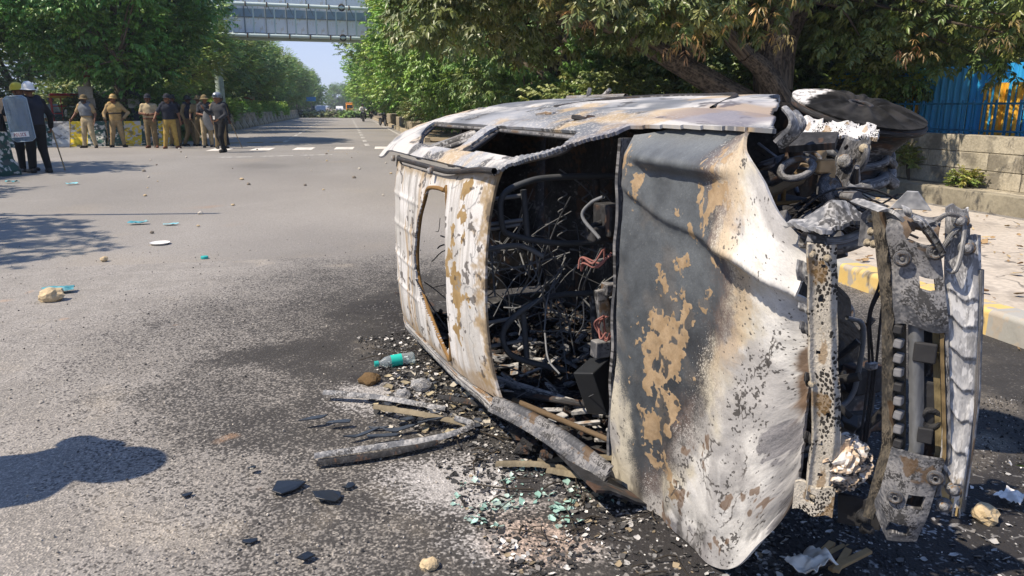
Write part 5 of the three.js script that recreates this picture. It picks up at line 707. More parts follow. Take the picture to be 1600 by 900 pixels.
// ---------- barriers on the left ----------
{
  // stones of the painted barrier: profile of a jersey barrier
  const prof = poly([[-0.3, 0], [0.3, 0], [0.3, 0.10], [0.17, 0.32], [0.10, 0.86], [-0.10, 0.86], [-0.17, 0.32], [-0.3, 0.10]]);
  const painted = (seed, cols) => { const t = tex(512, 256, (u, v) => { const k = Math.floor(u * 4) % cols.length, n = fb(u * 14 + seed, v * 8, 5, seed), p = fb(u * 26, v * 14 + seed, 4, seed + 3); let c = cols[k].map(q => q * (0.7 + 0.6 * n)); c = mix3(c, [0.52, 0.51, 0.47], sm(0.55, 0.62, p + (k % 2 ? 0.03 : -0.05))); return [...mix3(c, [0.09, 0.085, 0.08], sm(0.58, 0.68, fb(u * 11, v * 9, 4, seed + 9)) * 0.7), n]; }, { bump: true }); return std('#ffffff', 0.85, { map: t, bumpMap: t.bumpTex, bumpScale: 0.01 }); };
  const Y = [0.68, 0.50, 0.03], Gn = [0.022, 0.075, 0.062], Wt = [0.55, 0.54, 0.50];
  const pm = [painted(3, [Y, Wt, Gn, Y]), painted(13, [Gn, Wt, Y, Gn]), painted(23, [Gn, Y, Gn, Y])];
  const seg = (() => { const g = extr(prof, 2.3, 0.012); const p = g.attributes.position, uv = g.attributes.uv; for (let i = 0; i < p.count; i++) uv.setXY(i, p.getZ(i) / 2.3, p.getY(i) + 0.3 * p.getX(i)); return g; })();
  const lab = ['painted barrier block with chalky white patches beside the rickshaw', 'green and yellow barrier block behind the officer in the tan vest', 'dark green barrier block behind the folded arms officer', 'faded barrier block near the left end of its row'];
  [[-11.95, -29.9, 0], [-9.62, -29.9, 1], [-7.28, -30.0, 2], [-14.3, -29.9, 0]].forEach(([x, z, m], i) => { const o = mesh('road_barrier', seg, pm[m], null); o.position.set(x - 1.15, 0, z); o.rotation.y = Math.PI / 2; tag(o, lab[i], 'barrier', 'painted barrier blocks behind the officers'); });
  const nb = [['dark green barrier block beside the two black clad officers', -0.25], ['dark barrier block nearest the left edge', -2.65]].map(([l, k]) => { const o = mesh('road_barrier', seg, pm[1], null); const q = XD(-10.5, 15.9 + k); o.position.set(q.x, 0, q.z); o.rotation.y = -0.35; return tag(o, l, 'barrier', 'barrier blocks beside the black clad officers'); });
  // median wall of fluted concrete
  const flute = tex(512, 128, (u, v) => { const k = Math.floor(u * 16) % 2, n = fb(u * 20, v * 8, 4, 61); let c = k ? [0.36, 0.29, 0.15] : [0.075, 0.07, 0.06]; c = c.map(q => q * (0.6 + 0.8 * n)); return [...mix3(c, [0.34, 0.31, 0.26], sm(0.46, 0.6, fb(u * 13, v * 7, 4, 63))), n]; });
  const fm = std('#ffffff', 0.95, { map: flute }), base = mesh('median_wall', seg, fm, null); tag(base, 'striped concrete block of the median wall along the road', 'barrier', 'striped blocks of the median wall'); base.position.set(-6.9, 0, -48.3); base.scale.set(1.2, 1.12, 1.32);
  for (let k = 1; k < 32; k++) { const o = copyOf(base, V(-6.9 + 0.028 * k, 0, -48.3 - k * 3.06), 0); o.scale.copy(base.scale); }
}
// ---------- people ----------
function boneD(x, y, z, b) { // tapered capsule, flattened front to back by b[8]
  const zs = b[8] || 1; const px = x - b[0], py = y - b[1], pz = (z - b[2]) / zs, dx = b[3] - b[0], dy = b[4] - b[1], dz = (b[5] - b[2]) / zs;
  const t = clamp((px * dx + py * dy + pz * dz) / (dx * dx + dy * dy + dz * dz + 1e-9)); const ex = px - dx * t, ey = py - dy * t, ez = pz - dz * t;
  return (Math.sqrt(ex * ex + ey * ey + ez * ez) - mix(b[6], b[7], t)) * (zs < 1 ? (zs + 1) / 2 : 1);
}
const smin = (a, b, k) => { const h = clamp(0.5 + 0.5 * (b - a) / k); return mix(b, a, h) - k * h * (1 - h); };
const field = (bones, k, grow = 0) => (x, y, z) => { let d = 9; for (const b of bones) d = smin(d, boneD(x, y, z, b) - grow, k); return d; };
function bounds(bones, pad) { const lo = [9, 9, 9], hi = [-9, -9, -9]; for (const b of bones) for (let k = 0; k < 3; k++) { const r = Math.max(b[6], b[7]) + pad; lo[k] = Math.min(lo[k], b[k] - r, b[k + 3] - r); hi[k] = Math.max(hi[k], b[k] + r, b[k + 3] + r); } return [lo, hi]; }
const flesh = (bones, k, cell, grow = 0, cut = null) => { const f = field(bones, k, grow), [lo, hi] = bounds(bones, grow + 2.5 * cell); return skin(cut ? (x, y, z) => Math.max(f(x, y, z), cut(x, y, z)) : f, lo, hi, cell); };
// one head and one hand, shared by all
const headG = (() => {
  const b = [[0, 0.03, -0.015, 0, 0.04, 0.0, 0.092, 0.095], [0, -0.055, 0.04, 0, -0.085, 0.055, 0.058, 0.034], [0.035, -0.03, 0.055, -0.035, -0.03, 0.055, 0.04, 0.04], [0, 0.02, 0.092, 0, -0.022, 0.112, 0.009, 0.015], [0.028, 0.035, 0.084, -0.028, 0.035, 0.084, 0.013, 0.013], [0.088, 0.012, -0.01, 0.092, -0.03, -0.004, 0.014, 0.010, 0.6], [-0.088, 0.012, -0.01, -0.092, -0.03, -0.004, 0.014, 0.010, 0.6], [0.02, -0.062, 0.094, -0.02, -0.062, 0.094, 0.008, 0.008], [0, -0.06, -0.01, 0, -0.15, -0.015, 0.052, 0.055]];
  const eyes = (x, y, z) => Math.min(Math.hypot(x - 0.032, y - 0.014, z - 0.098), Math.hypot(x + 0.032, y - 0.014, z - 0.098)) - 0.014; const f = field(b, 0.018); return skin((x, y, z) => Math.max(f(x, y, z), -eyes(x, y, z)), [-0.13, -0.18, -0.14], [0.13, 0.16, 0.14], 0.0055);
})();
const handG = curl => { // hangs along -y, thumb at +x, palm towards +z
  const b = [[0.018, -0.02, 0, 0.026, -0.085, 0, 0.014, 0.011], [-0.02, -0.02, 0, -0.026, -0.082, 0, 0.014, 0.011], [0, -0.01, 0, 0, -0.08, 0.003, 0.017, 0.012], [0, 0.01, 0, 0, -0.03, 0, 0.022, 0.02]];
  [[0.030, 0.078], [0.010, 0.088], [-0.010, 0.082], [-0.029, 0.064]].forEach(([x, l]) => { let y = -0.085, z = 0.002, a = curl * 0.5; for (const s of [0.44, 0.31, 0.25]) { const y2 = y - Math.cos(a) * l * s, z2 = z + Math.sin(a) * l * s; b.push([x, y, z, x, y2, z2, 0.0088, 0.0078]); y = y2; z = z2; a += curl; } });
  b.push([0.022, -0.02, 0.008, 0.048, -0.05, 0.02, 0.013, 0.0105], [0.048, -0.05, 0.02, 0.05, -0.082, 0.036, 0.010, 0.008]); return flesh(b, 0.006, 0.0042);
};
const gripG = handG(1.15), restG = handG(0.35);
const mirror = g => { const c = g.clone(); c.scale(-1, 1, 1); const i = c.index.array; for (let k = 0; k < i.length; k += 3) { const t = i[k + 1]; i[k + 1] = i[k + 2]; i[k + 2] = t; } c.computeVertexNormals(); return c; };
const gripM = mirror(gripG), restM = mirror(restG);
const skinM = [std('#6b4630', 0.6), std('#7d5338', 0.6), std('#553624', 0.6)], hairM = std('#14110f', 0.8);
const cloth = (c, r = 0.9) => std(c, r, { map: grime, bumpMap: grime.bumpTex, bumpScale: 0.006 });
const C = { khaki: cloth('#a8916a'), pale: cloth('#b7a684'), tan: cloth('#b99c66'), mustard: cloth('#b5984f'), olive: cloth('#7c6c4c'), navy: cloth('#1c2232'), black: cloth('#0f1013'), charcoal: cloth('#34373d'), grey: cloth('#6d737a'), boot: cloth('#16130f', 0.6), brown: cloth('#6a3a1c', 0.6), white: cloth('#e2e1dc'), silver: std('#8d9399', 0.3, { metalness: 0.4 }), belt: cloth('#6b3a22', 0.6), yellow: std('#c9b52a', 0.4), helm: std('#e4e4e2', 0.35), tanHelm: std('#a88c55', 0.5) };
const domeG = (r = 0.118, h = 0.13, brim = 0.03, down = 0.0) => { const p = []; for (let k = 0; k <= 10; k++) { const a = k / 10 * Math.PI / 2; p.push([Math.sin(a) * r + 0.0005, Math.cos(a) * h]); } p.push([r, -0.02], [r + brim, -0.03 - down], [r + brim + 0.002, -0.036 - down], [r - 0.004, -0.028]); return moved(lathe(p, 28), 0, 0, 0, 0, 0, 0, V(0.94, 1, 1.1)); };
// J: joints in metres, person looks along +z, +x is the person's left
function person(label, x, z, yaw, o) {
  const t = thing('person', label, 'person', V(x, o.y || 0, z), yaw, o.group), k = o.tall || 1, fat = o.fat || 0, cell = o.cell || 0.02;
  const hip = o.hip || [0, 0.93, 0], neck = o.neck || [0, 1.47, 0], mixv = (a, b, s) => a.map((q, i) => mix(q, b[i], s)), chest = mixv(hip, neck, 0.68);
  const sh = s => o.sh ? [s * 0.185 + o.sh[0], o.sh[1], o.sh[2]] : [neck[0] + s * 0.185, neck[1] - 0.065, neck[2]];
  const arm = o.arms || [[[0.27, 1.14, -0.04], [0.28, 0.90, 0.05]], [[-0.27, 1.14, -0.04], [-0.28, 0.90, 0.05]]];
  const leg = o.legs || [[[0.11, 0.5, 0.02], [0.13, 0.09, -0.02], [0.17, 0.035, 0.14]], [[-0.11, 0.5, 0.02], [-0.13, 0.09, -0.02], [-0.17, 0.035, 0.14]]];
  const torso = [[...hip, ...mixv(hip, neck, 0.3), 0.155 + fat * 0.3, 0.150 + fat, 0.72 + fat], [...mixv(hip, neck, 0.3), ...chest, 0.150 + fat, 0.165 + fat * 0.4, 0.70 + fat], [chest[0] + 0.11, chest[1], chest[2], chest[0] - 0.11, chest[1], chest[2], 0.11, 0.11, 0.85], [...sh(1), ...sh(-1), 0.068, 0.068], [...chest, ...neck, 0.11, 0.055]];
  const armB = i => { const s = i ? -1 : 1, a = sh(s), [e, w] = arm[i]; return [[...a, ...e, 0.058, 0.045], [...e, ...w, 0.044, 0.030]]; };
  const legB = i => { const s = i ? -1 : 1, h = [hip[0] + s * 0.09, hip[1] - 0.02, hip[2]], [kn, an] = leg[i]; return [[...h, ...kn, 0.092, 0.062], [...kn, ...an, 0.060, 0.040]]; };
  const footB = i => { const [, an, toe] = leg[i], heel = [an[0] - (toe[0] - an[0]) * 0.25, Math.min(an[1], toe[1]) , an[2] - (toe[2] - an[2]) * 0.25]; return [[...heel, ...toe, 0.040, 0.032], [...an, ...heel, 0.045, 0.042]]; };
  const dir = (a, b) => V(b[0] - a[0], b[1] - a[1], b[2] - a[2]).normalize();
  const hands = [0, 1].map(i => { const [e, w] = arm[i], g = o.grip?.[i] ? (i ? gripM : gripG) : (i ? restM : restG); const q = new THREE.Quaternion().setFromUnitVectors(V(0, -1, 0), dir(e, w)); return g.clone().applyMatrix4(new THREE.Matrix4().compose(V(...w), q.multiply(new THREE.Quaternion().setFromAxisAngle(V(0, 1, 0), i ? 0.8 : -0.8)), V(1, 1, 1))); });
  const hp = [neck[0], neck[1] + 0.155, neck[2] + 0.035], hm = new THREE.Matrix4().compose(V(...hp), new THREE.Quaternion().setFromEuler(new THREE.Euler(o.nod || 0, o.look || 0, 0, 'YXZ')), V(1, 1, 1));
  const body = [...torso, ...armB(0), ...armB(1), ...legB(0), ...legB(1), ...footB(0), ...footB(1), [...neck, hp[0], hp[1] - 0.05, hp[2] - 0.02, 0.055, 0.05]];
  const col = o.skin ?? 0;
  mesh('body', mg([flesh(body, 0.035, cell), headG.clone().applyMatrix4(hm), ...hands]), skinM[col], t);
  const sleeve = o.sleeve ?? 2, arms = [0, 1].flatMap(i => { const [u, l] = armB(i); if (sleeve === 2) return [u, [l[0], l[1], l[2], ...mixv([l[0], l[1], l[2]], [l[3], l[4], l[5]], 0.9), l[6], l[7] + 0.006]]; return [[u[0], u[1], u[2], ...mixv([u[0], u[1], u[2]], [u[3], u[4], u[5]], 0.75), u[6], u[7] + 0.008]]; });
  mesh('shirt', flesh([...torso, ...arms], 0.03, cell, 0.014, (x, y) => hip[1] - 0.10 - y), o.shirt, t);
  mesh('trousers', flesh([[...hip, hip[0], hip[1] + 0.04, hip[2], 0.158 + fat * 0.4, 0.15 + fat * 0.6, 0.74 + fat], ...legB(0), ...legB(1)], 0.03, cell, 0.022), o.trousers, t);
  for (const i of [0, 1]) mesh('boot', flesh(footB(i), 0.02, Math.min(cell, 0.016), 0.012), o.boots || C.boot, t);
  if (o.belt) mesh('belt', moved(new THREE.TorusGeometry(0.168 + fat * 0.7, 0.018, 6, 32).rotateX(Math.PI / 2), hip[0], hip[1] + 0.06, hip[2], 0, 0, 0, V(1, 1.3, 0.78 + fat)), o.belt, t);
  if (o.vest) mesh('vest', flesh([[...mixv(hip, neck, 0.12), ...chest, 0.165 + fat, 0.172, 0.8], [chest[0] + 0.09, chest[1], chest[2], chest[0] - 0.09, chest[1], chest[2], 0.125, 0.125, 0.9], [chest[0] + 0.12, chest[1] + 0.05, chest[2], neck[0] + 0.12, neck[1] - 0.0, neck[2], 0.08, 0.055], [chest[0] - 0.12, chest[1] + 0.05, chest[2], neck[0] - 0.12, neck[1], neck[2], 0.08, 0.055]], 0.03, cell, 0.028, (x, y) => hip[1] + (o.vestLow ?? 0.03) - y), o.vest, t);
  if (o.vestBand) mesh('vest_band', moved(new THREE.TorusGeometry(0.205, 0.012, 6, 32).rotateX(Math.PI / 2), ...mixv(hip, neck, 0.42), 0, 0, 0, V(1, 2, 0.82)), o.vestBand, t);
  const H = (g, m, name) => mesh(name, g.clone().applyMatrix4(hm), m, t);
  H(moved(new THREE.SphereGeometry(0.102, 18, 12, 0, Math.PI * 2, 0, 1.75), 0, 0.036, -0.012, -0.42, 0, 0, V(0.98, 1.0, 1.05)), hairM, 'hair');
  H(mg([moved(new THREE.SphereGeometry(0.011, 10, 8), 0.032, 0.014, 0.087), moved(new THREE.SphereGeometry(0.011, 10, 8), -0.032, 0.014, 0.087)]), hairM, 'eyes');
  if (o.moustache) H(rbox(0.055, 0.013, 0.018, 0.005, 0, -0.042, 0.104), hairM, 'moustache');
  if (o.hat === 'dome') { H(moved(domeG(), 0, 0.06, -0.008, -0.08), o.hatM, 'helmet'); H(tube([V(0.105, 0.03, 0.0), V(0.09, -0.06, 0.03), V(0, -0.125, 0.06), V(-0.09, -0.06, 0.03), V(-0.105, 0.03, 0.0)], 0.006, 24, 5), C.boot, 'chin_strap'); }
  if (o.hat === 'full') { H(moved(domeG(0.132, 0.135, 0.006), 0, 0.055, -0.012, -0.05), o.hatM, 'helmet'); H(moved(new THREE.SphereGeometry(0.142, 20, 8, 0.5, Math.PI - 1, 1.15, 0.55), 0, 0.05, -0.01, 0, 0, 0, V(0.95, 1, 1.05)), std('#3a4148', 0.15), 'visor'); }
  if (o.hat === 'floppy') H(moved(domeG(0.110, 0.105, 0.055, 0.025), 0, 0.055, -0.005, -0.06), o.hatM, 'hat');
  if (o.mask) H(moved(new THREE.SphereGeometry(0.075, 14, 10, 0, Math.PI, 0.5, 2.2), 0, -0.05, 0.045), o.mask, 'face_mask');
  if (o.strap) mesh('bag_strap', tube([V(0.14, 1.45, 0.13), V(0, 1.2, 0.17), V(-0.18, 0.98, 0.12)], 0.014, 16, 5), o.strap, t);
  t.scale.setScalar(k); return t;
}
const batonM = dirty('#9a8562', 0.7);
function baton(label, a, b) { const d = b.clone().sub(a); const o = mesh('baton', mg([rod(V(0, 0, 0), d, 0.015, 0.012, 8), rod(d.clone().multiplyScalar(0.97), d, 0.017, 0.016, 8)]), batonM, null); o.position.copy(a); return tag(o, label, 'baton'); }
const off = (t, x, y, z) => V(x, y, z).multiplyScalar(t.scale.x).applyAxisAngle(V(0, 1, 0), t.rotation.y).add(t.position);
{
  const wide = [[[0.13, 0.5, 0.03], [0.19, 0.09, -0.02], [0.25, 0.035, 0.12]], [[-0.13, 0.5, 0.03], [-0.19, 0.09, -0.02], [-0.25, 0.035, 0.12]]];
  const feet = (a, b) => [[[0.11, 0.5, 0.04], [0.12, 0.09, a], [0.14, 0.035, a + 0.16]], [[-0.11, 0.5, 0.04], [-0.12, 0.09, b], [-0.14, 0.035, b + 0.16]]];
  // the pair in black at the left edge
  const A = person('person in black with white helmet and dark back vest, turned away', -6.44, -17.85, -2.45, { tall: 1.045, cell: 0.014, shirt: C.black, trousers: C.black, vest: C.navy, hat: 'dome', hatM: C.helm, legs: feet(0.08, -0.10), look: -0.2, grip: [0, 1], arms: [[[0.27, 1.16, 0.02], [0.30, 0.98, 0.18]], [[-0.30, 1.14, -0.06], [-0.31, 0.90, 0.02]]], skin: 0 });
  baton('thin stick in the hand of the black clad officer, touching the ground', off(A, -0.33, 0.84, 0.02), off(A, -0.46, 0.02, 0.0));
  const B = person('person in black with yellow helmet, half hidden behind a clear shield', -6.86, -18.35, 0.7, { tall: 1.04, cell: 0.014, shirt: C.black, trousers: C.black, vest: C.black, hat: 'dome', hatM: C.yellow, legs: feet(-0.04, 0.06), look: 0.7, grip: [0, 1], arms: [[[0.27, 1.15, -0.06], [0.25, 0.92, 0.06]], [[-0.29, 1.2, 0.06], [-0.22, 1.18, 0.30]]], skin: 1 });
  // clear riot shield
  const s = thing('riot_shield', 'tall clear riot shield with a white word strip near its bottom', 'shield', XD(-10.16, 15.75, 1.13), 0.05); s.scale.setScalar(0.84); s.rotation.set(0.03, 0.05, 0.07);
  const shieldAt = (a, b, in_ = 0) => { const w = 0.26 - in_, h = 0.545 - in_, x = (2 * a - 1), y = (2 * b - 1), cx = Math.sign(x) * Math.abs(x), k = Math.max(0, Math.abs(y) - 0.86) / 0.14; return V(cx * w * (1 - 0.35 * k * k), y * h, 0.06 * (1 - x * x) - in_ * 0.4); };
  mesh('shield_plate', sheet(shieldAt, 24, 40, 0.004), new THREE.MeshPhysicalMaterial({ color: '#bcd3e2', roughness: 0.08, transmission: 0.75, thickness: 0, side: THREE.DoubleSide, ior: 1.5 }), s);
  const rim = []; for (let k = 0; k <= 60; k++) { const a = k / 60 * 4, q = Math.min(3, Math.floor(a)), f = a - q; const [u, v] = [[f, 0], [1, f], [1 - f, 1], [0, 1 - f]][q]; rim.push(shieldAt(u, v)); } mesh('shield_rim', tube(rim, 0.010, 160, 6, false), std('#9fb0bd', 0.25), s);
  const band = []; mesh('arm_rest', su(sheet((a, b) => shieldAt(mix(0.25, 0.75, a), mix(0.36, 0.74, b)).add(V(0, 0, -0.03 - 0.02 * Math.sin(a * 9))), 14, 14, 0.006), 0.4, 0.4), cloth('#39627f'), s);
  const cv = document.createElement('canvas'); cv.width = 256; cv.height = 64; const cx = cv.getContext('2d'); cx.fillStyle = '#e9e9e6'; cx.fillRect(0, 0, 256, 64); cx.fillStyle = '#8b2b3a'; cx.font = 'bold 54px sans-serif'; cx.textAlign = 'center'; cx.textBaseline = 'middle'; cx.fillText('POLICE', 128, 35);
  const ct = new THREE.CanvasTexture(cv); ct.colorSpace = THREE.SRGBColorSpace; mesh('word_strip', sheet((a, b) => shieldAt(mix(0.02, 0.78, a), mix(0.10, 0.22, b)).add(V(0, 0, 0.006)), 20, 3, 0.002), std('#ffffff', 0.6, { map: ct }), s);
  const bag = mesh('black_bag', rbox(0.16, 0.42, 0.14, 0.04), C.black, null); bag.position.copy(off(B, -0.42, 0.98, 0.1)); bag.rotation.z = 0.1; tag(bag, 'small black bag hanging beside the clear shield', 'bag');
  // the khaki group along the barrier
  const Y0 = 0.3;
  const c1 = person('officer with floppy hat, grey chest vest and a cane held low', -8.64, -28.5, Y0 - 0.5, { shirt: C.khaki, trousers: C.pale, vest: C.grey, vestLow: 0.14, hat: 'floppy', hatM: C.olive, sleeve: 1, mask: C.charcoal, legs: wide, look: -0.2, grip: [0, 1], arms: [[[0.30, 1.14, -0.02], [0.30, 0.90, 0.08]], [[-0.34, 1.17, 0.0], [-0.42, 0.97, 0.16]]], skin: 0 });
  baton('long cane planted left of the officer with the grey chest vest', off(c1, -0.45, 0.94, 0.20), off(c1, -0.56, 0.02, 0.24));
  const c2 = person('officer in tan helmet and tan padded vest, hands on hips', -7.85, -28.9, Y0, { shirt: C.khaki, trousers: C.khaki, vest: C.tan, vestLow: -0.02, vestBand: C.boot, hat: 'dome', hatM: C.tanHelm, legs: wide, look: -0.9, grip: [0, 1], arms: [[[0.42, 1.17, -0.06], [0.25, 0.98, 0.10]], [[-0.33, 1.15, -0.02], [-0.33, 0.95, 0.12]]], skin: 1 });
  baton('short stick under the hand of the tan vest officer', off(c2, -0.33, 0.9, 0.18), off(c2, -0.28, 0.02, 0.22));
  const c3 = person('stout officer in pale khaki with folded arms and dark beret', -6.55, -28.1, Y0 - 0.25, { shirt: C.pale, trousers: C.olive, belt: C.belt, fat: 0.045, hat: 'dome', hatM: C.navy, sleeve: 1, moustache: true, look: -0.1, boots: C.brown, arms: [[[0.28, 1.16, 0.02], [0.02, 1.10, 0.24]], [[-0.28, 1.16, 0.02], [-0.06, 1.13, 0.26]]], skin: 0 });
  baton('thin cane leaning at the feet of the stout officer', off(c3, 0.05, 0.72, 0.24), off(c3, 0.1, 0.02, 0.28));
  const c4 = person('officer in navy chest vest and mustard trousers with brown shoes', -5.82, -27.5, Y0, { shirt: C.navy, trousers: C.mustard, boots: C.brown, vest: C.navy, hat: 'dome', hatM: C.navy, sleeve: 1, look: -0.8, legs: wide, grip: [0, 1], arms: [[[0.31, 1.15, -0.02], [0.34, 0.90, 0.06]], [[-0.36, 1.17, 0.0], [-0.46, 0.98, 0.12]]], skin: 1 });
  const c5 = person('officer in shade wearing dark vest, seen behind the navy vest', -5.55, -29.3, 1.1, { tall: 1.0, shirt: C.olive, trousers: C.olive, vest: C.navy, hat: 'floppy', hatM: C.boot, look: 0.3, legs: feet(0.12, -0.14), grip: [1, 0], arms: [[[0.30, 1.16, 0.06], [0.22, 1.0, 0.26]], [[-0.27, 1.15, -0.05], [-0.26, 0.92, 0.05]]], skin: 2 });
  const c6 = person('officer in olive hat with black bag strap, third from the right', -5.12, -29.0, 0.2, { shirt: C.olive, trousers: C.olive, hat: 'floppy', hatM: C.olive, sleeve: 1, strap: C.boot, moustache: true, grip: [0, 1], arms: [[[0.26, 1.15, 0.02], [0.20, 1.02, 0.22]], [[-0.28, 1.14, 0.02], [-0.30, 0.98, 0.2]]], skin: 2 });
  baton('pale long stick held slanting by the olive hat officer', off(c6, -0.3, 0.98, 0.26), off(c6, 0.12, 0.02, 0.5));
  const c7 = person('officer in floppy hat lifting a hand, black and white gear on chest', -4.75, -28.1, 0.35, { shirt: C.charcoal, trousers: C.pale, hat: 'floppy', hatM: C.olive, sleeve: 1, vest: C.charcoal, vestLow: 0.2, boots: C.charcoal, grip: [1, 1], look: 0.4, arms: [[[0.27, 1.18, 0.06], [0.16, 1.34, 0.22]], [[-0.26, 1.14, 0.04], [-0.06, 1.08, 0.24]]], skin: 1 });
  const sh2 = mesh('cane_shield', (() => { const g = sheet((a, b) => { const w = 0.23 * Math.sin(Math.PI * clamp(b * 0.85 + 0.14)) ** 0.6; return V((2 * a - 1) * w, mix(-0.36, 0.36, b), 0.04 * (1 - (2 * a - 1) ** 2)); }, 14, 20, 0.012); return boxUV(g); })(), dirty('#8f8f8b', 0.6), null); sh2.position.copy(off(c7, 0.06, 0.95, 0.34)); sh2.rotation.set(-0.1, 0.3, 0.25); tag(sh2, 'grey hand shield held by the officer with the lifted hand', 'shield');
  const c8 = person('person in dark shirt, black trousers and silver riding helmet, walking', -3.80, -24.8, -0.6, { shirt: C.charcoal, trousers: C.black, hat: 'full', hatM: C.silver, look: -0.3, legs: [[[0.10, 0.51, 0.12], [0.11, 0.09, 0.06], [0.13, 0.035, 0.22]], [[-0.10, 0.50, 0.0], [-0.12, 0.10, -0.22], [-0.14, 0.04, -0.06]]], grip: [0, 0], arms: [[[0.27, 1.15, 0.0], [0.16, 1.00, 0.2]], [[-0.28, 1.18, 0.10], [-0.28, 1.30, 0.30]]], skin: 1 });
  const tg = mesh('name_card', rbox(0.07, 0.1, 0.005, 0.002, -0.05, 1.05, 0.175), C.white, c8);
  const c9 = person('officer in olive behind the silver helmet, stick in hand', -4.15, -27.0, 0.5, { shirt: C.olive, trousers: C.olive, vest: C.charcoal, hat: 'dome', hatM: C.boot, sleeve: 1, look: 0.6, grip: [1, 0], arms: [[[0.29, 1.14, -0.02], [0.31, 0.92, 0.10]], [[-0.27, 1.15, -0.04], [-0.26, 0.92, 0.05]]], skin: 2 });
  baton('pale stick of the rightmost officer slanting to the road', off(c9, 0.31, 0.95, 0.1), off(c9, 0.62, 0.02, 0.2));
  person('officer in dark vest and cap half hidden behind the navy vest officer', -6.02, -29.2, 0.5, { shirt: C.charcoal, trousers: C.olive, vest: C.black, hat: 'dome', hatM: C.boot, look: -0.5, legs: feet(0.06, -0.08), skin: 2 });
  person('officer in black with dark helmet behind the silver helmet', -4.42, -29.4, -0.3, { shirt: C.black, trousers: C.charcoal, vest: C.navy, hat: 'dome', hatM: C.navy, look: 0.4, legs: feet(-0.05, 0.08), skin: 2 });
  // somebody just outside the picture whose shadow falls into its corner
  const q = XD(-2.78, 2.33); person('person outside the picture leaning over beside the road', q.x, q.z, 1.2, { cell: 0.025, shirt: C.olive, trousers: C.olive, hat: 'floppy', hatM: C.olive, neck: [0, 1.40, 0.18], arms: [[[0.30, 1.14, 0.16], [0.30, 0.98, 0.34]], [[-0.27, 1.1, 0.15], [-0.2, 0.95, 0.3]]] });
}
// ---------- vehicles and far things ----------
const rubber = std('#0d0d0e', 0.8), chrome = std('#7e8184', 0.3, { metalness: 0.7 }), darkGlass = std('#10161c', 0.1);
function wheelAt(name, parent, x, y, z, r, w, axis = 'x') { const g = new THREE.Group(); g.name = name; g.position.set(x, y, z); if (axis === 'x') g.rotation.y = Math.PI / 2; parent.add(g); mesh('tyre', new THREE.TorusGeometry(r - w / 2, w / 2, 10, 28), rubber, g); mesh('rim', mg([new THREE.CylinderGeometry(r - w, r - w, w * 0.5, 20).rotateX(Math.PI / 2)]), chrome, g); return g; }
function motorcycle(label, x, z, ry, paint, group) {
  const t = thing('motorcycle', label, 'motorcycle', V(x, 0, z), ry, group); // front looks along +z
  wheelAt('wheel', t, 0, 0.3, 0.62, 0.3, 0.1); wheelAt('wheel', t, 0, 0.3, -0.62, 0.3, 0.11);
  mesh('frame', mg([rod(V(0, 0.3, 0.62), V(0, 0.95, 0.36), 0.03), rod(V(0, 0.45, -0.1), V(0, 0.8, 0.4), 0.035), rod(V(0, 0.3, -0.62), V(0, 0.4, 0), 0.03), rbox(0.22, 0.3, 0.36, 0.05, 0, 0.42, 0.05)]), rubber, t);
  mesh('tank', rbox(0.26, 0.2, 0.45, 0.08, 0, 0.82, 0.16), paint, t); mesh('seat', rbox(0.24, 0.1, 0.62, 0.04, 0, 0.8, -0.36), rubber, t); mesh('mudguard', rbox(0.14, 0.06, 0.5, 0.03, 0, 0.66, 0.62), paint, t);
  mesh('handlebar', tube([V(-0.34, 1.02, 0.24), V(-0.15, 1.0, 0.36), V(0.15, 1.0, 0.36), V(0.34, 1.02, 0.24)], 0.016, 20, 6), rubber, t); mesh('headlight', moved(new THREE.SphereGeometry(0.09, 14, 10), 0, 0.9, 0.46), chrome, t); return t;
}
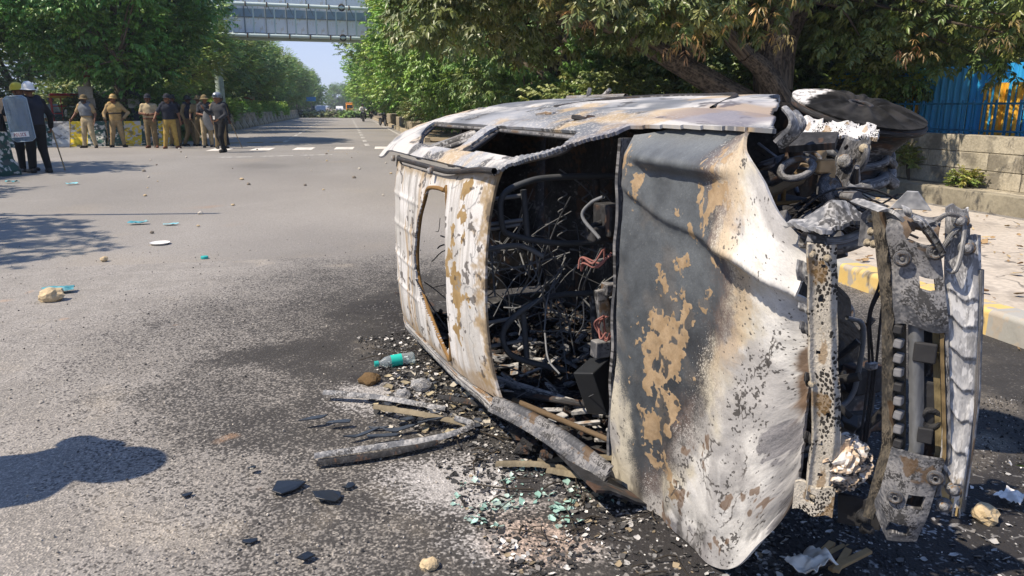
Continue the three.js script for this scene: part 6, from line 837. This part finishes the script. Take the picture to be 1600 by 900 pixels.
{
  const ride = { hip: [0, 0.88, -0.22], neck: [0, 1.36, -0.10], cell: 0.024, arms: [[[0.30, 1.12, 0.02], [0.30, 1.03, 0.20]], [[-0.30, 1.12, 0.02], [-0.30, 1.03, 0.20]]], legs: [[[0.22, 0.72, 0.18], [0.20, 0.32, 0.05], [0.22, 0.28, 0.2]], [[-0.22, 0.72, 0.18], [-0.20, 0.32, 0.05], [-0.22, 0.28, 0.2]]], grip: [1, 1], hat: 'full' };
  motorcycle('motorcycle whose rider wears white, coming down the road', 1.6, -74.4, 0.06, std('#22252c', 0.4)); person('rider in white shirt and dark helmet on the nearer motorcycle', 1.6, -74.4, 0.06, { ...ride, shirt: C.white, trousers: C.charcoal, hatM: C.boot });
  motorcycle('motorcycle with rider in dark blue, farther up the road', 2.9, -92, 0.06, std('#5a1f1f', 0.4)); person('rider in dark blue shirt on the farther motorcycle', 2.9, -92, 0.06, { ...ride, shirt: C.navy, trousers: C.black, hatM: C.boot });
  motorcycle('black motorcycle parked at the kerb by the bushes', 2.65, -57.6, 0.25, std('#101114', 0.35));
  const carTo = (label, x, z, ry, paint) => { const t = thing('hatchback', label, 'car', V(x, 0, z), ry); const prof = poly([[-1.85, 0.3], [-1.85, 0.75], [-1.7, 0.95], [-0.95, 1.02], [-0.3, 1.48], [1.2, 1.5], [1.75, 1.05], [1.85, 0.9], [1.85, 0.3]]); const g = extr(prof, 1.5, 0.06).translate(0, 0, -0.75).rotateY(Math.PI / 2); mesh('body', g, paint, t); mesh('windscreen', box(1.3, 0.02, 0.72, 0, 1.275, 0.655, 0.62), darkGlass, t); mesh('window', box(0.01, 0.32, 1.7, 0.815, 1.24, -0.35), darkGlass, t); mesh('window', box(0.01, 0.32, 1.7, -0.815, 1.24, -0.35), darkGlass, t); mesh('grille', box(0.9, 0.14, 0.02, 0, 0.62, 1.92), rubber, t); for (const s of [-1, 1]) { mesh('headlight', rbox(0.3, 0.16, 0.06, 0.03, s * 0.58, 0.78, 1.9), std('#d8dde0', 0.2), t); for (const q of [-1.15, 1.2]) wheelAt('wheel', t, s * 0.74, 0.3, q, 0.3, 0.17); } return t; };
  carTo('silver hatchback parked by the median wall beyond the branches', -3.9, -124, 0.05, std('#9ea3a8', 0.35, { metalness: 0.3 })); carTo('white car far up the road next to the yellow vehicle', -1.4, -185, 0.0, std('#d8d8d6', 0.4)); carTo('dark car behind the silver hatchback', -4.6, -131, 0.05, std('#20242a', 0.35));
  { const t = thing('goods_van', 'small orange yellow goods vehicle far up the road', 'van', V(0.8, 0, -158)); mesh('cabin', rbox(1.4, 1.5, 1.2, 0.15, 0, 1.15, 0.8), std('#d98a1e', 0.5), t); mesh('cargo_box', rbox(1.5, 1.7, 2.0, 0.08, 0, 1.35, -0.9), std('#d2902c', 0.6), t); mesh('windscreen', box(1.1, 0.6, 0.03, 0, 1.45, 1.41), darkGlass, t); for (const [x, z] of [[-0.6, 0.9], [0.6, 0.9], [-0.6, -1], [0.6, -1]]) wheelAt('wheel', t, x, 0.28, z, 0.28, 0.14); }
  { // red three wheeler behind the barrier
    const t = thing('electric_rickshaw', 'red roofed rickshaw behind the painted barrier with a round wheel cover', 'rickshaw', V(-11.7, 0, -36.3), 0.35), red = dirty('#b3242c', 0.5);
    mesh('roof', rbox(1.25, 0.12, 2.1, 0.05, 0, 1.86, 0), red, t); mesh('roof_fringe', rbox(1.28, 0.07, 2.14, 0.02, 0, 1.78, 0), dirty('#c9a12e', 0.6), t);
    for (const [x, z] of [[-0.58, 1.0], [0.58, 1.0], [-0.58, 0.1], [0.58, 0.1], [-0.58, -1.0], [0.58, -1.0], [-0.25, 1.0], [0.25, 1.0]]) mesh('post', rod(V(x, 0.7, z), V(x, 1.8, z), 0.022), red, t);
    mesh('tub', rbox(1.2, 0.5, 2.0, 0.08, 0, 0.55, 0), red, t); mesh('seat', rbox(1.05, 0.45, 0.4, 0.06, 0, 0.95, 0.45), dirty('#3f5a63', 0.7), t); mesh('rear_bar', mg([rod(V(-0.58, 1.1, 1.02), V(0.58, 1.1, 1.02), 0.02), rod(V(-0.58, 1.4, 1.02), V(0.58, 1.4, 1.02), 0.02)]), red, t);
    const cov = tex(256, 256, (u, v) => { const a = Math.atan2(v - 0.5, u - 0.5), r = Math.hypot(u - 0.5, v - 0.5) * 2; let c = r > 0.86 ? [0.04, 0.05, 0.05] : [0.75, 0.73, 0.68]; if (r < 0.78 && Math.sin(a * 8) * 0.12 + 0.52 > r) c = mix3([0.45, 0.33, 0.08], [0.10, 0.22, 0.08], vn(u * 14, v * 14, 3)); return c; });
    mesh('wheel_cover', moved(new THREE.CylinderGeometry(0.36, 0.36, 0.12, 36).rotateX(Math.PI / 2), 0.12, 1.1, 1.14), std('#ffffff', 0.6, { map: cov }), t); for (const [x, z] of [[-0.5, 0.7], [0.5, 0.7], [0, -1.0]]) wheelAt('wheel', t, x, 0.24, z, 0.24, 0.1);
    person('driver in pale blue shirt beside the red rickshaw', -12.7, -37.4, 0.4, { cell: 0.026, shirt: cloth('#a7c3cf'), trousers: C.charcoal, hat: 'full', hatM: C.boot });
  }
  { const t = thing('banded_pole', 'pale pole with red bands in front of the big round tree', 'pole', V(-9.44, 0, -31.7)); mesh('shaft', rod(V(0, 0, 0), V(0, 5.6, 0), 0.13, 0.11, 14), dirty('#9c9284', 0.9), t); for (const y of [2.45, 2.75, 3.0]) mesh('red_band', new THREE.CylinderGeometry(0.132, 0.132, 0.12, 16, 1, true).translate(0, y, 0), dirty('#8e3227', 0.9), t); mesh('notice', rbox(0.5, 0.42, 0.03, 0.01, -0.05, 1.9, 0.13), dirty('#a8a49a', 0.9), t); mesh('notice', rbox(0.34, 0.36, 0.03, 0.01, 0.08, 1.5, 0.14), dirty('#97938a', 0.9), t); }
  { const t = thing('lamp_pole', 'dark blue grey pole among the leaves with a small white notice', 'pole', V(-7.95, 0, -32.2)); mesh('shaft', rod(V(0, 0, 0), V(0, 5.2, 0), 0.2, 0.18, 14), dirty('#3a4a58', 0.8), t); mesh('notice', rbox(0.42, 0.35, 0.03, 0.01, 0, 1.5, 0.27), dirty('#b9b6ae', 0.9), t); }
  { const t = thing('kerb_post', 'white square post with a wider cap beside the right kerb', 'post', V(6.2, 0, -60)); mesh('shaft', rbox(0.62, 1.9, 0.62, 0.03, 0, 0.95, 0), dirty('#bdb4a6', 0.9), t); mesh('cap', rbox(1.0, 0.45, 0.8, 0.06, 0, 2.05, 0), dirty('#cfc8bb', 0.9), t); }
  { const t = thing('sign_pole', 'thin dark pole beside the white kerb post', 'pole', V(4.3, 0, -55)); mesh('shaft', rod(V(0, 0, 0), V(0, 2.6, 0), 0.06), rubber, t); }
  [['rough concrete block edging the right verge, nearest', 3.9, -45, 0.4, 5], ['low concrete block behind the nearest edging block', 3.9, -53, 0.5, 5], ['concrete block at the wheel of the parked motorcycle', 3.7, -62, 0.6, 5]].forEach(([l, x, z, h, d]) => tag((() => { const o = mesh('edging_block', rbox(0.8, h * 1.6, d, 0.06), dirty('#9d937f', 0.95), null); o.position.set(x, h * 0.6, z); return o; })(), l, 'block'));
  { const t = thing('blue_sign', 'small blue direction sign above the silver hatchback', 'sign', V(-5.4, 0, -128)); mesh('board', rbox(1.5, 0.7, 0.06, 0.03, 0, 2.6, 0), std('#2f7fc0', 0.5), t); mesh('post', rod(V(0, 0, 0), V(0, 2.1, 0), 0.05), steel, t); }
  // branches torn down across the road
  const br = (label, x, z, ry, s, col, seed) => { const r = rng(seed), t = thing('fallen_branch', label, 'branch', V(x, 0.02, z), ry), cl = []; for (let k = 0; k < 9; k++) cl.push([mix(-1.6, 1.6, k / 8), 0.2 + 0.25 * r(), (r() - 0.5) * 0.9, 0.4]); mesh('branch_wood', mg([limb(V(-1.9, 0.1, 0), V(1.8, 0.25, 0.2), 0.07, 0.02, 0.5, r), limb(V(-0.4, 0.15, 0), V(0.9, 0.6, 0.6), 0.04, 0.012, 0.3, r), limb(V(0.2, 0.15, 0), V(1.2, 0.5, -0.6), 0.04, 0.012, 0.3, r)]), barkM, t); crown(t, cl, 22, 'coarse', col, s, seed, 'foliage'); return t; };
  br('heap of dark torn branches lying across the middle of the road', -1.2, -104, 0.2, 0.9, [0.05, 0.06, 0.03], 501); br('bright green leafy branch at the right end of the barricade', 0.9, -100, -0.4, 1.1, [0.10, 0.19, 0.04], 503); br('dull branch at the left end of the barricade by the median', -5.0, -106, 0.5, 1.0, [0.05, 0.08, 0.03], 505); br('small pale branch left of the dark heap', -3.0, -102, 0.0, 0.8, [0.15, 0.19, 0.08], 507);
}
// buildings and walls far on the left
{
  const brick = dirty('#8f4f39', 0.95), pale = dirty('#b59f86', 0.95);
  { const t = thing('brick_building', 'low red brown brick building behind the median trees', 'building', V(-13.8, 0, -75), 0.1); mesh('wall', box(11, 5.2, 6, 0, 2.6, 0), brick, t); mesh('roof', box(11.6, 0.25, 6.6, 0, 5.33, 0), pale, t); for (let k = 0; k < 5; k++) { mesh('window', box(1.1, 1.3, 0.06, -4.2 + k * 2.1, 3.2, 3.02), dirty('#2a2624', 0.6), t); mesh('window_sill', box(1.3, 0.12, 0.2, -4.2 + k * 2.1, 2.48, 3.08), pale, t); } mesh('notice', box(0.9, 0.6, 0.05, 1.6, 4.5, 3.04), dirty('#c9c4bc', 0.9), t); }
  { const t = thing('compound_wall', 'tan block wall at the far left beyond the barrier', 'wall', V(-21.5, 0, -47.2), 0.12); mesh('wall_core', box(8, 1.85, 0.24, 0, 0.93, 0), dirty('#a5937d', 1), t); const g = rbox(1.27, 0.44, 0.3, 0.02); const m2 = [dirty('#bda78d', 1), dirty('#b09a82', 1), dirty('#a8957f', 1)]; for (let r = 0; r < 4; r++) for (let k = 0; k < 6; k++) mesh('block', g, m2[(k * 7 + r * 3) % 3], t).position.set(-3.4 + k * 1.3 + (r % 2) * 0.4, 0.24 + r * 0.46, rr(-0.01, 0.01)); mesh('gate_post', rbox(0.35, 2.3, 0.4, 0.02, 4.3, 1.15, 0), dirty('#c2a13c', 0.9), t); }
}
// ---------- footbridge ----------
{
  const b = thing('footbridge', 'pale steel footbridge with white cladding across the road', 'bridge', V(-6.9, 0, -48.5), 0.12), pipe = std('#c3d0cc', 0.6), post = std('#7d878b', 0.6), L = 21;
  const rustW = tex(256, 256, (u, v) => { const n = tf(u, v, 8, 5, 71), st = sm(0.6, 0.75, tn(u, v * 0.2, 24, 72)) * sm(0.45, 0.6, n); return mix3([0.82, 0.83, 0.84], [0.6, 0.48, 0.34], st * 0.5); }); const white = std('#ffffff', 0.6, { map: rustW }), blue = std('#9db4c6', 0.6, { map: rustW });
  for (const [y, z] of [[5.5, 0], [7.25, 0], [5.5, -2.2], [7.25, -2.2]]) mesh('chord_pipe', rod(V(-0.4, y, z), V(L, y, z), 0.11, 0.11, 12), pipe, b);
  mesh('handrail', rod(V(-0.4, 8.35, -0.5), V(L, 8.35, -0.5), 0.05), post, b); mesh('deck', box(L, 0.12, 2.2, L / 2, 5.6, -1.1), dirty('#8b8f90', 0.8), b);
  const pw = 1.2, p1 = rbox(pw - 0.03, 1.2, 0.04, 0.008), p2 = rbox(pw - 0.03, 0.45, 0.04, 0.008), p3 = rbox(pw - 0.03, 0.98, 0.04, 0.008), g1 = rod(V(0, 5.55, 0), V(0, 8.3, 0), 0.035), g2 = rod(V(0, 5.5, 0), V(0, 7.25, 0), 0.045), g3 = rod(V(0, 7.2, 0), V(0.22, 6.7, 0), 0.025), clamp1 = rbox(0.07, 0.27, 0.27, 0.02);
  for (let k = 0; k < 17; k++) { const x = 0.75 + k * pw; for (const [g, m, y] of [[p1, white, 7.68], [p2, blue, 6.83], [p3, white, 6.1]]) mesh('cladding_panel', g, m, b).position.set(x, y, -0.5); mesh('panel_post', g1, post, b).position.set(x - pw / 2, 0, -0.44); mesh('truss_post', g2, pipe, b).position.set(x - 0.1, 0, 0); mesh('brace', g3, post, b).position.set(x - 0.45, 0, 0.02); for (const y of [5.5, 7.25]) mesh('pipe_clamp', clamp1, dirty('#6a5540', 0.9), b).position.set(x - 0.5, y, 0); }
  mesh('panel_rail', box(L, 0.06, 0.06, L / 2, 6.58, -0.45), post, b);
  for (const y of [5.5, 7.25]) mesh('joint_flange', new THREE.TorusGeometry(0.17, 0.05, 8, 20).translate(7.0, y, 0.06), dirty('#4c443c', 0.8), b);
  mesh('column', mg([rod(V(-0.35, 0, -0.2), V(-0.35, 9.5, -0.2), 0.26, 0.22, 18), rbox(1.0, 0.4, 1.0, 0.04, -0.35, 0.2, -0.2)]), dirty('#a9bab3', 0.7), b); mesh('column', mg([rod(V(20.5, 0, -1.1), V(20.5, 9, -1.1), 0.26, 0.22, 18)]), pipe, b); mesh('cross_beam', box(0.3, 0.3, 2.6, 0.0, 5.3, -1.1), pipe, b);
}
// ---------- things lying on the road ----------
const clothBlue = std('#58a5b3', 0.5, { map: grime });
function stoneGeo(s, seed, flat = 0.65) { const g = new THREE.IcosahedronGeometry(1, 2), p = g.attributes.position; for (let i = 0; i < p.count; i++) { const x = p.getX(i), y = p.getY(i), z = p.getZ(i), k = 0.62 + 0.42 * Math.round(3 * vn(x * 1.7 + seed, y * 1.9 + z * 1.6, seed)) / 3 + 0.3 * fb(x * 3 + seed, y * 3 + z * 2.4, 3, seed); p.setXYZ(i, x * k * s, y * k * s * flat, z * k * s * 0.8); } g.deleteAttribute('normal'); g.computeVertexNormals(); return boxUV(g, 4); }
const stoneM = dirty('#d2bd98', 0.95), stoneP = dirty('#ddd6c9', 0.95);
const onRoad = (name, g, m, x, z, y, ry, label, cat, group) => { const o = mesh(name, g, m, null); o.position.set(x, y, z); o.rotation.y = ry; return tag(o, label, cat, group); };
onRoad('rock', stoneGeo(0.085, 3), stoneM, -2.16, -5.83, 0.04, 0.4, 'brown rock lying beside a teal wrapper on the open asphalt', 'rock');
onRoad('rock', stoneGeo(0.042, 9), stoneM, -2.22, -7.3, 0.02, 1.2, 'small tan rock past the leaf shade at the left', 'rock');
onRoad('rock', stoneGeo(0.048, 15), stoneM, 2.06, -1.89, 0.025, 0.9, 'tan stone by the foot of the splash panel', 'rock');
onRoad('rock', stoneGeo(0.03, 21), stoneM, 0.18, -2.02, 0.012, 0.2, 'pale pebble at the near edge below the ash patch', 'rock');
{ // pebbles, alike and many: all the photograph shows over the middle distance
  const g = [stoneGeo(0.05, 31), stoneGeo(0.05, 37, 0.5), stoneGeo(0.05, 43, 0.8)], r = rng(55), mats = [stoneP, stoneM, dirty('#8d8478', 0.95)];
  for (let k = 0; k < 34; k++) { const D = 6.5 + 20 * r() ** 0.8, X = mix(-0.50, -0.16, r()) * D, q = XD(X, D); const o = onRoad('pebble', g[k % 3], mats[(k * 7) % 3], q.x, q.z, 0.015, r() * 6, 'small pale stone strewn on the open asphalt', 'stone', 'small stones strewn on the asphalt'); o.scale.setScalar(0.3 + 0.65 * r() ** 1.6); }
}
// flat litter
const flap = (w, d, h, seed) => boxUV(sheet((a, b) => V((a - 0.5) * w * (0.8 + 0.4 * vn(b * 3, seed, 1)), h * fb(a * 3 + seed, b * 3, 3, seed), (b - 0.5) * d * (0.8 + 0.4 * vn(a * 3, seed, 2))), 12, 12, 0.002), 3);
onRoad('wrapper', flap(0.2, 0.10, 0.06, 3), clothBlue, -2.19, -6.07, 0.006, 0.3, 'teal plastic wrapper behind the brown rock', 'wrapper');
onRoad('paper_plate', lathe([[0.001, 0.002], [0.075, 0.004], [0.095, 0.02], [0.098, 0.019], [0.078, 0.0], [0.001, 0.0]], 28), std('#e3e2df', 0.7), -1.93, -8.12, 0.003, 0, 'white paper plate in the middle of the open asphalt', 'plate');
onRoad('wrapper', flap(0.2, 0.09, 0.05, 7), clothBlue, -2.5, -9.6, 0.006, 0.1, 'teal wrapper with yellow bit near the thin pole shadow', 'wrapper'); onRoad('wrapper', flap(0.15, 0.07, 0.03, 9), std('#8fd0d8', 0.5), -2.1, -9.45, 0.006, 0.2, 'pale teal wrapper right of the other by the thin shadow', 'wrapper');
onRoad('wrapper', flap(0.22, 0.12, 0.06, 11), clothBlue, -6.1, -15.5, 0.006, 0.2, 'teal wrapper by the feet of the black clad officers', 'wrapper'); onRoad('wrapper', flap(0.18, 0.12, 0.05, 12), std('#7fc6cf', 0.5), -4.9, -14.9, 0.006, 0.5, 'small teal scrap in the shade right of the black clad officers', 'wrapper');
onRoad('bottle_cap', lathe([[0.001, 0.022], [0.03, 0.022], [0.033, 0.018], [0.034, 0.0], [0.03, 0.0]], 18), std('#2aa9a3', 0.4), -1.35, -7.24, 0.003, 0, 'teal bottle cap alone on the asphalt', 'bottle cap');
onRoad('leaf', (() => { const g = spray(1, 0.16, 0.045, 0.02, 0.1, 3, 0.02); return g; })(), std('#8fb53a', 0.6), 2.46, -2.18, 0.015, 1.2, 'fresh green leaf on the road at the far right', 'leaf');
onRoad('paper', flap(0.10, 0.08, 0.07, 21), std('#dddad4', 0.9), 2.23, -1.95, 0.006, 0.4, 'crumpled white paper near the tan stone', 'paper'); onRoad('paper', flap(0.12, 0.10, 0.10, 23), std('#d8d2c6', 0.9), 1.28, -1.72, 0.01, 0.4, 'crumpled white scrap under the bumper beam', 'paper'); onRoad('paper', flap(0.05, 0.04, 0.04, 27), std('#d8d6d0', 0.9), 1.98, -1.62, 0.006, 0.4, 'little white scrap in the soot at the lower right', 'paper');
{ const m = dirty('#a58a62', 0.95), t = thing('charred_plank', 'bundle of half burnt tan slats in front of the engine bay', 'planks', V(1.38, 0.03, -1.76), 0.5); for (let k = 0; k < 6; k++) mesh('slat', rbox(0.17, 0.012, 0.022, 0.003, 0, 0.008 * k * 0.6, (k - 2.5) * 0.022, 0, rr(-0.25, 0.25), rr(-0.1, 0.1)), k % 3 ? m : soot, t); }
// water bottle on its side
{ const t = thing('water_bottle', 'crushed plastic water bottle with teal cap lying left of the car', 'bottle', V(0.20, 0.034, -3.88), 0); t.rotation.set(0, 0.15, Math.PI / 2 + 0.06);
  mesh('bottle_body', moved(lathe([[0.001, -0.10], [0.028, -0.10], [0.033, -0.09], [0.031, -0.06], [0.033, -0.04], [0.032, 0.04], [0.029, 0.06], [0.014, 0.085], [0.013, 0.10]], 26), 0, 0, 0, 0, 0, 0, V(1, 1, 0.85)), new THREE.MeshPhysicalMaterial({ color: '#e6f0f2', roughness: 0.15, transmission: 0.8, thickness: 0, side: THREE.DoubleSide }), t);
  mesh('label_band', new THREE.CylinderGeometry(0.0335, 0.0335, 0.06, 26, 1, true).scale(1, 1, 0.86).translate(0, 0.0, 0), std('#1fb7a6', 0.4), t); mesh('cap', new THREE.CylinderGeometry(0.016, 0.016, 0.022, 18).translate(0, 0.108, 0), std('#1d9c93', 0.4), t); }
// trim strips burnt off the car
const strip = (label, pts, w, m, h = 0.012) => { const c = new THREE.CatmullRomCurve3(pts), g = sheet((a, b) => { const p = c.getPointAt(a), d = c.getTangentAt(a), s = V(-d.z, 0, d.x).normalize(), k = Math.sin(Math.PI * clamp(a * 0.98 + 0.01)) ** 0.25; return p.add(s.multiplyScalar((b - 0.5) * w * k)).add(V(0, h * (1 - (2 * b - 1) ** 2) + 0.004 * fb(a * 30, b * 3, 2, 3), 0)); }, 70, 8, 0.008); const o = mesh('trim_strip', su(g, 1.5, 0.1), m, null); return tag(o, label, 'trim strip'); };
const ochre = dirty('#867c68', 0.95);
strip('pale grey trim strip lying at the top of the debris left of the car', [V(-0.17, 0.03, -3.47), V(0.10, 0.022, -3.36), V(0.38, 0.015, -3.18)], 0.035, ash);
strip('long bent trim strip, its kink near the lower pillar', [V(-0.19, 0.015, -2.82), V(0.08, 0.025, -2.83), V(0.33, 0.03, -2.86), V(0.46, 0.04, -2.93), V(0.40, 0.045, -3.00)], 0.03, ash); strip('second thin strip alongside the long bent one', [V(-0.18, 0.01, -2.76), V(0.06, 0.012, -2.78), V(0.3, 0.018, -2.83)], 0.022, soot);
strip('yellowish burnt strip behind the long bent one', [V(0.06, 0.03, -3.24), V(0.24, 0.035, -3.11), V(0.45, 0.03, -2.96)], 0.03, ochre);
strip('yellowish slat beside the foot of the hood', [V(0.66, 0.03, -2.56), V(0.85, 0.03, -2.55), V(0.99, 0.035, -2.50)], 0.024, ochre); strip('second slat pointing under the hood corner', [V(0.68, 0.02, -2.50), V(0.80, 0.022, -2.42), V(0.92, 0.025, -2.33)], 0.026, ochre); strip('thin tan slat crossing the glass crumbs', [V(0.50, 0.015, -2.60), V(0.66, 0.02, -2.55), V(0.80, 0.02, -2.46)], 0.016, ochre);
strip('slim black strip among the ash by the pillar foot', [V(0.36, 0.03, -3.3), V(0.55, 0.03, -3.15), V(0.62, 0.04, -2.95)], 0.018, soot);
// black plastic shards
const shardM = std('#1b222b', 0.35, { map: grime }); const shard = (w, d, seed) => { const r = rng(seed), n = 6 + Math.floor(r() * 3), pts = []; for (let k = 0; k < n; k++) { const a = k / n * 6.283, q = 0.42 + 0.7 * r(); pts.push([Math.cos(a) * w * q / 2, Math.sin(a) * d * q / 2]); } const g = new THREE.ExtrudeGeometry(poly(pts), { depth: 0.004, bevelEnabled: true, bevelSize: 0.0015, bevelThickness: 0.001, bevelSegments: 1 }).rotateX(-Math.PI / 2); const p = g.attributes.position; for (let i = 0; i < p.count; i++) p.setY(i, p.getY(i) + 0.25 * (p.getX(i) ** 2) / w + 0.02 * vn(p.getX(i) * 20, p.getZ(i) * 20, seed)); g.computeVertexNormals(); return boxUV(g, 3); };
[['larger black plastic shard with an upturned edge on the speckled asphalt', -0.29, -2.60, 0.17, 0.11, 0.2, 61], ['smaller black shard right of the larger one', -0.13, -2.50, 0.12, 0.11, -0.3, 67], ['small black flake above the larger shard', -0.42, -2.77, 0.05, 0.03, 0.4, 71], ['black crumb right of the two shards', -0.06, -2.56, 0.05, 0.04, 0.9, 73], ['lone black chip at the near edge', -0.19, -2.13, 0.05, 0.05, 0.3, 79], ['flat black flake near the bottom edge', -0.37, -2.27, 0.07, 0.03, 0.1, 83], ['dark chip left of the larger shard', -0.63, -2.63, 0.06, 0.03, 0.6, 87]].forEach(([l, x, z, w, d, ry, s]) => onRoad('plastic_shard', shard(w, d, s), shardM, x, z, 0.004, ry, l, 'plastic shard'));
[[0.06, -3.06, 1], [0.16, -3.0, 2], [0.0, -2.98, 3], [0.22, -3.1, 4], [-0.10, -3.12, 5], [0.1, -2.93, 6], [-0.2, -3.16, 7], [0.28, -3.02, 8]].forEach(([x, z, s]) => onRoad('plastic_shard', shard(0.16, 0.035, s * 13), std('#39424d', 0.5, { map: grime }), x, z, 0.006 + 0.003 * s, 0.15 + rr(-0.3, 0.3), 'grey splinter lying between the two long trim strips', 'plastic shard', 'grey splinters between the trim strips'));
// crumbs: ash flakes, glass, soot lumps, far too many to count
function scatter(name, n, geo, m, where, cols, s0, s1, lift, seed) { const r = rng(seed), im = new THREE.InstancedMesh(geo, m, n), M = new THREE.Matrix4(), c = new THREE.Color(); let k = 0, tries = 0; while (k < n && tries++ < n * 60) { const q = where(r); if (!q) continue; const s = s0 + (s1 - s0) * r() ** 2.5; M.compose(V(q[0], lift * s + (q[2] || 0), q[1]), new THREE.Quaternion().setFromEuler(new THREE.Euler((r() - 0.5) * 1.0, r() * 6.3, (r() - 0.5) * 1.0)), V(s, s * (0.5 + r()), s * (0.5 + 0.8 * r()))); im.setMatrixAt(k, M); const a = cols[Math.floor(r() * cols.length)], t = 0.6 + 0.7 * r(); im.setColorAt(k++, c.setRGB(a[0] * t, a[1] * t, a[2] * t)); } im.count = k; im.name = name; im.castShadow = im.receiveShadow = true; im.userData.kind = 'stuff'; scene.add(im); return im; }
const flakeG = (() => { const g = boxUV(sheet((a, b) => V((a - 0.5) * (1 + 0.3 * Math.sin(b * 5)), 0.28 * (a - 0.4) ** 2 + 0.2 * b * b, (b - 0.5) * (0.7 + 0.5 * Math.sin(a * 4))), 3, 3, 0.04)); return g; })(), crumbG = new THREE.IcosahedronGeometry(0.5, 0);
const nearCar = (r, u0, u1, f0, f1) => { const f = mix(f0, f1, r()), u = mix(u0, u1, r()), X = F2[0] * f + U2[0] * u, D = F2[1] * f + U2[1] * u, q = XD(X, D); return [q.x, q.z]; };
const clumpy = (q, s, t, r) => fb(q[0] * s, q[1] * s, 3, 77) + 0.25 * (r() - 0.5) > t ? q : null;
const white3 = [[0.55, 0.53, 0.5], [0.4, 0.39, 0.37], [0.62, 0.6, 0.57]], dark3 = [[0.02, 0.02, 0.02], [0.035, 0.034, 0.034], [0.06, 0.06, 0.062]];
scatter('ash_flakes', 14000, flakeG, std('#ffffff', 0.95), r => clumpy(nearCar(r, -0.72, -1.6, -4.4, -0.9), 3.5, 0.49, r), [...white3, ...dark3, ...dark3, ...dark3, [0.25, 0.2, 0.13], [0.16, 0.15, 0.14], [0.1, 0.095, 0.09]], 0.002, 0.022, 0.2, 601);
scatter('soot_crumbs', 9000, crumbG, std('#ffffff', 0.95), r => clumpy(nearCar(r, -0.72, -1.9, -4.4, -0.8), 2.0, 0.5, r), [...dark3, ...dark3, [0.16, 0.15, 0.14]], 0.002, 0.012, 0.3, 603);
scatter('soot_crumbs', 5000, crumbG, std('#ffffff', 0.95), r => { const X = mix(0.7, 2.6, r()), D = mix(1.9, 3.4, r()), q = XD(X, D); return clumpy([q.x, q.z], 2.0, 0.46, r); }, [...dark3, ...dark3, [0.3, 0.29, 0.28]], 0.002, 0.011, 0.3, 605);
scatter('ash_flakes', 1100, flakeG, std('#ffffff', 0.95), r => { const X = mix(0.6, 2.4, r()), D = mix(1.85, 2.7, r()), q = XD(X, D); return clumpy([q.x, q.z], 3.0, 0.5, r); }, [...white3, ...dark3, [0.1, 0.1, 0.1], [0.2, 0.19, 0.18]], 0.003, 0.024, 0.2, 607);
scatter('glass_crumbs', 230, flakeG, std('#b5cbc3', 0.2, { metalness: 0 }), r => { const a = r() * 6.28, d = 0.24 * Math.sqrt(r()), q = [0.60 + Math.cos(a) * d * 1.3, -2.38 + Math.sin(a) * d]; return clumpy(q, 9, 0.52, r); }, [[0.8, 0.95, 0.9], [0.5, 0.65, 0.6], [0.9, 0.9, 0.88]], 0.004, 0.028, 0.3, 609);
scatter('burnt_scraps', 420, flakeG, std('#ffffff', 0.9), r => { const q = [mix(0.05, 0.75, r()), mix(-3.75, -2.9, r())]; return clumpy(q, 4, 0.5, r); }, [[0.40, 0.34, 0.22], [0.5, 0.46, 0.38], [0.05, 0.05, 0.05], [0.06, 0.07, 0.09]], 0.01, 0.05, 0.25, 611);
scatter('gravel', 1500, crumbG, std('#ffffff', 0.95), r => { const D = 2 + 6 * r() ** 1.4, X = mix(-0.72, 0.05, r()) * D, q = XD(X, D); return [q.x, q.z]; }, [[0.45, 0.41, 0.35], [0.3, 0.28, 0.25], [0.06, 0.06, 0.06]], 0.004, 0.014, 0.3, 613);
scatter('dry_leaves', 700, flakeG, std('#ffffff', 0.9), r => { const q = [mix(3.6, 7.2, r()), mix(-2, -14, r())]; return [q[0], q[1], q[0] > 4 ? 0.14 : 0.002]; }, [[0.3, 0.2, 0.1], [0.2, 0.12, 0.06], [0.4, 0.3, 0.16]], 0.02, 0.07, 0.2, 615);
// soft stuff on the ground by the car's nose
for (const [l, x, z, s, seed] of [['clump of fused grey ash beside the lower pillar', 0.30, -3.52, 0.07, 5], ['brownish burnt lump below the water bottle', 0.05, -3.66, 0.06, 8], ['pale ash lump at the end of the grey trim strip', 0.2, -3.42, 0.05, 11]]) onRoad('burnt_lump', stoneGeo(s, seed, 0.5), seed === 8 ? dirty('#6b5536', 0.95) : ash, x, z, 0.015, seed, l, 'burnt lump');

// thin charred wires and fibres among the debris
{ const r = rng(701), parts = []; for (let k = 0; k < 90; k++) { const q = nearCar(r, -0.75, -1.35, -4.0, -1.3), a = V(q[0], 0.012, q[1]), an = r() * 6.3, l = 0.06 + 0.16 * r() * r() * 1.6; parts.push(tube([a, a.clone().add(V(Math.cos(an) * l * 0.5, 0.02 * r(), Math.sin(an) * l * 0.5)), a.clone().add(V(Math.cos(an + 0.5 * (r() - 0.5)) * l, 0.004, Math.sin(an + 0.5 * (r() - 0.5)) * l))], 0.0015 + 0.002 * r(), 8, 5)); } const o = mesh('charred_wires', mg(parts), dirty('#4d453a', 0.9), null); o.userData.kind = 'stuff'; }
scene.fog = new THREE.FogExp2('#c4d0e0', 0.0006);
renderer.setSize(1024, 576);
renderer.render(scene, camera);
